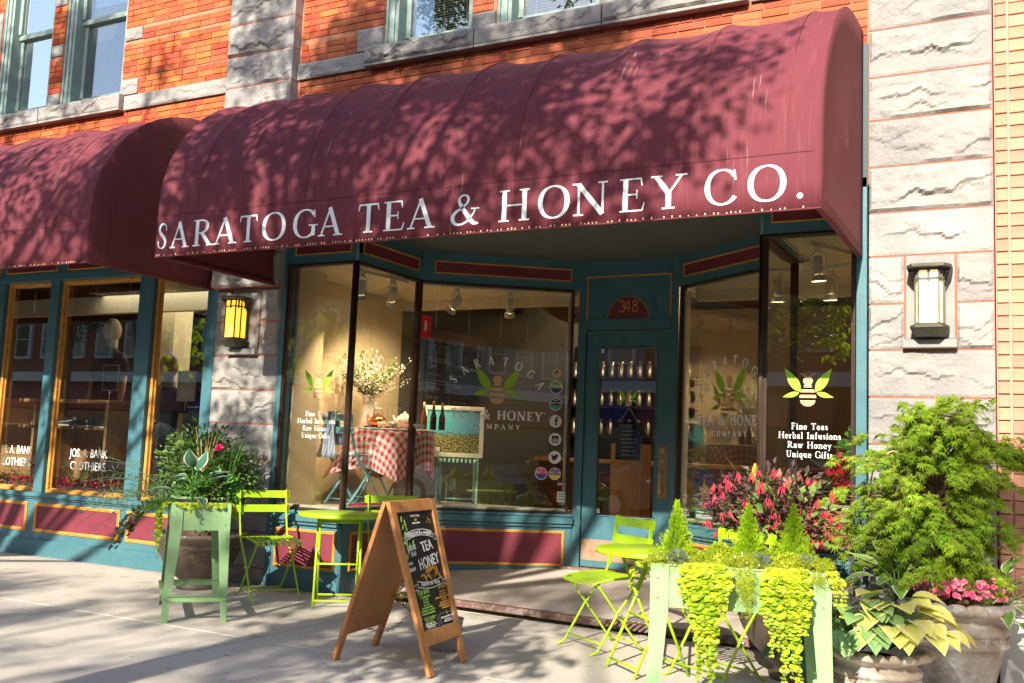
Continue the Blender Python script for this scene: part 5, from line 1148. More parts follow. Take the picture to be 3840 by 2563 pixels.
def blf(k, x, y, l, a_):        # little chalk leaf
    c, s_ = math.cos(R(a_)), math.sin(R(a_)); pts = [(0,0),(.3,.16),(.7,.14),(1,0),(.7,-.14),(.3,-.16)]
    f_ = lambda a, b, d: BO+BU*(x*BW+(a*c-b*s_)*l)+BV*(y*BH-(a*s_+b*c)*l)+nF*(.0125+d); poly(cc[k], f_, pts, .0006)
bt(0, 'SARATOGA', .50, .045, .020); bt(0, 'TEA & HONEY', .50, .105, .014)
for a_ in (50, 130, 10, 170): blf(1, .5, .077, .020, a_)
disc(cc[2], lambda a, b, d: BO+BU*(.5*BW+a)+BV*(.072*BH-b)+nF*(.0135+d), 0, 0, .009, 10)
for x, y in ((.84,.06),(.88,.075),(.80,.085),(.86,.095)): blf(2, x, y, .018, 30+x*300)
for x, y, l, a_ in ((.10,.09,.05,70),(.20,.12,.045,95),(.08,.15,.05,50),(.22,.165,.04,110),(.10,.215,.05,60),(.04,.27,.06,40),(.10,.30,.07,75),(.20,.34,.06,95),(.26,.30,.05,60),(.12,.36,.06,80),(.05,.40,.045,70)): blf(1, x, y, l, a_)
def bow(y, h, x0, x1, up, k=0):
    P = [(x0+(x1-x0)*i/10, y - up*(1-((i-5)/5)**2)) for i in range(11)]; bs(k, P, .006); bs(k, [(a, b+h) for a, b in P], .006, 1); bs(k, [P[0], (P[0][0], P[0][1]+h)], .006, 2); bs(k, [P[-1], (P[-1][0], P[-1][1]+h)], .006, 3)
    for a, s_ in ((x0, -1), (x1, 1)): bs(k, [(a, y+h*.5), (a+s_*.09, y+h*.6), (a+s_*.05, y+h), (a+s_*.10, y+h*1.5), (a, y+h*1.35)], .005, 4)
bow(.185, .052, .14, .86, .03); bt(0, 'EXPERIENCE', .36, .208, .036, 3, .8, bold=.0008); bt(0, 'AT OUR', .62, .198, .016, 0); bt(0, 'BAR', .77, .215, .036, -5, .9, bold=.0008)
bt(0, 'LOOSE', .22, .325, .040, 4, .8, bold=.0008); bt(0, 'LEAF', .24, .375, .036, 4, .8, bold=.0006); bt(0, 'TEA', .64, .345, .088, 5, .85, bold=.0022)
bt(0, 'AND', .09, .445, .024, 4); bt(0, 'RAW', .12, .50, .034, 4, .9, bold=.0006); bt(0, 'HONEY', .60, .482, .094, 5, .75, bold=.0022)
for i in range(16): blf(2, .35+.45*random.random(), .51+.05*random.random(), .035+.02*random.random(), random.uniform(0, 360))
for r_ in (.03, .045): bs(2, [(.60+r_/BW*math.cos(t*.6), .525+r_/BH*math.sin(t*.6)) for t in range(11)], .003, int(r_*100))
bow(.585, .050, .16, .84, -.025); bt(0, 'Find in our Shop', .50, .635, .038, 0, .85, bold=.0006)
bt(1, 'TEA BAR', .25, .70, .040, 3, .85, bold=.001); bt(2, 'SHOP', .78, .68, .044, 3, .85, bold=.001)
for i, s_ in enumerate(('COLD BREW TEA','HOT TEA','MATCHA','TEA LATTE','COFFEE SMOOTHIES','CEREMONIAL TEA SERVICE','LEMONADE AND REFILLS')): bt(1, s_, .26, .728+.0225*i, .0155, 2, .9)
for i, s_ in enumerate(('LOOSE TEA','RAW HONEY','MAPLE SYRUP AND PRESERVES','TEAWARE','ARTISAN POTTERY','CEREMONIAL TEA BARS','UNIQUE GIFTS')): bt(2, s_, .76, .713+.0225*i, .0155, 2, .9)
for x0, x1 in ((.04,.47), (.53,.96)):
    c_ = .03; y0_, y1_ = .885, .985; bs(3, [(x0+c_,y0_),(x1-c_,y0_),(x1,y0_+.012),(x1,y1_-.012),(x1-c_,y1_),(x0+c_,y1_),(x0,y1_-.012),(x0,y0_+.012),(x0+c_,y0_)], .0035)
bt(1, 'TEA CLASSES', .255, .912, .024, 2, .85); bt(1, 'For the Curious', .255, .928, .012)
for i, s_ in enumerate(('Find us online or ask','saratogateaandhoney.com','in store for dates')): bt(0, s_, .255, .943+.015*i, .0125)
blf(2, .745, .905, .03, 90); bt(0, 'VISIT OUR HONEY ROOM', .745, .925, .0145, 2, .9)
for i, s_ in enumerate(('taste a variety of','honeys at our store')): bt(0, s_, .745, .943+.016*i, .0125)
for k, (mt_, nm) in enumerate((('chalk_white','chalk_lettering'),('chalk_green','chalk_lettering'),('chalk_gold','chalk_lettering'),('chalk_grey','chalk_border'))): cc[k].build(nm, mt_, bf)
# chain between the left legs, another between the right legs
def chain(a, b, sagd, n):
    for i in range(n):
        t = (i+.5)/n; p = a.lerp(b, t)+V((0,0,-sagd*4*t*(1-t))); t2 = t+.5/n; q = a.lerp(b, t2)+V((0,0,-sagd*4*t2*(1-t2))); d = (q-p).normalized(); sd_ = V((0,1,0)) if i % 2 else d.cross(V((0,1,0))).normalized(); sd_ = (sd_-d*sd_.dot(d)).normalized(); L_ = (b-a).length/n*.85
        m = MB(); m.tube([p+d*(L_*.55*math.cos(k*math.pi/4))+sd_*(.0095*math.sin(k*math.pi/4)) for k in range(9)], .0026, 5, cap=False); m.build('chain_link', 'chain', sb)
chain(bl.lerp(rl, .34)+V((0,-.02,0)), fl.lerp(rl, .36)+V((0,-.02,0)), .115, 25); chain(br.lerp(rr_, .36)+V((0,-.04,0)), fr_.lerp(rr_, .34)+V((0,-.04,0)), .09, 22)
t = thing('metal_bucket', 'small metal bucket with greenery behind the chalkboard sign', 'bucket', (-3.40, -1.36, 0))
m = MB(); m.lathe([(0,.0),(.085,.0),(.09,.01),(.115,.19),(.12,.20),(.113,.20),(.108,.185),(0,.17)], n=26); m.build('body', 'bucket_metal', t, local=True)
m = MB(); m.lathe([(0,.17),(.11,.18)], n=16); m.build('soil', 'soil', t, local=True)
m = MB()
random.seed(2)

# ------------------------------------------------------------------ leaf helpers
def rnd3(): 
    while True:
        v = V((random.uniform(-1,1), random.uniform(-1,1), random.uniform(-1,1)))
        if .05 < v.length < 1: return v
def leaf2(m, p, d, n, L_, W_, fold=.25):      # pointed leaf folded along its vein, 4 triangles
    d = d.normalized(); s_ = d.cross(n); s_ = s_.normalized() if s_.length > 1e-4 else d.orthogonal().normalized(); n = s_.cross(d)
    m.add([p, p+d*L_*.45+s_*W_*.5+n*W_*fold, p+d*L_*.5-n*W_*.05, p+d*L_*.45-s_*W_*.5+n*W_*fold, p+d*L_-n*L_*.12], [(0,2,1),(0,3,2),(1,2,4),(2,3,4)])
def leafr(m, p, d, n, r):      # round leaf
    d = d.normalized(); s_ = d.cross(n); s_ = s_.normalized() if s_.length > 1e-4 else d.orthogonal().normalized(); n = s_.cross(d); c = p+d*r*.9
    m.add([c+n*r*.12]+[c+d*math.cos(a)*r+s_*math.sin(a)*r for a in [k*math.pi/3+.5 for k in range(6)]], [(0,k+1,(k+1)%6+1) for k in range(6)])
ML = [(0,0)] + [(r_*math.cos(R(a)), r_*math.sin(R(a))) for a, r_ in ((-140,.30),(-118,.52),(-95,.24),(-68,.78),(-46,.26),(-26,.92),(-13,.28),(0,1.05),(13,.28),(26,.92),(46,.26),(68,.78),(95,.24),(118,.52),(140,.30))]
def leafm(m, p, d, n, r):      # palmate maple leaf, drooping lobes
    d = d.normalized(); s_ = d.cross(n); s_ = s_.normalized() if s_.length > 1e-4 else d.orthogonal().normalized(); n = s_.cross(d)
    vs = [p+d*(x*r)+s_*(y*r)-n*(.28*r*(x*x+y*y)) for x, y in ML]; m.add(vs, [(0,k,k+1) for k in range(1, len(ML)-1)])
def plant(name, label, cat, loc, group=None): return thing(name, label, cat, loc, group)
def stem_path(p, d, L_, n=6, grav=-.5, wob=.15):
    out = [p.copy()]; d = d.normalized()
    for i in range(n):
        d = (d+V((0,0,grav/n))+rnd3()*wob/n).normalized(); out.append(out[-1]+d*L_/n)
    return out
def hosta_leaf(parent, base, az, reach, lift, L_, W_, mt, pitch=-.5, twist=0):
    """petiole and a ribbed, curved blade; u runs across, v along"""
    dh = V((math.cos(R(az)), math.sin(R(az)), 0)); sd_ = V((-dh.y, dh.x, 0)); tip0 = base+dh*reach+V((0,0,lift)); m = MB()
    m.mi = 1; m.tube([base, base+dh*reach*.4+V((0,0,lift*.75)), tip0], [.004,.0035,.003], 5); m.mi = 0
    n, k = 8, 6; vs = []; uv = []; p = tip0.copy(); ang = pitch*.30+.22; d = None
    for i in range(n+1):
        t = i/n; w = W_*.5*(math.sin(math.pi*min(1, (t*.97+.03))**.72))*(1-.12*t) if t < 1 else .001; a = ang + (pitch-ang)*t
        d = dh*math.cos(a)+V((0,0,1))*math.sin(a); nn = sd_.cross(d)*-1
        for j in range(k+1):
            q = j/k*2-1; s2 = sd_*math.cos(twist)+nn*math.sin(twist); vs.append(p+s2*(w*q)+nn*(w*.30*abs(q)**1.3 - .0025*math.cos(q*14))); uv.append((j/k, t))
        p = p+d*(L_/n)
    fs = [(i*(k+1)+j, i*(k+1)+j+1, (i+1)*(k+1)+j+1, (i+1)*(k+1)+j) for i in range(n) for j in range(k)]
    m.add(vs, fs, uv, True); m.m[-len(fs):] = [0]*len(fs)
    return m.build('leaf', [mt, 'twig' if mt == 'x' else 'leaf_mid'], parent)
def hosta(label, base, specs, mt, group=None):
    t = plant('hosta', label, 'plant', base, group); b = V(base)
    for az, reach, lift, L_, W_, pitch in specs: hosta_leaf(t, b, az, reach, lift, L_, W_, mt, pitch, random.uniform(-.25,.25))
    return t
def rand_hosta(n, az0, az1, reach, lift, L_, W_, pitch=(-1.0,-.1)):
    out = []
    for i in range(n):
        q = i/max(1, n-1); a = az0+(az1-az0)*((i*.618) % 1) + random.uniform(-12,12); ring = random.random()
        out.append((a, reach*(.35+.75*ring), lift*(1.25-.75*ring)*random.uniform(.85,1.15), L_*random.uniform(.8,1.15), W_*random.uniform(.8,1.15), random.uniform(*pitch)*(.4+.8*ring)))
    return out
def jenny(label, spots, group, flowers=.06, leaf='leaf_jenny', r=.0115):
    """trailing creeping jenny: strands fall over the rim; spots = (start, outward dir, length)"""
    c = V(spots[0][0]); t = plant('creeping_jenny', label, 'plant', c, group); lf, stm, fw_ = MB(), MB(), MB()
    for st, od, L_ in spots:
        p = V(st); d = V(od).normalized()*.9+V((0,0,.5)); n = max(5, int(L_/.0165)); pts = [p.copy()]; hz = V(od).normalized(); sd_ = V((-hz.y, hz.x, 0)); side = random.uniform(-.1,.1)
        for i in range(n):
            d = (d+V((0,0,-.42))+hz*(-.03 if i > 4 else .04)+sd_*side*.2+rnd3()*.14).normalized(); p = p+d*(L_/n); pts.append(p.copy())
            rr = r*(.55+.6*math.sin(math.pi*min(1, i/n*.9+.12)))*random.uniform(.8,1.2)
            for s_ in (-1, 1):
                ld = (sd_*s_*math.cos(i*1.1)+hz*math.sin(i*1.1)*s_+V((0,0,-.25))+rnd3()*.35); leafr(lf, p, ld, hz+V((0,0,.6))+rnd3()*.5, rr)
            if random.random() < flowers:
                for k in range(5): a = k*1.257; leaf2(fw_, p+hz*.006, V((0,0,1))*math.cos(a)+sd_*math.sin(a)+hz*.5, hz, .012, .008)
        stm.tube(pts[::2], .0012, 4, cap=False)
    lf.build('foliage', leaf, t); stm.build('stem', 'twig_tan', t)
    fw_.build('flower', 'flower_yellow', t); return t
def bush(name, label, c, rad, n, mt, L_, W_, cat='plant', fn=leaf2, twigs=26, base=None, shell=.55, twig='twig', up=.2):
    c = V(c); base = V(base) if base else c-V((0,0,rad[2]*.9)); t = plant(name, label, cat, base); lf, tw = MB(), MB()
    ends = []
    for i in range(twigs):
        q = rnd3().normalized(); q.z = abs(q.z)*1.1-.15; e = c+V((q.x*rad[0], q.y*rad[1], q.z*rad[2]))*random.uniform(.6,1.0); mid = base.lerp(e, .5)+rnd3()*.03+V((0,0,.04)); tw.tube([base, mid, e], [.004,.003,.0015], 4, cap=False); ends.append((mid, e))
    for i in range(n):
        if i % 3 and ends:
            a, b = random.choice(ends); p = a.lerp(b, random.uniform(.1,1.08))+rnd3()*min(rad)*.22
        else:
            q = rnd3().normalized()*(random.uniform(shell,1.0)); p = c+V((q.x*rad[0], q.y*rad[1], q.z*rad[2]))
            p += noise.noise_vector(p*9)*.05
        d = (p-c).normalized()+rnd3()*.8+V((0,0,up)); fn(lf, p, d, V((0,-.3,1))+rnd3()*.8, L_*random.uniform(.6,1.25), *([W_*random.uniform(.7,1.2)] if fn is leaf2 else []))
    lf.build('foliage', mt, t); tw.build('twigs', twig, t); return t

# ------------------------------------------------------------------ mint metal planters on legs
def planter(label, A, u, n_, L_, W_):
    """A: front left corner on the ground, u along the front, n_ into depth"""
    A, u, n_ = V(A), V(u).normalized(), V(n_).normalized(); t = thing('metal_planter', label, 'planter', A+u*(L_/2)+n_*(W_/2), 'mint green metal planters on tapering legs'); H, B = .82, .635
    P = lambda a, b, z: A+u*a+n_*b+V((0,0,z))
    def wall(m, a0, b0, a1, b1, z0, z1, th=.003):
        d = (P(a1,b1,0)-P(a0,b0,0)).normalized(); s_ = V((d.y, -d.x, 0))*th; m.hexa([P(a0,b0,z0), P(a1,b1,z0), P(a1,b1,z0)-s_, P(a0,b0,z0)-s_, P(a0,b0,z1), P(a1,b1,z1), P(a1,b1,z1)-s_, P(a0,b0,z1)-s_])
    m = MB(); wall(m, .004,.004, L_-.004,.004, B, H); wall(m, L_-.004,.004, L_-.004,W_-.004, B, H); wall(m, L_-.004,W_-.004, .004,W_-.004, B, H); wall(m, .004,W_-.004, .004,.004, B, H)
    m.hexa([P(.01,.01,B+.01), P(L_-.01,.01,B+.01), P(L_-.01,W_-.01,B+.01), P(.01,W_-.01,B+.01), P(.01,.01,B+.014), P(L_-.01,.01,B+.014), P(L_-.01,W_-.01,B+.014), P(.01,W_-.01,B+.014)])
    for (a0,b0,a1,b1) in ((0,0,L_,0),(L_,0,L_,W_),(L_,W_,0,W_),(0,W_,0,0)): m.bar(P(a0,b0,H), P(a1,b1,H), .008, .006)
    m.build('box', 'mint', t, bevel=.001)
    m = MB(); m.hexa([P(.008,.008,H-.05), P(L_-.008,.008,H-.05), P(L_-.008,W_-.008,H-.05), P(.008,W_-.008,H-.05), P(.008,.008,H-.012), P(L_-.008,.008,H-.012), P(L_-.008,W_-.008,H-.012), P(.008,W_-.008,H-.012)]); m.build('soil', 'soil', t)
    sp = .018
    for a, b, sa, sb_ in ((0,0,1,1), (L_,0,-1,1), (L_,W_,-1,-1), (0,W_,1,-1)):
        m = MB(); th = .003
        for ax in (0, 1):      # the two sheets of an angle leg, tapering and splayed outwards
            wt_, wb = .078, .040
            def q(w, z, out):
                aa = a + (sa*w if ax == 0 else 0) - sa*out; bb = b + (sb_*w if ax == 1 else 0) - sb_*out; return P(aa, bb, z)
            o2 = (n_*(-sb_) if ax == 0 else u*(-sa))*th
            p = [q(0,0,sp), q(wb,0,sp), q(wt_,B,.002), q(0,B,.002), q(0,H-.004,.002), q(wt_,H-.004,.002)]
            m.add([v for v in p]+[v+o2 for v in p], [(0,1,2,3),(3,2,5,4),(9,8,7,6),(10,11,8,9),(0,6,7,1),(1,7,8,2),(2,8,11,5),(5,11,10,4),(4,10,9,3),(3,9,6,0)])
        lg = m.build('leg', 'mint', t)
        m = MB()
        for z, out in ((H-.06,.002), (H-.145,.002), (.16,.03)):
            w = .030
            c1 = P(a+sa*w-sa*out, b-sb_*out, z); m.tube([c1, c1-n_*sb_*.006], [.0075,.004], 8)
            c2 = P(a-sa*out, b+sb_*w-sb_*out, z); m.tube([c2, c2-u*sa*.006], [.0075,.004], 8)
        m.build('bolt', 'steel', lg)
    for a0,b0,a1,b1 in ((.0,-.02,L_,-.02), (L_+.02,0,L_+.02,W_), (L_,W_+.02,0,W_+.02), (-.02,W_,-.02,0)):
        if L_ > .6 and (a0 == 0.0 and b0 == -.02 or a0 == L_ and b0 == W_+.02) and label.startswith('X'): continue
        m = MB(); m.bar(P(a0,b0,.165), P(a1,b1,.165), .045, .003, side=(0,0,1)); m.bar(P(a0,b0,.185), P(a1,b1,.185), .003, .03, side=(0,0,1)); m.build('brace', 'mint', t)
    return t, P
uL = V((.668,.745,0)).normalized(); nL = V((-uL.y, uL.x, 0))
pL, PLn = planter('mint green metal planter on legs in front of the left stone pier', (-5.395,-1.835,0), uL, nL, .40, .78)
uR = V((.949,.314,0)).normalized(); nR = V((-uR.y, uR.x, 0))
pR, PRn = planter('large mint green metal planter nearest the camera, with cypresses and trailing plants', (-1.53,-2.71,0), uR, nR, .765, .37)

# ------------------------------------------------------------------ pots
def pot(name, label, loc, prof, mt, cat='plant pot', fn=None, n=48, beads=None):
    t = thing(name, label, cat, loc); m = MB(); m.lathe(prof, n=n, fn=fn); m.build('body', mt, t, local=True)
    zt = prof[-2][1]; m = MB(); m.lathe([(0, zt-.02), (max(p[0] for p in prof)*.72, zt-.03)], n=20); m.build('soil', 'soil', t, local=True)
    if beads:
        for r_, z_, k_ in beads:
            for i in range(k_): a = 2*math.pi*i/k_; m = MB(); m.ball((r_*math.cos(a), r_*math.sin(a), z_), .010, 6, 4); m.build('bead', mt, t, local=True)
    return t
DP = [(0,.0),(.17,.0),(.175,.025),(.14,.045),(.15,.07),(.22,.13),(.285,.20),(.325,.28),(.345,.345),(.355,.36),(.345,.375),(.365,.39),(.375,.41),(.40,.435),(.405,.46),(.395,.475),(.37,.478),(.355,.46),(.34,.40),(.30,.38)]
pot('glazed_pot', 'big dark brown pot behind the left mint planter', (-6.43,-.50,0), DP, 'pot_dark')
pot('glazed_pot', 'big dark pot with bluish foot under the right mint planter', (-1.28,-.72,0), [(r_*1.12, z*1.12) for r_, z in DP], 'pot_dark')
def gad(r, z, t):      # rope-like gadroons on the rolled rim only
    return (r, z)
def urn(label, loc, s, beads):
    prof = [(0,0),(.27,0),(.28,.02),(.27,.05),(.235,.06),(.245,.10),(.285,.25),(.30,.30),(.318,.305),(.322,.325),(.308,.335),(.306,.375),(.322,.382),(.330,.405),(.318,.425),(.290,.435),(.288,.46),(.300,.475),(.345,.49),(.385,.505),(.402,.525),(.400,.545),(.375,.562),(.345,.560),(.325,.545),(.30,.50),(.2,.49)]
    prof = [(a*s, b*s) for a, b in prof]
    zr0, zr1 = .478*s, .556*s
    def fn(r, z, t):
        if zr0 < z <= .5625*s and r > .335*s:
            k = 22; ph = t*k + (z-zr0)/(zr1-zr0)*2.2; g = abs(math.sin(ph/2))**.5; return (r*(.87+.16*g), z+.022*s*(g-.6))
        return (r, z)
    t = pot('garden_urn', label, loc, prof, 'urn', fn=fn, n=176)
    for i in range(36):
        a = 2*math.pi*i/36; m = MB(); m.ball((.309*s*math.cos(a), .309*s*math.sin(a), .355*s), .012*s, 7, 5); m.build('bead', 'urn', t, local=True)
    return t
urn('large terracotta urn with rope rim holding the maple, at the right pier', (-.47,-.56,0), .97, True)
urn('small terracotta urn in front, holding the green and yellow hostas', (-.745,-1.55,0), .68, True)
# ------------------------------------------------------------------ plants in the left planter
random.seed(31)
hosta('hosta with blue green white edged leaves in the left mint planter', tuple(PLn(.14,.14,.81)), [(200,.06,.20,.17,.085,-.9),(110,.05,.24,.20,.11,1.2),(-60,.07,.26,.19,.12,1.25),(20,.12,.17,.15,.10,.3),(-20,.10,.05,.12,.095,-1.2),(170,.14,.16,.17,.08,-.5),(225,.15,.10,.17,.07,-.3),(60,.10,.20,.16,.09,.2)], 'hosta_blue_edge')
sp = []
for i in range(26):
    q = random.random(); a = .02+.33*q; sp.append((tuple(PLn(a, .02, .825)), tuple(-nL), random.uniform(.02,.06)))
for i in range(16): sp.append((tuple(PLn(-.005, .02+.22*random.random(), .825)), tuple(-uL+nL*random.uniform(-.5,.3)), random.uniform(.06,.30)))
for i in range(12): sp.append((tuple(PLn(.372, .05+.5*random.random(), .825)), tuple(uL), random.uniform(.06,.20)))
sp += [(tuple(PLn(-.01,.06,.825)), tuple(-uL), .44), (tuple(PLn(-.01,.1,.825)), tuple(-uL), .40), (tuple(PLn(.12,.0,.825)), tuple(-nL), .13)]
jenny('yellow green creeping jenny over the rim of the left mint planter', sp, 'creeping jenny in the planters', .0, r=.0105)
# soft fern at the left corner
t = plant('fern', 'light green fern leaning out of the left mint planter', 'plant', tuple(PLn(.0,.2,.80))); m = MB()
for i in range(17):
    a = random.uniform(140, 300); d = V((math.cos(R(a)), math.sin(R(a)), random.uniform(.2,.9))); P = stem_path(V(PLn(.03,.16,.81)), d, random.uniform(.20,.34), 12, -1.5, .1)
    for k in range(1, 13):
        dd = (P[k]-P[k-1]).normalized(); sd_ = dd.cross(V((0,0,1))).normalized(); w = .045*(1-(k/13)**1.5)
        for s_ in (-1, 1):
            for o_ in (0, .5): leaf2(m, P[k-1].lerp(P[k], o_), sd_*s_+dd*.5-V((0,0,.1)), V((0,0,1)), w, .011)
m.build('foliage', 'leaf_fern', t)
# trailing ivy
t = plant('ivy', 'dark trailing ivy hanging left from the mint planter', 'plant', tuple(PLn(.0,.3,.80))); m = MB(); tw = MB()
for i in range(9):
    P = stem_path(V(PLn(-.01,.2+.03*i,.82)), -uL*1.0+nL*random.uniform(-.1,.5)+V((0,0,.25)), random.uniform(.35,.62), 16, -2.3, .25); tw.tube(P, .0015, 4, cap=False)
    for p in P[2:]:
        for k in range(2): d = rnd3()+V((-.3,-.3,-.2)); leafm_ = leafr(m, p, d, V((-.2,-.7,.5))+rnd3()*.6, random.uniform(.010,.019))
m.build('foliage', 'leaf_ivy', t); tw.build('stem', 'twig', t)
bush('nasturtium', 'leafy mid green plant at the right end of the left mint planter', PLn(.28,.25,.93), (.17,.20,.12), 520, 'leaf_mid', .030, .03, fn=lambda m_, p, d, n, r, *a: leafr(m_, p, d, n, r*.6), twigs=22, base=PLn(.25,.25,.80))
# cornflowers reaching out to the left
t = plant('cornflower', 'thin stemmed blue cornflowers leaning left over the mint planter', 'flower plant', tuple(PLn(.02,.35,.80))); m = MB(); tw = MB(); fb = MB(); fp = MB()
for i in range(26):
    d = -uL*random.uniform(.6,1.5)+nL*random.uniform(-.2,.6)+V((0,0,random.uniform(.3,1.2))); P = stem_path(V(PLn(.02,.25+.25*random.random(),.81)), d, random.uniform(.35,.72), 12, -1.0, .45); tw.tube(P, .0016, 4, cap=False)
    for k in range(1, 12):
        for q in range(2): leaf2(m, P[k], rnd3()+V((0,0,.5)), rnd3(), random.uniform(.05,.085), .005)
    if i < 14:
        c = P[-1]; f2 = fb if i % 3 == 0 else fp
        for k in range(11): leaf2(f2, c, rnd3()+V((-.2,-.4,.3)), rnd3(), .018 if f2 is fb else .011, .009)
m.build('foliage', 'leaf_cornflower', t); tw.build('stem', 'leaf_cornflower', t); fb.build('flower', 'flower_blue', t); fp.build('flower', 'flower_lilac', t)
# bush in the glazed pot behind
b_ = bush('rose_bush', 'big dark leafy bush in the brown pot, with one pink flower', (-6.42,-.48,.98), (.52,.38,.40), 4200, 'leaf_bush', .050, .034, cat='bush', twigs=60, base=(-6.43,-.5,.42), shell=.35)
m = MB()
for k in range(16): leaf2(m, V((-5.93,-.86,1.205)), rnd3()*.8+V((0,-.3,.3)), rnd3(), .042, .034)
m.build('flower', 'flower_rose', b_)
m = MB()
for i in range(14): P = stem_path(V((-6.25,-.7,.9)), V((random.uniform(-.3,.5),-.1,1)), random.uniform(.25,.5), 5, .1, .2); m.tube(P, .0025, 4)
m.build('dry_stem', 'twig_tan', b_)
m = MB()
for i in range(5): P = stem_path(V((-6.05,-.62,.85)), V((random.uniform(.1,.5),random.uniform(-.2,.2),1)), random.uniform(.3,.5), 5, -.1, .1); m.tube(P, [.008,.008,.007,.006,.004,.001], 4)
m.build('blade', 'leaf_mid', b_)
bush('geranium', 'low mid green leaves filling the front of the brown pot', (-6.33,-.62,.78), (.40,.26,.28), 1000, 'leaf_mid', .05, .03, fn=lambda m_, p, d, n, r, *a: leafr(m_, p, d, n, r*.42), twigs=30, base=(-6.4,-.5,.42), shell=.3)

# ------------------------------------------------------------------ plants in the right planter
random.seed(77)
def sprig(m, p, d, L_, mt=None, n=6, w=.006, ll=.024):
    d = d.normalized()
    for k in range(n):
        t = k/n; q = p+d*L_*t; sd_ = d.cross(V((math.sin(k*2.4+p.x*50), math.cos(k*2.4), .3))).normalized(); l = ll*(1.1-t)
        for s_ in (-1, 1): leaf2(m, q, d*.9+sd_*s_*.75, sd_.cross(d), l, w, .1)
    leaf2(m, p+d*L_*.8, d, d.orthogonal(), L_*.35, w, .1)
def cypress(label, a, b, h, r):
    base = V(PRn(a, b, .81)); t = plant('cypress', label, 'plant', tuple(base), 'small bright cypresses in the right planter'); m = MB()
    tr = MB(); tr.tube([base, base+V((0,0,h*.7))], [.006,.002], 5); tr.build('trunk', 'twig', t)
    for i in range(520):
        z = h*random.random()**1.35; a_ = random.uniform(0, 2*math.pi); rad = r*(1-z/h)**1.15*random.uniform(.35,1.0)+.003
        p = base+V((math.cos(a_)*rad*.6, math.sin(a_)*rad*.6, z)); d = V((math.cos(a_)*(1.2-.9*z/h), math.sin(a_)*(1.2-.9*z/h), random.uniform(.5,1.4))); sprig(m, p, d, random.uniform(.040,.075)*(1.05-.75*z/h), n=5, w=.0065, ll=.020*(1.1-.5*z/h))
    m.build('foliage', 'leaf_cypress', t); return t
cypress('small bright green cypress at the left end of the right mint planter', .105, .10, .28, .115)
cypress('small bright green cypress in the middle of the right mint planter', .425, .13, .275, .12)
cypress('yellow green cypress near the right end of the mint planter', .625, .16, .28, .125)
def mound(label, a, b, r, h, mt, n=1500, group='moss mounds in the right planter'):
    c = V(PRn(a, b, .80)); t = plant('moss_mound', label, 'plant', tuple(c), group); m = MB(); cb = MB(); cb.ball(c, r*.86, 14, 9, (1,1,h/r)); cb.build('core', mt, t)
    for i in range(n):
        q = rnd3().normalized(); q.z = abs(q.z); bump = 1+.07*noise.noise(q*4+c*9); p = c+V((q.x*r, q.y*r, q.z*h))*bump*random.uniform(.86,1.0); leaf2(m, p, q+rnd3()*.7, rnd3(), .013, .007)
    m.build('foliage', mt, t)
mound('small dark green moss mound beside the left cypress', .175, .09, .068, .085, 'leaf_moss', 900); mound('largest yellow green moss mound left of the middle cypress', .30, .13, .092, .115, 'leaf_moss'); mound('round moss mound between the middle and right cypress', .52, .13, .075, .095, 'leaf_moss', 1000); mound('yellowish moss mound in front of the right cypress', .60, .06, .078, .095, 'leaf_sedum', 1200)
# sedum carpets spilling over
def sedum(label, areas, group='sedum cushions in the right planter'):
    c = PRn(areas[0][0], .05, .81); t = plant('sedum', label, 'ground cover plant', tuple(c), group); m = MB(); w_ = MB()
    for a, b, ra, rb, h, droop, n in areas:
        for i in range(n):
            x = random.gauss(0, .42); y = random.gauss(0, .42); aa, bb = a+x*ra, b+y*rb; z = .822+h*max(0, 1-x*x-y*y)*random.uniform(.5,1)
            if not (-.02 < aa < .785): continue
            over = max(0, -bb); z -= over*droop*random.uniform(.5,1.3); bb = max(bb, -.022-.012*random.random())
            p = V(PRn(aa, bb, z)); d = rnd3()+V((0,0,.5 if over == 0 else -.8))-nR*.3; sprig(m, p, d, random.uniform(.018,.034), n=3, w=.0026, ll=.011)
            if random.random() < .02: w_.ball(p+rnd3()*.01+V((0,0,.008)), .0035, 5, 4)
    m.build('foliage', 'leaf_sedum', t); w_.build('flower', 'flower_white', t)
sedum('feathery sedum carpet at the left front of the right mint planter', [(.09,.06,.18,.09,.045,.6,1100),(.0,.12,.07,.14,.03,1.0,300)])
sedum('hanging feathery sedum in the middle of the right planter front', [(.40,.05,.12,.09,.05,.8,900),(.41,-.06,.05,.09,.0,1.3,420),(.53,.10,.10,.12,.03,.6,400)])
sedum('feathery sedum carpet at the right front of the mint planter', [(.68,.06,.17,.09,.05,.6,1100),(.72,-.02,.06,.06,.0,.9,140)])
for a, b, lab in ((.11,.02,'small grey green tuft beside the left cypress'), (.475,.05,'grey green tuft right of the middle cypress'), (.66,.05,'grey green tuft under the right cypress')):
    c = V(PRn(a, b, .85)); t = plant('grey_sedum', lab, 'plant', tuple(c), 'grey tufts in the right planter'); m = MB()
    for i in range(240): q = rnd3(); sprig(m, c+V((q.x*.035, q.y*.035, q.z*.028)), q+V((0,0,.6)), .022, n=3, w=.004, ll=.011)
    m.build('foliage', 'leaf_grey', t)
sp = []
for i in range(42):
    q = random.random(); L_ = .34*(1-abs(q-.5)*1.1)*random.uniform(.55,1.15)+.04; sp.append((tuple(PRn(.145+.165*q, -.012-.02*random.random(), .83)), tuple(-nR+uR*random.uniform(-.3,.3)), L_))
sp += [(tuple(PRn(.23,-.02,.83)), tuple(-nR), .56), (tuple(PRn(.25,-.025,.83)), tuple(-nR), .60), (tuple(PRn(.205,-.02,.83)), tuple(-nR), .47), (tuple(PRn(.27,-.02,.83)), tuple(-nR), .42)]
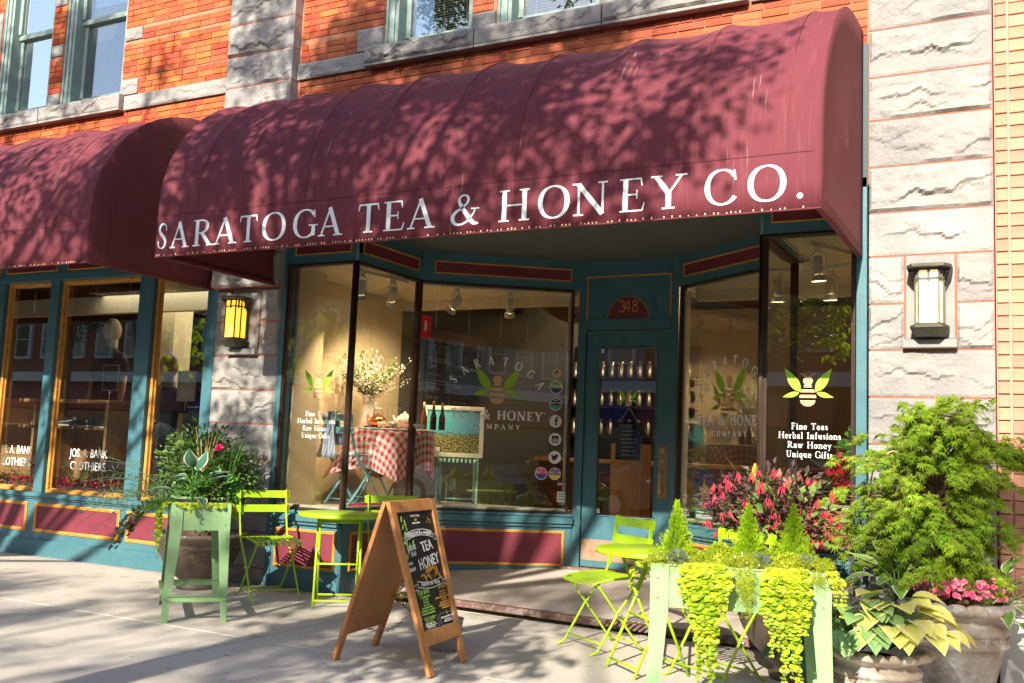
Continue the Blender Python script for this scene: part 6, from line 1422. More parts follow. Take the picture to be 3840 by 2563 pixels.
jenny('long curtain of creeping jenny hanging from the left part of the right planter', sp, 'creeping jenny in the planters', .022, r=.0140)
sp = []
for i in range(36):
    q = random.random(); L_ = .30*(1-abs(q-.5)*.8)*random.uniform(.5,1.2)+.05; sp.append((tuple(PRn(.505+.145*q, -.012-.02*random.random(), .83)), tuple(-nR+uR*random.uniform(-.3,.3)), L_))
sp += [(tuple(PRn(.59,-.02,.83)), tuple(-nR), .60), (tuple(PRn(.605,-.025,.83)), tuple(-nR), .56), (tuple(PRn(.615,-.02,.83)), tuple(-nR), .48), (tuple(PRn(.53,-.02,.83)), tuple(-nR), .40)]
jenny('long curtain of creeping jenny with yellow flowers at the right part of the planter', sp, 'creeping jenny in the planters', .05, r=.0130)
sp = [(tuple(PRn(.74+.03*random.random(), -.012, .83)), tuple(-nR+uR*.4), random.uniform(.08,.24)) for i in range(10)]
jenny('short yellow creeping jenny at the right corner of the right mint planter', sp, 'creeping jenny in the planters', .05, r=.0085)
sp = [(tuple(PRn(-.012, .02+.05*random.random(), .83)), tuple(-uR), random.uniform(.10,.20)) for i in range(7)]
jenny('short creeping jenny at the left corner of the right mint planter', sp, 'creeping jenny in the planters', .03, r=.0095)

# ------------------------------------------------------------------ fuchsia in the dark pot
random.seed(91)
f_t = bush('fuchsia', 'purple leaved fuchsia with hanging coral flowers in the dark pot', (-1.50,-.66,1.00), (.46,.30,.26), 2100, 'leaf_fuchsia', .050, .028, cat='flower plant', twigs=70, base=(-1.3,-.7,.50), shell=.3, twig='flower_coral')
m = MB()
for i in range(150):
    q = rnd3(); p = V((-1.36,-.78,.97))+V((q.x*.30, q.y*.2, q.z*.22)); leaf2(m, p, q+V((0,-.3,.3)), V((0,-.7,.7))+rnd3()*.5, random.uniform(.05,.085), .045)
m.build('pale_foliage', 'leaf_pale', f_t)
m = MB()
for i in range(64):
    a = random.uniform(0, 6.28); q = rnd3().normalized(); c = V((-1.48,-.72,1.0))+V((q.x*.43, -abs(q.y)*.28, q.z*.24)); 
    for k in range(6):
        d = V((random.uniform(-.5,.5), random.uniform(-.5,.3), -1)); p = c+rnd3()*.012; e = p+d.normalized()*random.uniform(.035,.060); m.tube([p, p.lerp(e,.7), e], [.0012,.0022,.0036], 5)
m.build('flower', 'flower_coral', f_t)
t = plant('ornamental_grass', 'thin arching grass at the left of the fuchsia', 'plant', (-1.8,-.55,.55)); m = MB()
for i in range(70): P = stem_path(V((-1.62,-.55,.75))+rnd3()*.05, V((random.uniform(-1.0,.2), random.uniform(-.5,.3), random.uniform(.8,1.6))), random.uniform(.35,.6), 8, -1.6, .1); m.tube(P, [.0016]*8+[.0004], 3, cap=False)
m.build('blade', 'leaf_bush', t)

# ------------------------------------------------------------------ japanese maple in the large urn
random.seed(12)
mp = plant('maple_tree', 'bushy japanese maple with drooping bright green leaves in the large urn', 'tree', (-.50,-.56,.48))
tw = MB(); lf = MB(); base = V((-.50,-.56,.46)); forks = []
trunk = [base, base+V((.01,.0,.18)), base+V((-.04,-.01,.42)), base+V((-.03,.0,.72)), base+V((-.10,.0,1.0)), base+V((-.13,-.02,1.18))]
tw.tube(trunk, [.022,.019,.016,.012,.008,.004], 8)
def rad_at(z):      # half width of the crown left/right at a height above the urn
    return None
tips = []
tiers = [(1.0,1.20,.22,.30,60),(.82,1.02,.46,.52,84),(.62,.84,.62,.44,96),(.42,.64,.70,.42,100),(.22,.44,.66,.40,88),(.14,.28,.48,.34,46)]
for z0, z1, rl_, rr2, n in tiers:
    for i in range(n):
        z = random.uniform(z0, z1); k = min(4, int(z/1.2*5)); st = base+V((-.04*z, 0, z*.85)); a = random.uniform(-math.pi, math.pi); sx = rr2 if math.cos(a) > 0 else rl_
        e = base+V((math.cos(a)*sx*random.uniform(.35,1)-.03, math.sin(a)*.36*random.uniform(.35,1)-.04, z+random.uniform(-.02,.06))); mid = st.lerp(e, .55)+V((0,0,.06)); dr = e+V(((e-st).x*.12, (e-st).y*.12, -.05))
        tw.tube([st, mid, e, dr], [.0045,.003,.002,.001], 4, cap=False); tips.append((mid, e, dr))
# long branch reaching right over the brick wall, and the thin bare loops
for k in range(7):
    P = stem_path(base+V((-.06,0,.95)), V((1.0,-.15+.08*k,.35)), random.uniform(.42,.66), 8, -.9, .12); tw.tube(P, [.005]*4+[.003]*3+[.002]*2, 5)
    for a, b in zip(P[2:], P[3:]): tips.append((a, b, b+V((.01,0,-.04)))); tips.append((a, a.lerp(b, .5)+rnd3()*.05, b+rnd3()*.05))
for mid, e, dr in tips:
    for q in range(11):
        t_ = random.random(); p = (mid.lerp(e, t_*2) if t_ < .5 else e.lerp(dr, t_*2-1))+rnd3()*.025; a = random.uniform(0, 6.28)
        d = V((math.cos(a)*.6+(e-mid).x*2, math.sin(a)*.6-.35, random.uniform(-.75,-.05))); leafm(lf, p, d, V((0,-.45,1))+rnd3()*.4, random.uniform(.040,.060))
lf.build('crown', 'leaf_maple', mp); tw.build('branches', 'twig', mp)
m = MB(); m.tube([base+V((-.16,-.05,.98)), base+V((-.17,-.1,1.10)), base+V((-.08,-.1,1.155)), base+V((.05,-.08,1.13))], .0065, 6); m.tube([base+V((-.42,-.05,.62)), base+V((-.38,-.06,.86)), base+V((-.28,-.06,.92)), base+V((-.14,-.05,.90))], .006, 6); m.build('bare_branch', 'twig_tan', mp)
# begonias round the maple's foot
t = plant('begonia', 'pink begonias with bronze leaves round the foot of the maple', 'flower plant', (-.42,-.68,.49)); m = MB(); fm = MB()
for i in range(420):
    a = random.uniform(-2.9, .1); r_ = .31*math.sqrt(random.random()); p = V((-.46+r_*math.cos(a)*.95, -.58+r_*math.sin(a), .50+.10*random.random()*(1-r_))); leafr(m, p, rnd3()+V((0,-.3,.4)), V((0,-.4,1))+rnd3()*.7, random.uniform(.010,.020))
for i in range(170):
    a = random.uniform(-2.9, .1); r_ = .31*math.sqrt(random.random()); p = V((-.46+r_*math.cos(a)*.95, -.60+r_*math.sin(a), .575+.10*random.random()))
    for k in range(6): leafr(fm, p, V((math.cos(k*1.05), -.35, math.sin(k*1.05)))+rnd3()*.3, V((0,-1,.3))+rnd3()*.3, .0095)
m.build('foliage', 'leaf_begonia', t); fm.build('flower', 'flower_pink', t)
hosta('white edged hosta on the left rim of the large urn', (-.72,-.82,.50), [(200,.14,.16,.19,.095,-.7),(170,.12,.22,.18,.08,.3),(225,.13,.07,.17,.10,-1.1),(250,.10,.03,.18,.11,-1.2),(280,.08,.12,.15,.10,-.9),(140,.10,.26,.18,.06,.9),(100,.06,.24,.16,.07,1.0),(-30,.05,.05,.15,.10,-1.0),(215,.20,.10,.15,.09,-.8),(30,.05,.20,.14,.07,.9),(255,.15,.16,.14,.09,-.5),(185,.22,.14,.12,.06,-.9)], 'hosta_white_edge', 'white edged hostas in the large urn')
hosta('white edged hosta on the right rim of the large urn, spilling over the edge', (-.20,-.62,.47), [(-20,.12,.14,.19,.08,-.5),(10,.10,.22,.19,.07,.2),(-50,.13,.08,.18,.10,-1.0),(-80,.12,.05,.16,.09,-1.1),(40,.06,.28,.17,.08,.8),(-10,.20,.08,.18,.07,-.9),(-35,.20,.02,.17,.07,-1.2),(70,.05,.24,.15,.07,.9),(-120,.08,.10,.13,.09,-1.0),(0,.22,.14,.16,.06,-.7),(-60,.2,.0,.16,.07,-1.2),(20,.16,.22,.16,.06,-.2)], 'hosta_white_edge', 'white edged hostas in the large urn')
# green and yellow hostas in the small urn
g = rand_hosta(50, 150, 325, .27, .19, .14, .115, (-1.3,-.6)); hosta('green hosta at the left of the small urn, in front of the planter leg', (-.80,-1.60,.37), g, 'hosta_green')
g = rand_hosta(16, 150, 250, .28, .08, .15, .11, (-1.4,-.8)); hosta('deep green hosta low against the right planter leg', (-.90,-1.58,.30), g, 'hosta_deep')
g = rand_hosta(34, -125, 60, .26, .20, .155, .135, (-1.3,-.5)); hosta('yellow hosta with sunlit leaves on the right of the small urn', (-.68,-1.56,.38), g, 'hosta_yellow')
t = plant('hosta_flower', 'pale lilac hosta flower spikes beside the right planter', 'flower', (-.88,-1.5,.35)); m = MB(); fm = MB()
for i in range(6):
    P = stem_path(V((-.86,-1.50,.36)), V((random.uniform(-.25,.35), random.uniform(-.2,.2), 1)), random.uniform(.26,.50), 8, 0, .12); m.tube(P, .0018, 4)
    for p in P[5:]:
        for k in range(4): d = rnd3()+V((0,-.3,-.2)); fm.tube([p, p+d.normalized()*.014, p+d.normalized()*.022], [.001,.0028,.0042], 5, cap=False)
m.build('stem', 'leaf_grey', t); fm.build('flower', 'flower_lilac', t)

# ------------------------------------------------------------------ things on display in the tea shop window
c1 = bistro_chair('pale blue bistro chair with a scarf over its back, left in the window', 'blue_paint', 'pale blue bistro chairs in the shop window', tr=.014); c1.location = (-5.85,.86,ZP); c1.rotation_euler = (0,0,R(76))
c2 = copy_tree(c1); relabel(c2, 'pale blue bistro chair holding the framed painting', (-5.32,1.92,ZP), -60)
m = MB(); q1 = c1.matrix_world
Mx = Matrix.Translation(V((-5.85,.86,ZP))) @ Matrix.Rotation(R(76), 4, 'Z'); vs = []; uv = []; fs = []; na, nb_ = 26, 14
for i in range(na+1):
    for j in range(nb_+1):
        t_ = i/na*2-1; w = j/nb_-.5; drop = max(0, abs(t_)-.12); x = -.235+(.06*drop if t_ < 0 else -.05*drop)+.012*math.sin(j*2+i*.3); z = .885-drop*(.50 if t_ > 0 else .36)-.0*w; y = .07+w*(.13+.13*drop)+.015*math.sin(i*.7+j)
        vs.append(Mx @ V((x + (.02 if t_ < 0 else -.02), y, z))); uv.append((j/nb_*1.0, i/na*2))
for i in range(na):
    for j in range(nb_): a = i*(nb_+1)+j; fs.append((a, a+1, a+nb_+2, a+nb_+1))
m.add(vs, fs, uv, True); o = m.build('scarf', 'scarf'); so = o.modifiers.new('thick', 'SOLIDIFY'); so.thickness = .004; o['label'] = 'blue and white striped scarf hung over the blue chair back'; o['category'] = 'scarf'
# painting leaning on the chair
t = thing('framed_painting', 'white framed painting of a flower meadow standing on the blue chair', 'painting', (-5.32,1.84,ZP+.48))
pa, pb2 = V((-5.62,1.68,ZP+.485)), V((-5.06,1.98,ZP+.485)); pu = (pb2-pa).normalized(); pn = V((pu.y, -pu.x, 0)); pv = (V((0,0,1))-pn*.12).normalized(); PW, PH = (pb2-pa).length, .53
def fq(m, x0, x1, y0, y1, n0, n1, uvs=None): m.add([pa+pu*x+pv*y+pn*n_ for n_ in (n1, n0) for x, y in ((x0,y0),(x1,y0),(x1,y1),(x0,y1))], [(0,1,2,3),(7,6,5,4),(0,4,5,1),(1,5,6,2),(2,6,7,3),(3,7,4,0)], uvs)
m = MB(); w = .045; fq(m, 0, PW, 0, w, 0, .02); fq(m, 0, PW, PH-w, PH, 0, .02); fq(m, 0, w, w, PH-w, 0, .02); fq(m, PW-w, PW, w, PH-w, 0, .02); m.build('frame', 'white_enamel', t, bevel=.004)
m = MB(); fq(m, w, PW-w, w, PH-w, 0, .008, [(0,0),(1,0),(1,1),(0,1)]*2); m.build('canvas', 'painting', t)
m = MB(); fq(m, .08, .19, .05, .10, .022, .024); o = m.build('price_card', 'sticker_white'); o['label'] = 'small white card at the corner of the painting'; o['category'] = 'card'
TT = ZP+.748
t = thing('enamel_jug', 'tall white enamel jug holding the spray of leaves and blossom', 'jug', (-5.98,1.22,TT)); m = MB(); m.lathe([(0,0),(.085,0),(.088,.01),(.070,.16),(.058,.27),(.062,.30),(.082,.325),(.078,.325),(.055,.29)], n=24); m.build('body', 'white_enamel', t, local=True); m = MB(); m.tube([(.055,-.02,.28),(.12,-.04,.25),(.125,-.04,.15),(.07,-.02,.10)], .007, 6); m.build('handle', 'white_enamel', t, local=True)
t = plant('branch_bouquet', 'bouquet of leafy twigs and small white blossom in the enamel jug', 'bouquet', (-5.98,1.22,TT+.30)); lf, tw, fm = MB(), MB(), MB()
for i in range(46):
    d = V((random.uniform(-.75,.9), random.uniform(-.7,.5), random.uniform(.5,1.25))); P = stem_path(V((-5.98,1.22,TT+.28)), d, random.uniform(.25,.60), 7, -.2, .35); tw.tube(P, .0022, 4, cap=False); k_ = i % 3
    for p in P[2:]:
        for q in range(5):
            if k_ == 0: leaf2(lf, p+rnd3()*.02, rnd3()+V((0,-.2,.3)), V((0,-.6,.8))+rnd3()*.6, random.uniform(.035,.06), .028)
            else: fm.ball(p+rnd3()*.05, random.uniform(.005,.010), 5, 4)
lf.build('foliage', 'leaf_pale', t); tw.build('twigs', 'twig', t); fm.build('blossom', 'flower_white', t)
t = thing('serving_tray', 'small dark wooden tray under the kettle', 'tray', (-5.78,1.14,TT)); m = MB(); m.box(-.13,-.07,0,.13,.07,.018); m.build('tray_board', 'wood_dark', t, local=True, bevel=.003)
t = thing('copper_kettle', 'shiny copper kettle with arched handle on the tray', 'kettle', (-5.80,1.14,TT+.018)); m = MB(); m.lathe([(0,0),(.06,0),(.082,.02),(.086,.05),(.07,.085),(.035,.102),(.03,.108),(0,.112)], n=24); m.tube([(-.07,0,.04),(-.11,0,.06),(-.125,0,.105)], [.018,.012,.008], 8); m.ball((0,0,.12), .012, 8, 6); m.build('body', 'copper', t, local=True); m = MB(); m.tube([(-.055,0,.085),(-.05,0,.15),(-.03,0,.17)], .005, 6); m.tube([(.055,0,.085),(.05,0,.15),(.03,0,.17)], .005, 6); m.build('handle', 'copper', t, local=True); m = MB(); m.tube([(-.035,0,.172),(.035,0,.172)], .011, 8); m.build('grip', 'china', t, local=True)
t = thing('teapot', 'cream teapot with dark blue flowers behind the blue cups', 'teapot', (-5.52,1.20,TT)); m = MB(); m.lathe([(0,0),(.05,0),(.055,.012),(.085,.045),(.092,.08),(.075,.115),(.05,.128)], n=24); m.tube([(-.07,0,.05),(-.12,0,.085),(-.135,0,.13)], [.02,.013,.009], 8); m.tube([(.08,0,.10),(.13,0,.11),(.135,0,.07),(.085,0,.05)], .008, 7); m.build('body', 'china', t, local=True); m = MB(); m.lathe([(.052,.128),(.035,.148),(.01,.155),(.012,.168),(0,.172)], n=20); m.build('lid', 'china', t, local=True)
for (x, y, z, lab) in ((-5.665,1.02,.0,'blue patterned cup beside the kettle'), (-5.50,.98,0,'blue patterned cup in front of the teapot'), (-5.27,1.06,0,'low blue patterned sugar dish right of the teapot')):
    t = thing('tea_cup', lab, 'cup', (x, y, TT+z), 'blue patterned china on the gingham table'); m = MB(); k = 1.0 if 'cup' in lab else 1.25; m.lathe([(0,0),(.025*k,0),(.042*k,.03),(.045*k,.058/k),(.042*k,.058/k),(.03*k,.02)], n=18); m.build('body', 'china', t, local=True); m = MB(); m.tube([(.042*k,0,.045/k),(.062*k,0,.04/k),(.06*k,0,.02),(.036*k,0,.016)], .004, 6); m.build('handle', 'china', t, local=True)
for (x, y, h, mt_, lab) in ((-5.36,1.30,.27,'bottle_amber','left amber bottle of the three, gold necked'), (-5.20,1.22,.28,'bottle_red','dark red bottle in front at the table edge'), (-5.15,1.30,.27,'bottle_amber','amber bottle just right of the dark red one')):
    t = thing('honey_bottle', lab, 'bottle', (x, y, TT), 'slim bottles with gold necks on the gingham table'); m = MB(); m.lathe([(0,0),(.030,0),(.032,.01),(.032,.12),(.014,.19),(.012,h-.045)], n=16); m.build('body', mt_, t, local=True); m = MB(); m.lathe([(.0125,h-.05),(.013,h),(0,h+.001)], n=12); m.build('cap', 'gold_foil', t, local=True)
t = thing('rag_rug', 'red and white cloth lying on the window floor under the table', 'rug', (-5.5,1.0,ZP)); m = MB(); m.lathe([(0,.004),(.42,.004),(.43,.001)], (0,0,.002), n=30); m.build('rug_cloth', 'flower_red', t, local=True)
t = thing('security_sensor', 'little white alarm sensor high on the slanted window', 'sensor', tuple(FC.pt(1.433,2.324,-.03))); m = MB(); FC.box(m, 1.415, 1.45, 2.305, 2.345, -.03, -.016); m.build('sensor_body', 'sticker_white', t)
# right window: wooden chest, glass jars, red geranium, glowing lamp
t = thing('wooden_chest', 'warm wooden display chest low in the right window', 'chest', (-1.25,.42,ZP)); m = MB(); m.box(-.22,-.15,.0,.16,.25,.27); m.build('body', 'oak', t, local=True, bevel=.006)
for k in range(3): m = MB(); m.box(-.20,-.162,.015+.085*k,.14,-.15,.09+.085*k); m.build('drawer', 'wood', t, local=True, bevel=.004)
m = MB(); m.box(-.24,-.17,.27,.18,.27,.285); m.build('top_cloth', 'flower_white', t, local=True)
for x, lab in ((-1.35,'clear glass bottle with stopper on the wooden chest, left one'), (-1.20,'clear glass bottle with stopper on the wooden chest, right one')):
    t = thing('glass_bottle', lab, 'glass bottle', (x, .40, ZP+.286)); m = MB(); m.lathe([(0,0),(.062,0),(.065,.01),(.065,.13),(.05,.17),(.018,.20),(.016,.25),(.022,.26)], n=22); m.build('body', 'glass_thin', t, local=True)
bush('geranium', 'red flowered geranium at the right edge of the right window', (-1.16,.50,ZP+.66), (.14,.16,.20), 200, 'leaf_mid', .06, .05, twigs=16, base=(-1.18,.5,ZP+.30))
m = MB(); [leafr(m, V((-1.20,.42,ZP+.56))+V((rnd3().x*.16, rnd3().y*.08, rnd3().z*.15)), rnd3(), rnd3(), .020) for _ in range(110)]; o = m.build('geranium_flower', 'flower_red'); o['label'] = 'cluster of red geranium petals behind the right lettering'; o['category'] = 'flower'
t = thing('table_lamp', 'glowing amber table lamp seen low through the right window', 'table lamp', (-2.42,2.9,.95)); m = MB(); m.lathe([(.075,.30),(.13,.12)], n=20); m.build('lamp_shade', 'lampshade', t, local=True); m = MB(); m.lathe([(0,0),(.06,0),(.02,.03),(.012,.2)], n=14); m.build('base', 'brass_dark', t, local=True)
t = thing('side_table', 'dark little table under the amber lamp', 'table', (-2.42,2.9,.16)); m = MB(); m.box(-.3,-.2,.74,.3,.2,.788); m.build('top', 'wood_dark', t, local=True)
for sx in (-1,1):
    for sy in (-1,1): m = MB(); m.box(sx*.27-.02,sy*.17-.02,0,sx*.27+.02,sy*.17+.02,.74); m.build('leg', 'wood_dark', t, local=True)

# ------------------------------------------------------------------ clothing shop interior
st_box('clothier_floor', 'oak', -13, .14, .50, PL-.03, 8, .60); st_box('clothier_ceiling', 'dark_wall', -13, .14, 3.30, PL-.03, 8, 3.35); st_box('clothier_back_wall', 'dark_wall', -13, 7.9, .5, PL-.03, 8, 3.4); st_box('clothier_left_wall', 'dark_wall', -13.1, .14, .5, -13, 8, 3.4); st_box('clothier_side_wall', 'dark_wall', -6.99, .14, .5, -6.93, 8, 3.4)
st_box('clothier_bulkhead', 'cream', -13, 1.6, 2.78, -7.0, 1.7, 3.0); st_box('clothier_column', 'tan_wall', -9.95, 2.0, .6, -9.60, 2.3, 3.3)
for k, (x, y) in enumerate([(-10.9,2.6),(-9.6,3.2),(-8.6,3.0),(-9.9,4.8),(-8.3,4.6)]):
    t = thing('ceiling_light_panel', ['light panel nearest the left edge of the clothing shop','light panel right behind the standing mannequin head','light panel nearest the stone pier','rear left light panel','rear light panel behind the suit mannequin'][k], 'ceiling light', (x, y, 3.08), 'square light panels on the clothing shop ceiling'); m = MB(); m.box(-.3,-.3,0,.3,.3,.02); m.build('diffuser', 'light_panel', t, local=True); m = MB(); m.box(-.33,-.33,.021,.33,.33,.06); m.build('frame', 'cream_trim', t, local=True)
ld = bpy.data.lights.new('shop_light', 'AREA'); ld.energy = 45; ld.color = (1,.86,.62); ld.size = 2.5; lo = bpy.data.objects.new('ceiling_lamp_light', ld); COL.objects.link(lo); lo.location = (-9.2,2.6,3.0)
t = thing('shoe_cabinet', 'light oak display cabinet with shoes on its shelf', 'cabinet', (-9.2,.55,.6))
m = MB(); m.box(-9.72,.34,.62,-9.68,.80,1.60); m.build('side_panel', 'oak', t); m = MB(); m.box(-8.74,.34,.62,-8.70,.80,1.60); m.build('side_panel', 'oak', t); m = MB(); m.box(-9.74,.32,1.60,-8.68,.82,1.635); m.build('top', 'oak', t, bevel=.004); m = MB(); m.box(-9.68,.76,.62,-8.74,.79,1.60); m.build('back_panel', 'oak', t); m = MB(); m.box(-9.68,.33,1.315,-9.20,.76,1.345); m.build('shelf', 'oak', t, bevel=.003); m = MB(); m.box(-9.18,.45,1.315,-8.74,.76,1.335); m.build('shelf', 'oak', t)
t = thing('shoe_cabinet', 'oak cabinet behind the leftmost visible window', 'cabinet', (-10.5,.55,.6)); m = MB(); m.box(-11.2,.34,1.31,-9.86,.8,1.345); m.build('shelf', 'oak', t, bevel=.003); m = MB(); m.box(-11.2,.32,1.60,-9.86,.82,1.635); m.build('top', 'oak', t); m = MB(); m.box(-9.90,.34,.62,-9.86,.8,1.60); m.build('side_panel', 'oak', t); m = MB(); m.box(-11.2,.77,.62,-9.90,.80,1.6); m.build('back_panel', 'oak', t)
def shoe(x, y, z, rz, mt_, lab):
    t = thing('shoe', lab, 'shoe', (x, y, z), 'shoes on the oak shelves'); t.rotation_euler = (0,0,R(rz))
    m = MB(); P = [(-.13,0,.05),(-.10,0,.055),(-.05,0,.048),(.02,0,.040),(.08,0,.030),(.13,0,.026),(.145,0,.024)]; m.tube(P, [.018,.042,.043,.036,.036,.026,.008], 12); m.tube([(-.09,0,.07),(-.085,0,.10)], [.040,.034], 12, cap=False); m.build('upper', mt_, t, local=True); m = MB(); n = 16; pl = [(.02+.13*math.cos(2*math.pi*i/n), (.040 if math.cos(2*math.pi*i/n) > -.3 else .034)*math.sin(2*math.pi*i/n)) for i in range(n)]; m.prism(pl, (0,0,0), (1,0,0), (0,1,0), (0,0,1), 0, .018); m.build('sole', 'sole', t, local=True)
shoe(-9.55,.52,1.348,215,'leather_black','dark shoe at the left end of the cabinet shelf'); shoe(-9.30,.52,1.348,215,'leather_black','dark shoe in the middle of the cabinet shelf'); shoe(-8.97,.58,1.338,205,'leather_black','dark shoe with pink lining at the right of the shelf'); shoe(-9.98,.52,1.348,205,'leather_tan','tan brown shoe with pale sole behind the left window')
def mannequin(loc, lab, shirt, tall, collar=False):
    t = thing('mannequin', lab, 'mannequin', loc); hz = tall
    m = MB(); m.ball((0,0,hz), .115, 18, 14, (.82,.95,1.22)); m.tube([(0,.01,hz-.10),(0,.02,hz-.20),(0,.03,hz-.28)], [.062,.055,.075], 14); m.build('head', 'mannequin', t, local=True)
    m = MB(); m.lathe([(.06,hz-.20),(.10,hz-.235),(.19,hz-.27),(.215,hz-.34),(.20,hz-.50),(.175,hz-.70),(.18,hz-.82),(.0,hz-.83)], n=22, fn=lambda r, z, a: (r*(.62+.38*abs(math.cos(a))), z)); m.build('shirt', shirt, t, local=True)
    for s_ in (-1, 1): m = MB(); m.tube([(s_*.17,0,hz-.30),(s_*.23,0,hz-.42),(s_*.245,0,hz-.52)], [.062,.062,.056], 10); m.build('sleeve', shirt, t, local=True); m = MB(); m.tube([(s_*.245,0,hz-.50),(s_*.25,-.01,hz-.68),(s_*.26,-.05,hz-.90)], [.042,.038,.028], 9); m.build('arm', 'mannequin', t, local=True)
    m = MB(); m.lathe([(.17,hz-.82),(.165,hz-1.0),(.15,.02),(0,.0)], n=16); m.build('trousers', 'cloth_grey', t, local=True)
    if collar: m = MB(); m.lathe([(.075,hz-.17),(.085,hz-.22),(.10,hz-.24)], n=16); m.box(-.035,-.17,hz-.62,.035,-.11,hz-.22); m.build('collar', 'cloth_pale', t, local=True)
    return t
mannequin((-9.50,.98,.60), 'tall mannequin in a black shirt behind the middle window', 'cloth_black', 1.87); mannequin((-8.48,.92,.60), 'shorter mannequin in a dark jacket behind the right window', 'cloth_grey', 1.45, True)
def counter_sign(loc, w, h, mt_, lab, text=None):
    t = thing('counter_sign', lab, 'sign', loc); m = MB(); m.box(-w/2,0,.12,w/2,.006,.12+h); m.build('card', mt_, t, local=True); m = MB(); m.box(-w/2-.012,-.004,.108,-w/2,.01,.132+h); m.box(w/2,-.004,.108,w/2+.012,.01,.132+h); m.box(-w/2,-.004,.108,w/2,.01,.12); m.box(-w/2,-.004,.12+h,w/2,.01,.132+h); m.tube([(0,0,0),(0,0,.11)], .006, 6); m.build('frame', 'steel', t, local=True)
    if text: m = MB(); text_into(m, text, lambda x, y, d: V((x, -.0015-d, .12+h/2+y)), .035); m.build('print', 'chalk_grey', t, local=True)
counter_sign((-8.92,.52,1.636), .22, .26, 'chalk_black', 'black framed card standing on the oak cabinet', 'TravelTech'); counter_sign((-8.02,.75,1.55), .24, .30, 'cream_trim', 'blank pale card in a steel frame near the pier')
t = thing('clothes_rack', 'rack of grey jackets behind the flower bush', 'clothes rack', (-8.1,1.1,.6)); m = MB(); m.tube([(-8.6,1.1,1.60),(-7.3,1.1,1.60)], .012, 8); m.build('rail', 'steel', t)
for k in range(9): m = MB(); x = -8.45+.12*k; m.lathe([(.03,1.58),(.20,1.48),(.22,1.35),(.20,.85),(.0,.85)], (x,1.1,0), n=14, fn=lambda r, z, a: (r*(.18+.82*abs(math.sin(a))), z)); m.build('jacket', 'cloth_grey', t)
t = plant('window_flowers', 'low strip of red flowers inside the clothing shop sill', 'flowers', (-9,.3,.64)); m = MB()
for i in range(1500): p = V((random.uniform(-10.9,-8.1), random.uniform(.16,.30), .66+.13*random.random())); leafr(m, p, rnd3()+V((0,0,.4)), rnd3(), random.uniform(.008,.014))
m.build('petals', 'flower_red', t); m = MB()
for i in range(500): p = V((random.uniform(-10.9,-8.1), random.uniform(.18,.34), .63+.10*random.random())); leaf2(m, p, rnd3()+V((0,0,.5)), rnd3(), .05, .02)
m.build('foliage', 'leaf_mid', t)
for x, lab in ((-9.95,'pale green fern plant behind the left lettering'), (-9.05,'pale green fern plant behind the middle lettering')):
    t = plant('fern', lab, 'plant', (x, .32, .62)); m = MB()
    for i in range(26):
        P = stem_path(V((x,.32,.64)), V((random.uniform(-1,1), random.uniform(-.4,.4), random.uniform(.7,1.4))), random.uniform(.25,.45), 9, -1.0, .1)
        for k in range(1, 10):
            for s_ in (-1, 1): leaf2(m, P[k], (P[k]-P[k-1]).cross(V((0,1,0))).normalized()*s_+V((0,0,.3)), V((0,-1,0)), .04*(1-k/12), .011)
    m.build('foliage', 'leaf_fern', t)
# ------------------------------------------------------------------ street trees between the sun and the shops
random.seed(5)
def street_tree(label, loc, trunk_r, trunk_h, blobs, n_leaf, L_=.10, W_=.065, seed=1, group='street trees along the kerb'):
    """blobs: (centre, radii, share): loose clumps of leaves, twigs run to each"""
    random.seed(seed); t = thing('street_tree', label, 'tree', loc, group); b = V(loc); tr = MB(); top = b+V((.05,.0,trunk_h))
    tr.tube([b+V((0,0,-.1)), b+V((.01,0,.15)), b+V((.0,.02,trunk_h*.5)), top], [trunk_r*1.35, trunk_r*1.05, trunk_r*.95, trunk_r*.85], 12); tr.build('trunk', 'bark', t)
    br_ = MB(); lf = MB(); tot = sum(s for _, _, s in blobs)
    for c, rd, sh in blobs:
        c = V(c); rd = V(rd); mid = top.lerp(c, .5)+V((0,0,-.25)); br_.tube([top-V((0,0,.3)), mid, c], [trunk_r*.45, .045, .018], 6); N_ = int(n_leaf*sh/tot); cl_ = []
        for k in range(max(6, N_//38)):
            q = rnd3(); p = c+V((q.x*rd.x, q.y*rd.y, q.z*rd.z)); cl_.append(p); br_.tube([c.lerp(p, .1), c.lerp(p, .55)+rnd3()*.1, p], [.016,.009,.004], 4, cap=False)
        for i in range(N_):
            p = random.choice(cl_)+V((random.gauss(0,.17), random.gauss(0,.17), random.gauss(0,.13))); a = random.uniform(0, 6.28); leaf2(lf, p, V((math.cos(a), math.sin(a), -.35)), V((0,0,1))+rnd3()*.7, L_*random.uniform(.6,1.2), W_*random.uniform(.7,1.2), .12)
    br_.build('limbs', 'bark', t); lf.build('crown', 'leaf_street', t); return t
SDv = sd
def up_sun(x, y, z, yy):      # the point on the sun ray through (x, y, z) at depth yy
    t = (y-yy)/SDv.y; return (x-SDv.x*t, yy, z-SDv.z*t)
def B(x, y, z, yy, rx, ry, rz, s): return (up_sun(x, y, z, yy), (rx, ry, rz), s)
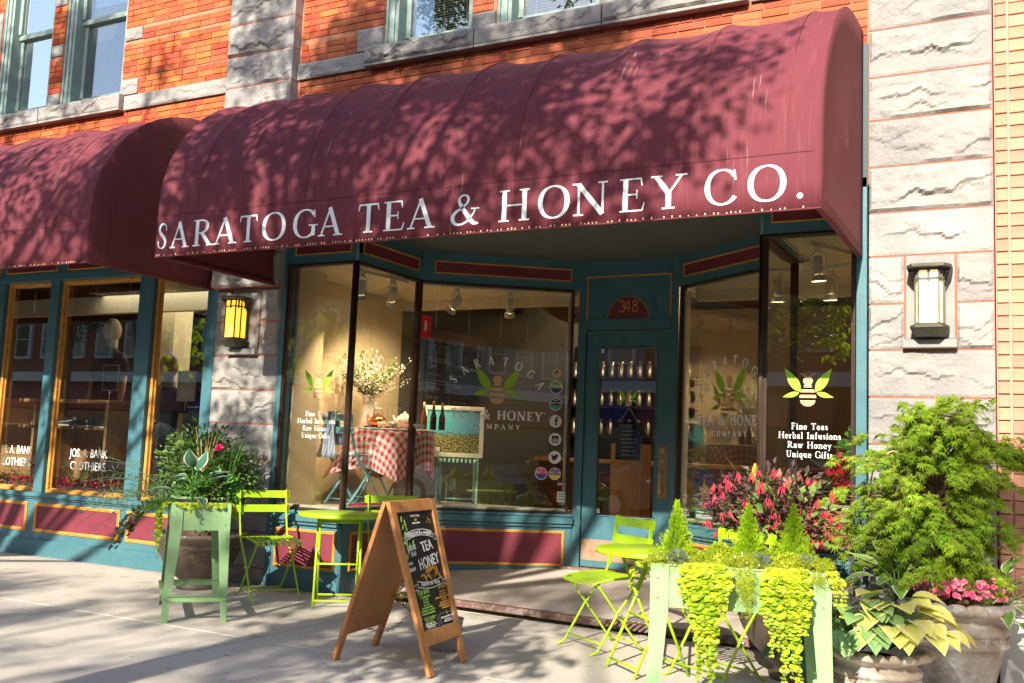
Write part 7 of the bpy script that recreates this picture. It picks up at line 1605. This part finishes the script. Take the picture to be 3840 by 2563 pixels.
A1 = [B(-5.6,-1.2,3.6,-6.6,.75,.9,.55,1.0), B(-4.6,-1.3,3.4,-7.2,.75,.9,.65,1.25), B(-3.7,-1.0,3.8,-7.6,.8,.9,.62,1.3), B(-3.0,-1.2,3.4,-7.0,.62,.9,.6,1.0), B(-4.9,-.8,4.1,-7.9,.8,.8,.42,1.0), B(-2.7,-.9,4.0,-7.8,.55,.7,.40,.7), B(-5.6,0,4.5,-7.8,.45,.6,.30,.45), B(-4.2,0,4.75,-8.2,.8,.6,.35,.7), B(-6.5,0,5.1,-8.0,.38,.5,.35,.32), B(-1.7,-1.0,3.5,-7.2,.30,.5,.30,.22), B(-2.1,-1.3,3.0,-6.8,.35,.5,.28,.30),B(-3.0,-.2,4.75,-8.0,.5,.5,.25,.35), B(-6.5,0,5.6,-8.2,.42,.5,.35,.5), B(-5.4,0,4.9,-8.0,.5,.5,.35,.6), B(-4.4,-.6,4.3,-7.6,.7,.6,.3,.7), B(-5.9,-1.3,3.0,-6.9,.35,.5,.35,.4), B(-4.2,-1.47,2.85,-6.8,.9,.5,.16,.5), ((-2.9,-7.3,3.25), (.8,.4,.5), .55)]
street_tree('street tree behind the camera whose trunk shadow crosses the pavement', (-4.02,-7.55,0), .17, 4.6, A1, 21000, seed=3)
A2 = [B(-9.6,-1.2,3.6,-7.2,.9,.9,.7,.7), B(-8.3,-1.2,3.5,-7.0,.7,.8,.5,.6), B(-7.5,-1.2,3.1,-7.4,.5,.7,.4,.4), B(-10.2,0,5.4,-7.6,.9,.7,.8,1.6), B(-9.1,0,5.4,-7.4,.5,.6,.7,1.1), B(-8.8,0,1.8,-6.4,1.2,.8,.5,.6), B(-7.9,0,5.05,-8.0,.18,.3,.22,.12), B(-6.93,-1.0,2.95,-7.6,.10,.5,.22,.5), B(-6.93,-1.0,3.4,-7.6,.10,.5,.22,.5), B(-6.93,-.9,3.85,-7.6,.10,.5,.2,.5), B(-6.4,0,1.3,-6.9,.45,.6,.55,.55), B(-6.6,0,2.4,-7.0,.35,.5,.45,.3)]  # narrow column of clumps added to shade the left awning's end panel
street_tree('street tree left of the camera shading the clothing shop', (-9.8,-7.7,0), .15, 3.6, A2, 9500, seed=8)
def low_branch(tree, c, rd, n, seed):
    random.seed(seed); m = MB(); tw = MB(); c = V(c)
    for i in range(n//9):
        q = rnd3(); p = c+V((q.x*rd[0], q.y*rd[1], q.z*rd[2])); tw.tube([p+V((0,0,.12)), p], [.004,.002], 4, cap=False)
        for k in range(9): a = random.uniform(0, 6.28); leaf2(m, p+rnd3()*.05, V((math.cos(a)*.7, math.sin(a)*.3, -.7)), V((0,.8,.3))+rnd3()*.5, random.uniform(.09,.15), .055, .1)
    lo_ = root_of(tree).location; m.build('low_foliage', 'leaf_lit', tree, kind='stuff'); tw.build('twigs', 'bark', tree)
TR = [o for o in COL.objects if o.name.startswith('street_tree') and o.parent is None]
low_branch(TR[0], (-2.75,-7.3,3.25), (.95,.35,.55), 420, 61); low_branch(TR[0], (-4.2,-7.6,3.7), (.7,.3,.35), 130, 62)
low_branch(TR[1], (-11.6,-7.4,3.0), (1.2,.35,.7), 420, 63); low_branch(TR[1], (-15.0,-7.6,3.2), (1.7,.4,.75), 620, 64)
# trees across the road: their low thin shadows streak the pavement
A3 = [((x, y, z), (rx, ry, rz), s) for x, y, z, rx, ry, rz, s in [(-5.2,-15.6,6.9,1.1,1.1,.42,.7),(-3.4,-15.4,7.4,.9,1.0,.45,.55),(-6.6,-15.3,7.3,.9,1.0,.5,.6),(-4.6,-15.9,8.3,.9,1.0,.35,.4)]]
street_tree('tree across the road, opposite the tea shop', (-4.8,-15.6,-.1), .16, 4.6, A3, 3300, .13, .085, seed=11, group='trees across the road')
A4 = [((x, y, z), (rx, ry, rz), s) for x, y, z, rx, ry, rz, s in [(-9.3,-15.3,6.6,1.3,1.1,.5,.9),(-7.9,-15.6,7.2,.9,1.0,.5,.6),(-10.6,-15.4,7.6,1.1,1.1,.7,.8)]]
street_tree('tree across the road, opposite the clothing shop', (-9.4,-15.7,-.1), .16, 4.4, A4, 3200, .13, .085, seed=12, group='trees across the road')
A5 = [((x, y, z), (rx, ry, rz), s) for x, y, z, rx, ry, rz, s in [(-.2,-15.4,6.8,.8,1.0,.35,.35),(1.8,-15.5,9.0,1.3,1.1,.9,1.0),(.6,-15.6,8.6,.9,1.0,.5,.4),(-1.9,-15.5,9.1,1.1,.9,.32,.55)]]
street_tree('tree across the road, right of the tea shop', (1.0,-15.6,-.1), .16, 5.2, A5, 3400, .13, .085, seed=13, group='trees across the road')
def tree_copy(src, loc, lab, rz=0):
    c = copy_tree(src); c.location = loc; c.rotation_euler = (0,0,R(rz)); c['label'] = lab; return c
TA = [o for o in COL.objects if o.name.startswith('street_tree') and o.parent is None]
random.seed(44)
big = [((x, y, z), (1.5,1.4,1.0), 1) for x, y, z in [(-20,-16,5.5),(-18.8,-15.6,6.8),(-21.3,-15.7,6.9),(-20,-16.2,8.0)]]
tb_ = street_tree('leafy tree across the road well left of the shops', (-20,-16,-.1), .18, 4.0, big, 5200, .16, .11, seed=15, group='trees across the road')
for k, (x, lab) in enumerate([(-30,'second leafy tree to the far left across the road'),(-41,'third leafy tree to the far left across the road'),(-55,'furthest left tree across the road'),(10,'leafy tree across the road right of the shops'),(17.5,'second leafy tree across the road to the right'),(26,'third leafy tree across the road to the right'),(37,'furthest right tree across the road')]): tree_copy(tb_, (x, -16.2, -.1), lab, 40*k)
tree_copy(tb_, (7.6, -7.6, 0), 'leafy tree on the shop side kerb right of the camera', 100)
tree_copy(tb_, (13.5, -7.6, 0), 'second leafy tree on the shop side kerb to the right', 200)
c9 = copy_tree(tb_); c9.location = (-16.8,-7.7,0); c9.scale = (.78,.78,.72); c9.rotation_euler = (0,0,R(50)); c9['label'] = 'leafy tree on the shop side kerb far to the left'
# clipped hedge by the kerb, seen in the door glass
t = thing('hedge', 'low leafy hedge planted along the kerb', 'hedge', (-2.2,-8.2,0)); m = MB(); random.seed(6)
for i in range(3600): p = V((random.uniform(-3.2,-1.0), random.uniform(-8.5,-7.95), random.uniform(.05,.62))); leaf2(m, p, rnd3()+V((0,0,.4)), rnd3(), .06, .035)
m.build('foliage', 'leaf_mid', t, kind='stuff')
# parked cars, seen in the shop glass
def car(label, loc, paint):
    t = thing('parked_car', label, 'car', loc, 'cars parked along the kerb'); W2 = .88
    low = [(-2.2,.35),(-2.22,.62),(-2.05,.82),(-1.2,.92),(1.15,.95),(2.1,.90),(2.22,.62),(2.2,.35)]; cab = [(-1.25,.91),(-.45,1.38),(.75,1.42),(1.55,.94)]
    m = MB(); vs = []; fs = []; n = len(low)
    for y, k in ((-W2,1.0),(-W2*.97,.0)): pass
    prof = low; ys_ = (-W2, -W2*.6, W2*.6, W2)
    for yi, y in enumerate(ys_):
        sh_ = .93 if abs(y) == W2 else 1.0
        for x, z in prof: vs.append((x*(.985 if abs(y) == W2 else 1), y, .35+(z-.35)*sh_))
    for a in range(3):
        for i in range(n-1): fs.append((a*n+i, a*n+i+1, (a+1)*n+i+1, (a+1)*n+i))
    fs += [tuple(range(n)), tuple(range(3*n, 4*n))[::-1], tuple([0, n, 2*n, 3*n, 4*n-1, 3*n-1, 2*n-1, n-1])]
    m.add(vs, fs); m.build('body', paint, t, local=True, bevel=.06)
    m = MB(); vs = []; k = len(cab)
    for y in (-.80, .80):
        for x, z in cab: vs.append((x, y*(1.0 if z < 1 else .80), z))
    m.add(vs, [(0,1,2,3), (7,6,5,4), (0,4,5,1), (1,5,6,2), (2,6,7,3)]); m.build('glass_house', 'car_glass', t, local=True, bevel=.03)
    m = MB(); m.hexa([(-.42,-.62,1.385),(.74,-.62,1.415),(.74,.62,1.415),(-.42,.62,1.385),(-.36,-.58,1.43),(.70,-.58,1.455),(.70,.58,1.455),(-.36,.58,1.43)]); m.build('roof', paint, t, local=True, bevel=.02)
    for x in (-1.38, 1.40):
        for y in (-.80, .80):
            m = MB(); m.tube([(x, y-.10, .33), (x, y+.10, .33)], .33, 22); w = m.build('wheel', 'rubber', t, local=True); m = MB(); m.tube([(x, y-.105, .33), (x, y+.105, .33)], .19, 16); m.build('rim', 'steel', w, local=True)
    for y in (-.62, .62): m = MB(); m.ball((-2.17, y, .68), .12, 10, 6, (.4,1.2,.6)); m.build('headlight', 'sticker_white', t, local=True); m = MB(); m.ball((2.17, y, .72), .12, 10, 6, (.4,1,.6)); m.build('tail_light', 'flower_red', t, local=True)
    return t
c_ = car('dark blue car parked at the kerb behind the camera', (-3.9,-9.75,-.13), 'car_blue'); car('grey car parked further left along the kerb', (-9.4,-9.75,-.13), 'car_grey')
car('white car parked right of the dark blue one', (1.6,-9.75,-.13), 'car_white')
# buildings across the street
def house(label, x0, x1, h, wallm, awn, floors, y=-24.0):
    t = thing('row_building', label, 'building', ((x0+x1)/2, y, 0)); m = MB(); m.box(x0+.02, y-8, -.4, x1-.02, y-.12, h); m.build('wall', wallm, t)
    m = MB(); m.box(x0-.05, y-.4, h, x1+.05, y+.35, h+.35); m.box(x0, y-.3, h-.25, x1, y+.15, h); m.box(x0, y-.12, 3.5, x1, y+.30, 3.95); m.build('cornice', 'house_trim', t, bevel=.02)
    n = max(2, int((x1-x0)/1.7))
    for f in range(floors):
        z = 4.7+3.0*f
        for i in range(n):
            x = x0+(i+.5)*(x1-x0)/n; m = MB(); m.box(x-.55, y-.12, z-.12, x+.55, y+.06, z+1.75); w = m.build('window', 'house_trim', t, bevel=.02); m = MB(); m.box(x-.42, y+.02, z, x+.42, y+.075, z+.8); m.box(x-.42, y+.02, z+.84, x+.42, y+.075, z+1.62); m.build('pane', 'house_glass', w)
    m = MB(); m.box(x0+.4, y-.12, .6, x1-.4, y+.02, 3.2); m.build('shop_window', 'house_glass', t)
    if awn:
        m = MB(); m.add([(x0+.3,y,3.3),(x1-.3,y,3.3),(x1-.3,y+1.3,2.5),(x0+.3,y+1.3,2.5),(x0+.3,y+1.3,2.25),(x1-.3,y+1.3,2.25),(x0+.3,y,2.25),(x1-.3,y,2.25)], [(0,1,2,3),(3,2,5,4),(0,3,4,6),(1,7,5,2)]); m.build('awning_cloth', awn, t)
house('grey rendered house across the street with blue awning', -31, -22, 9.2, 'house_grey', 'canvas_blue', 2); house('grey house across the street with white window frames', -22, -13, 8.8, 'house_grey', 'canvas_blue', 1); house('brick house across the street with dark red awning', -13, -5, 9.4, 'house_brick', 'canvas_red', 1); house('pale house across the street with blue awning', -5, 4, 9.0, 'house_grey', 'canvas_blue', 1); house('brick house across the street right of the pale one', 4, 14, 9.3, 'house_brick', None, 1)
house('long grey block across the street far left', -46, -31, 9.6, 'house_brick', 'canvas_red', 1); house('pale block at the far left end of the street', -66, -46, 10.5, 'house_grey', None, 1); house('grey block across the street far right', 14, 28, 9.8, 'house_grey', 'canvas_red', 1); house('brick block at the far right end of the street', 28, 52, 10.2, 'house_brick', 'canvas_blue', 1)
# a few fallen scraps on the pavement
for k, (x, y) in enumerate([(-3.35,-2.35),(-3.45,-2.28),(-1.75,-.95)]):
    m = MB(); leaf2(m, V((x, y, .006)), V((1,.4,0)), V((0,0,1)), .028, .014); o = m.build('fallen_petal', ['twig','twig','flower_rose'][k]); o['label'] = ['small brown leaf scrap on the pavement before the sign','second brown leaf scrap beside the first','pink petal on the pavement by the right chairs'][k]; o['category'] = 'petal'
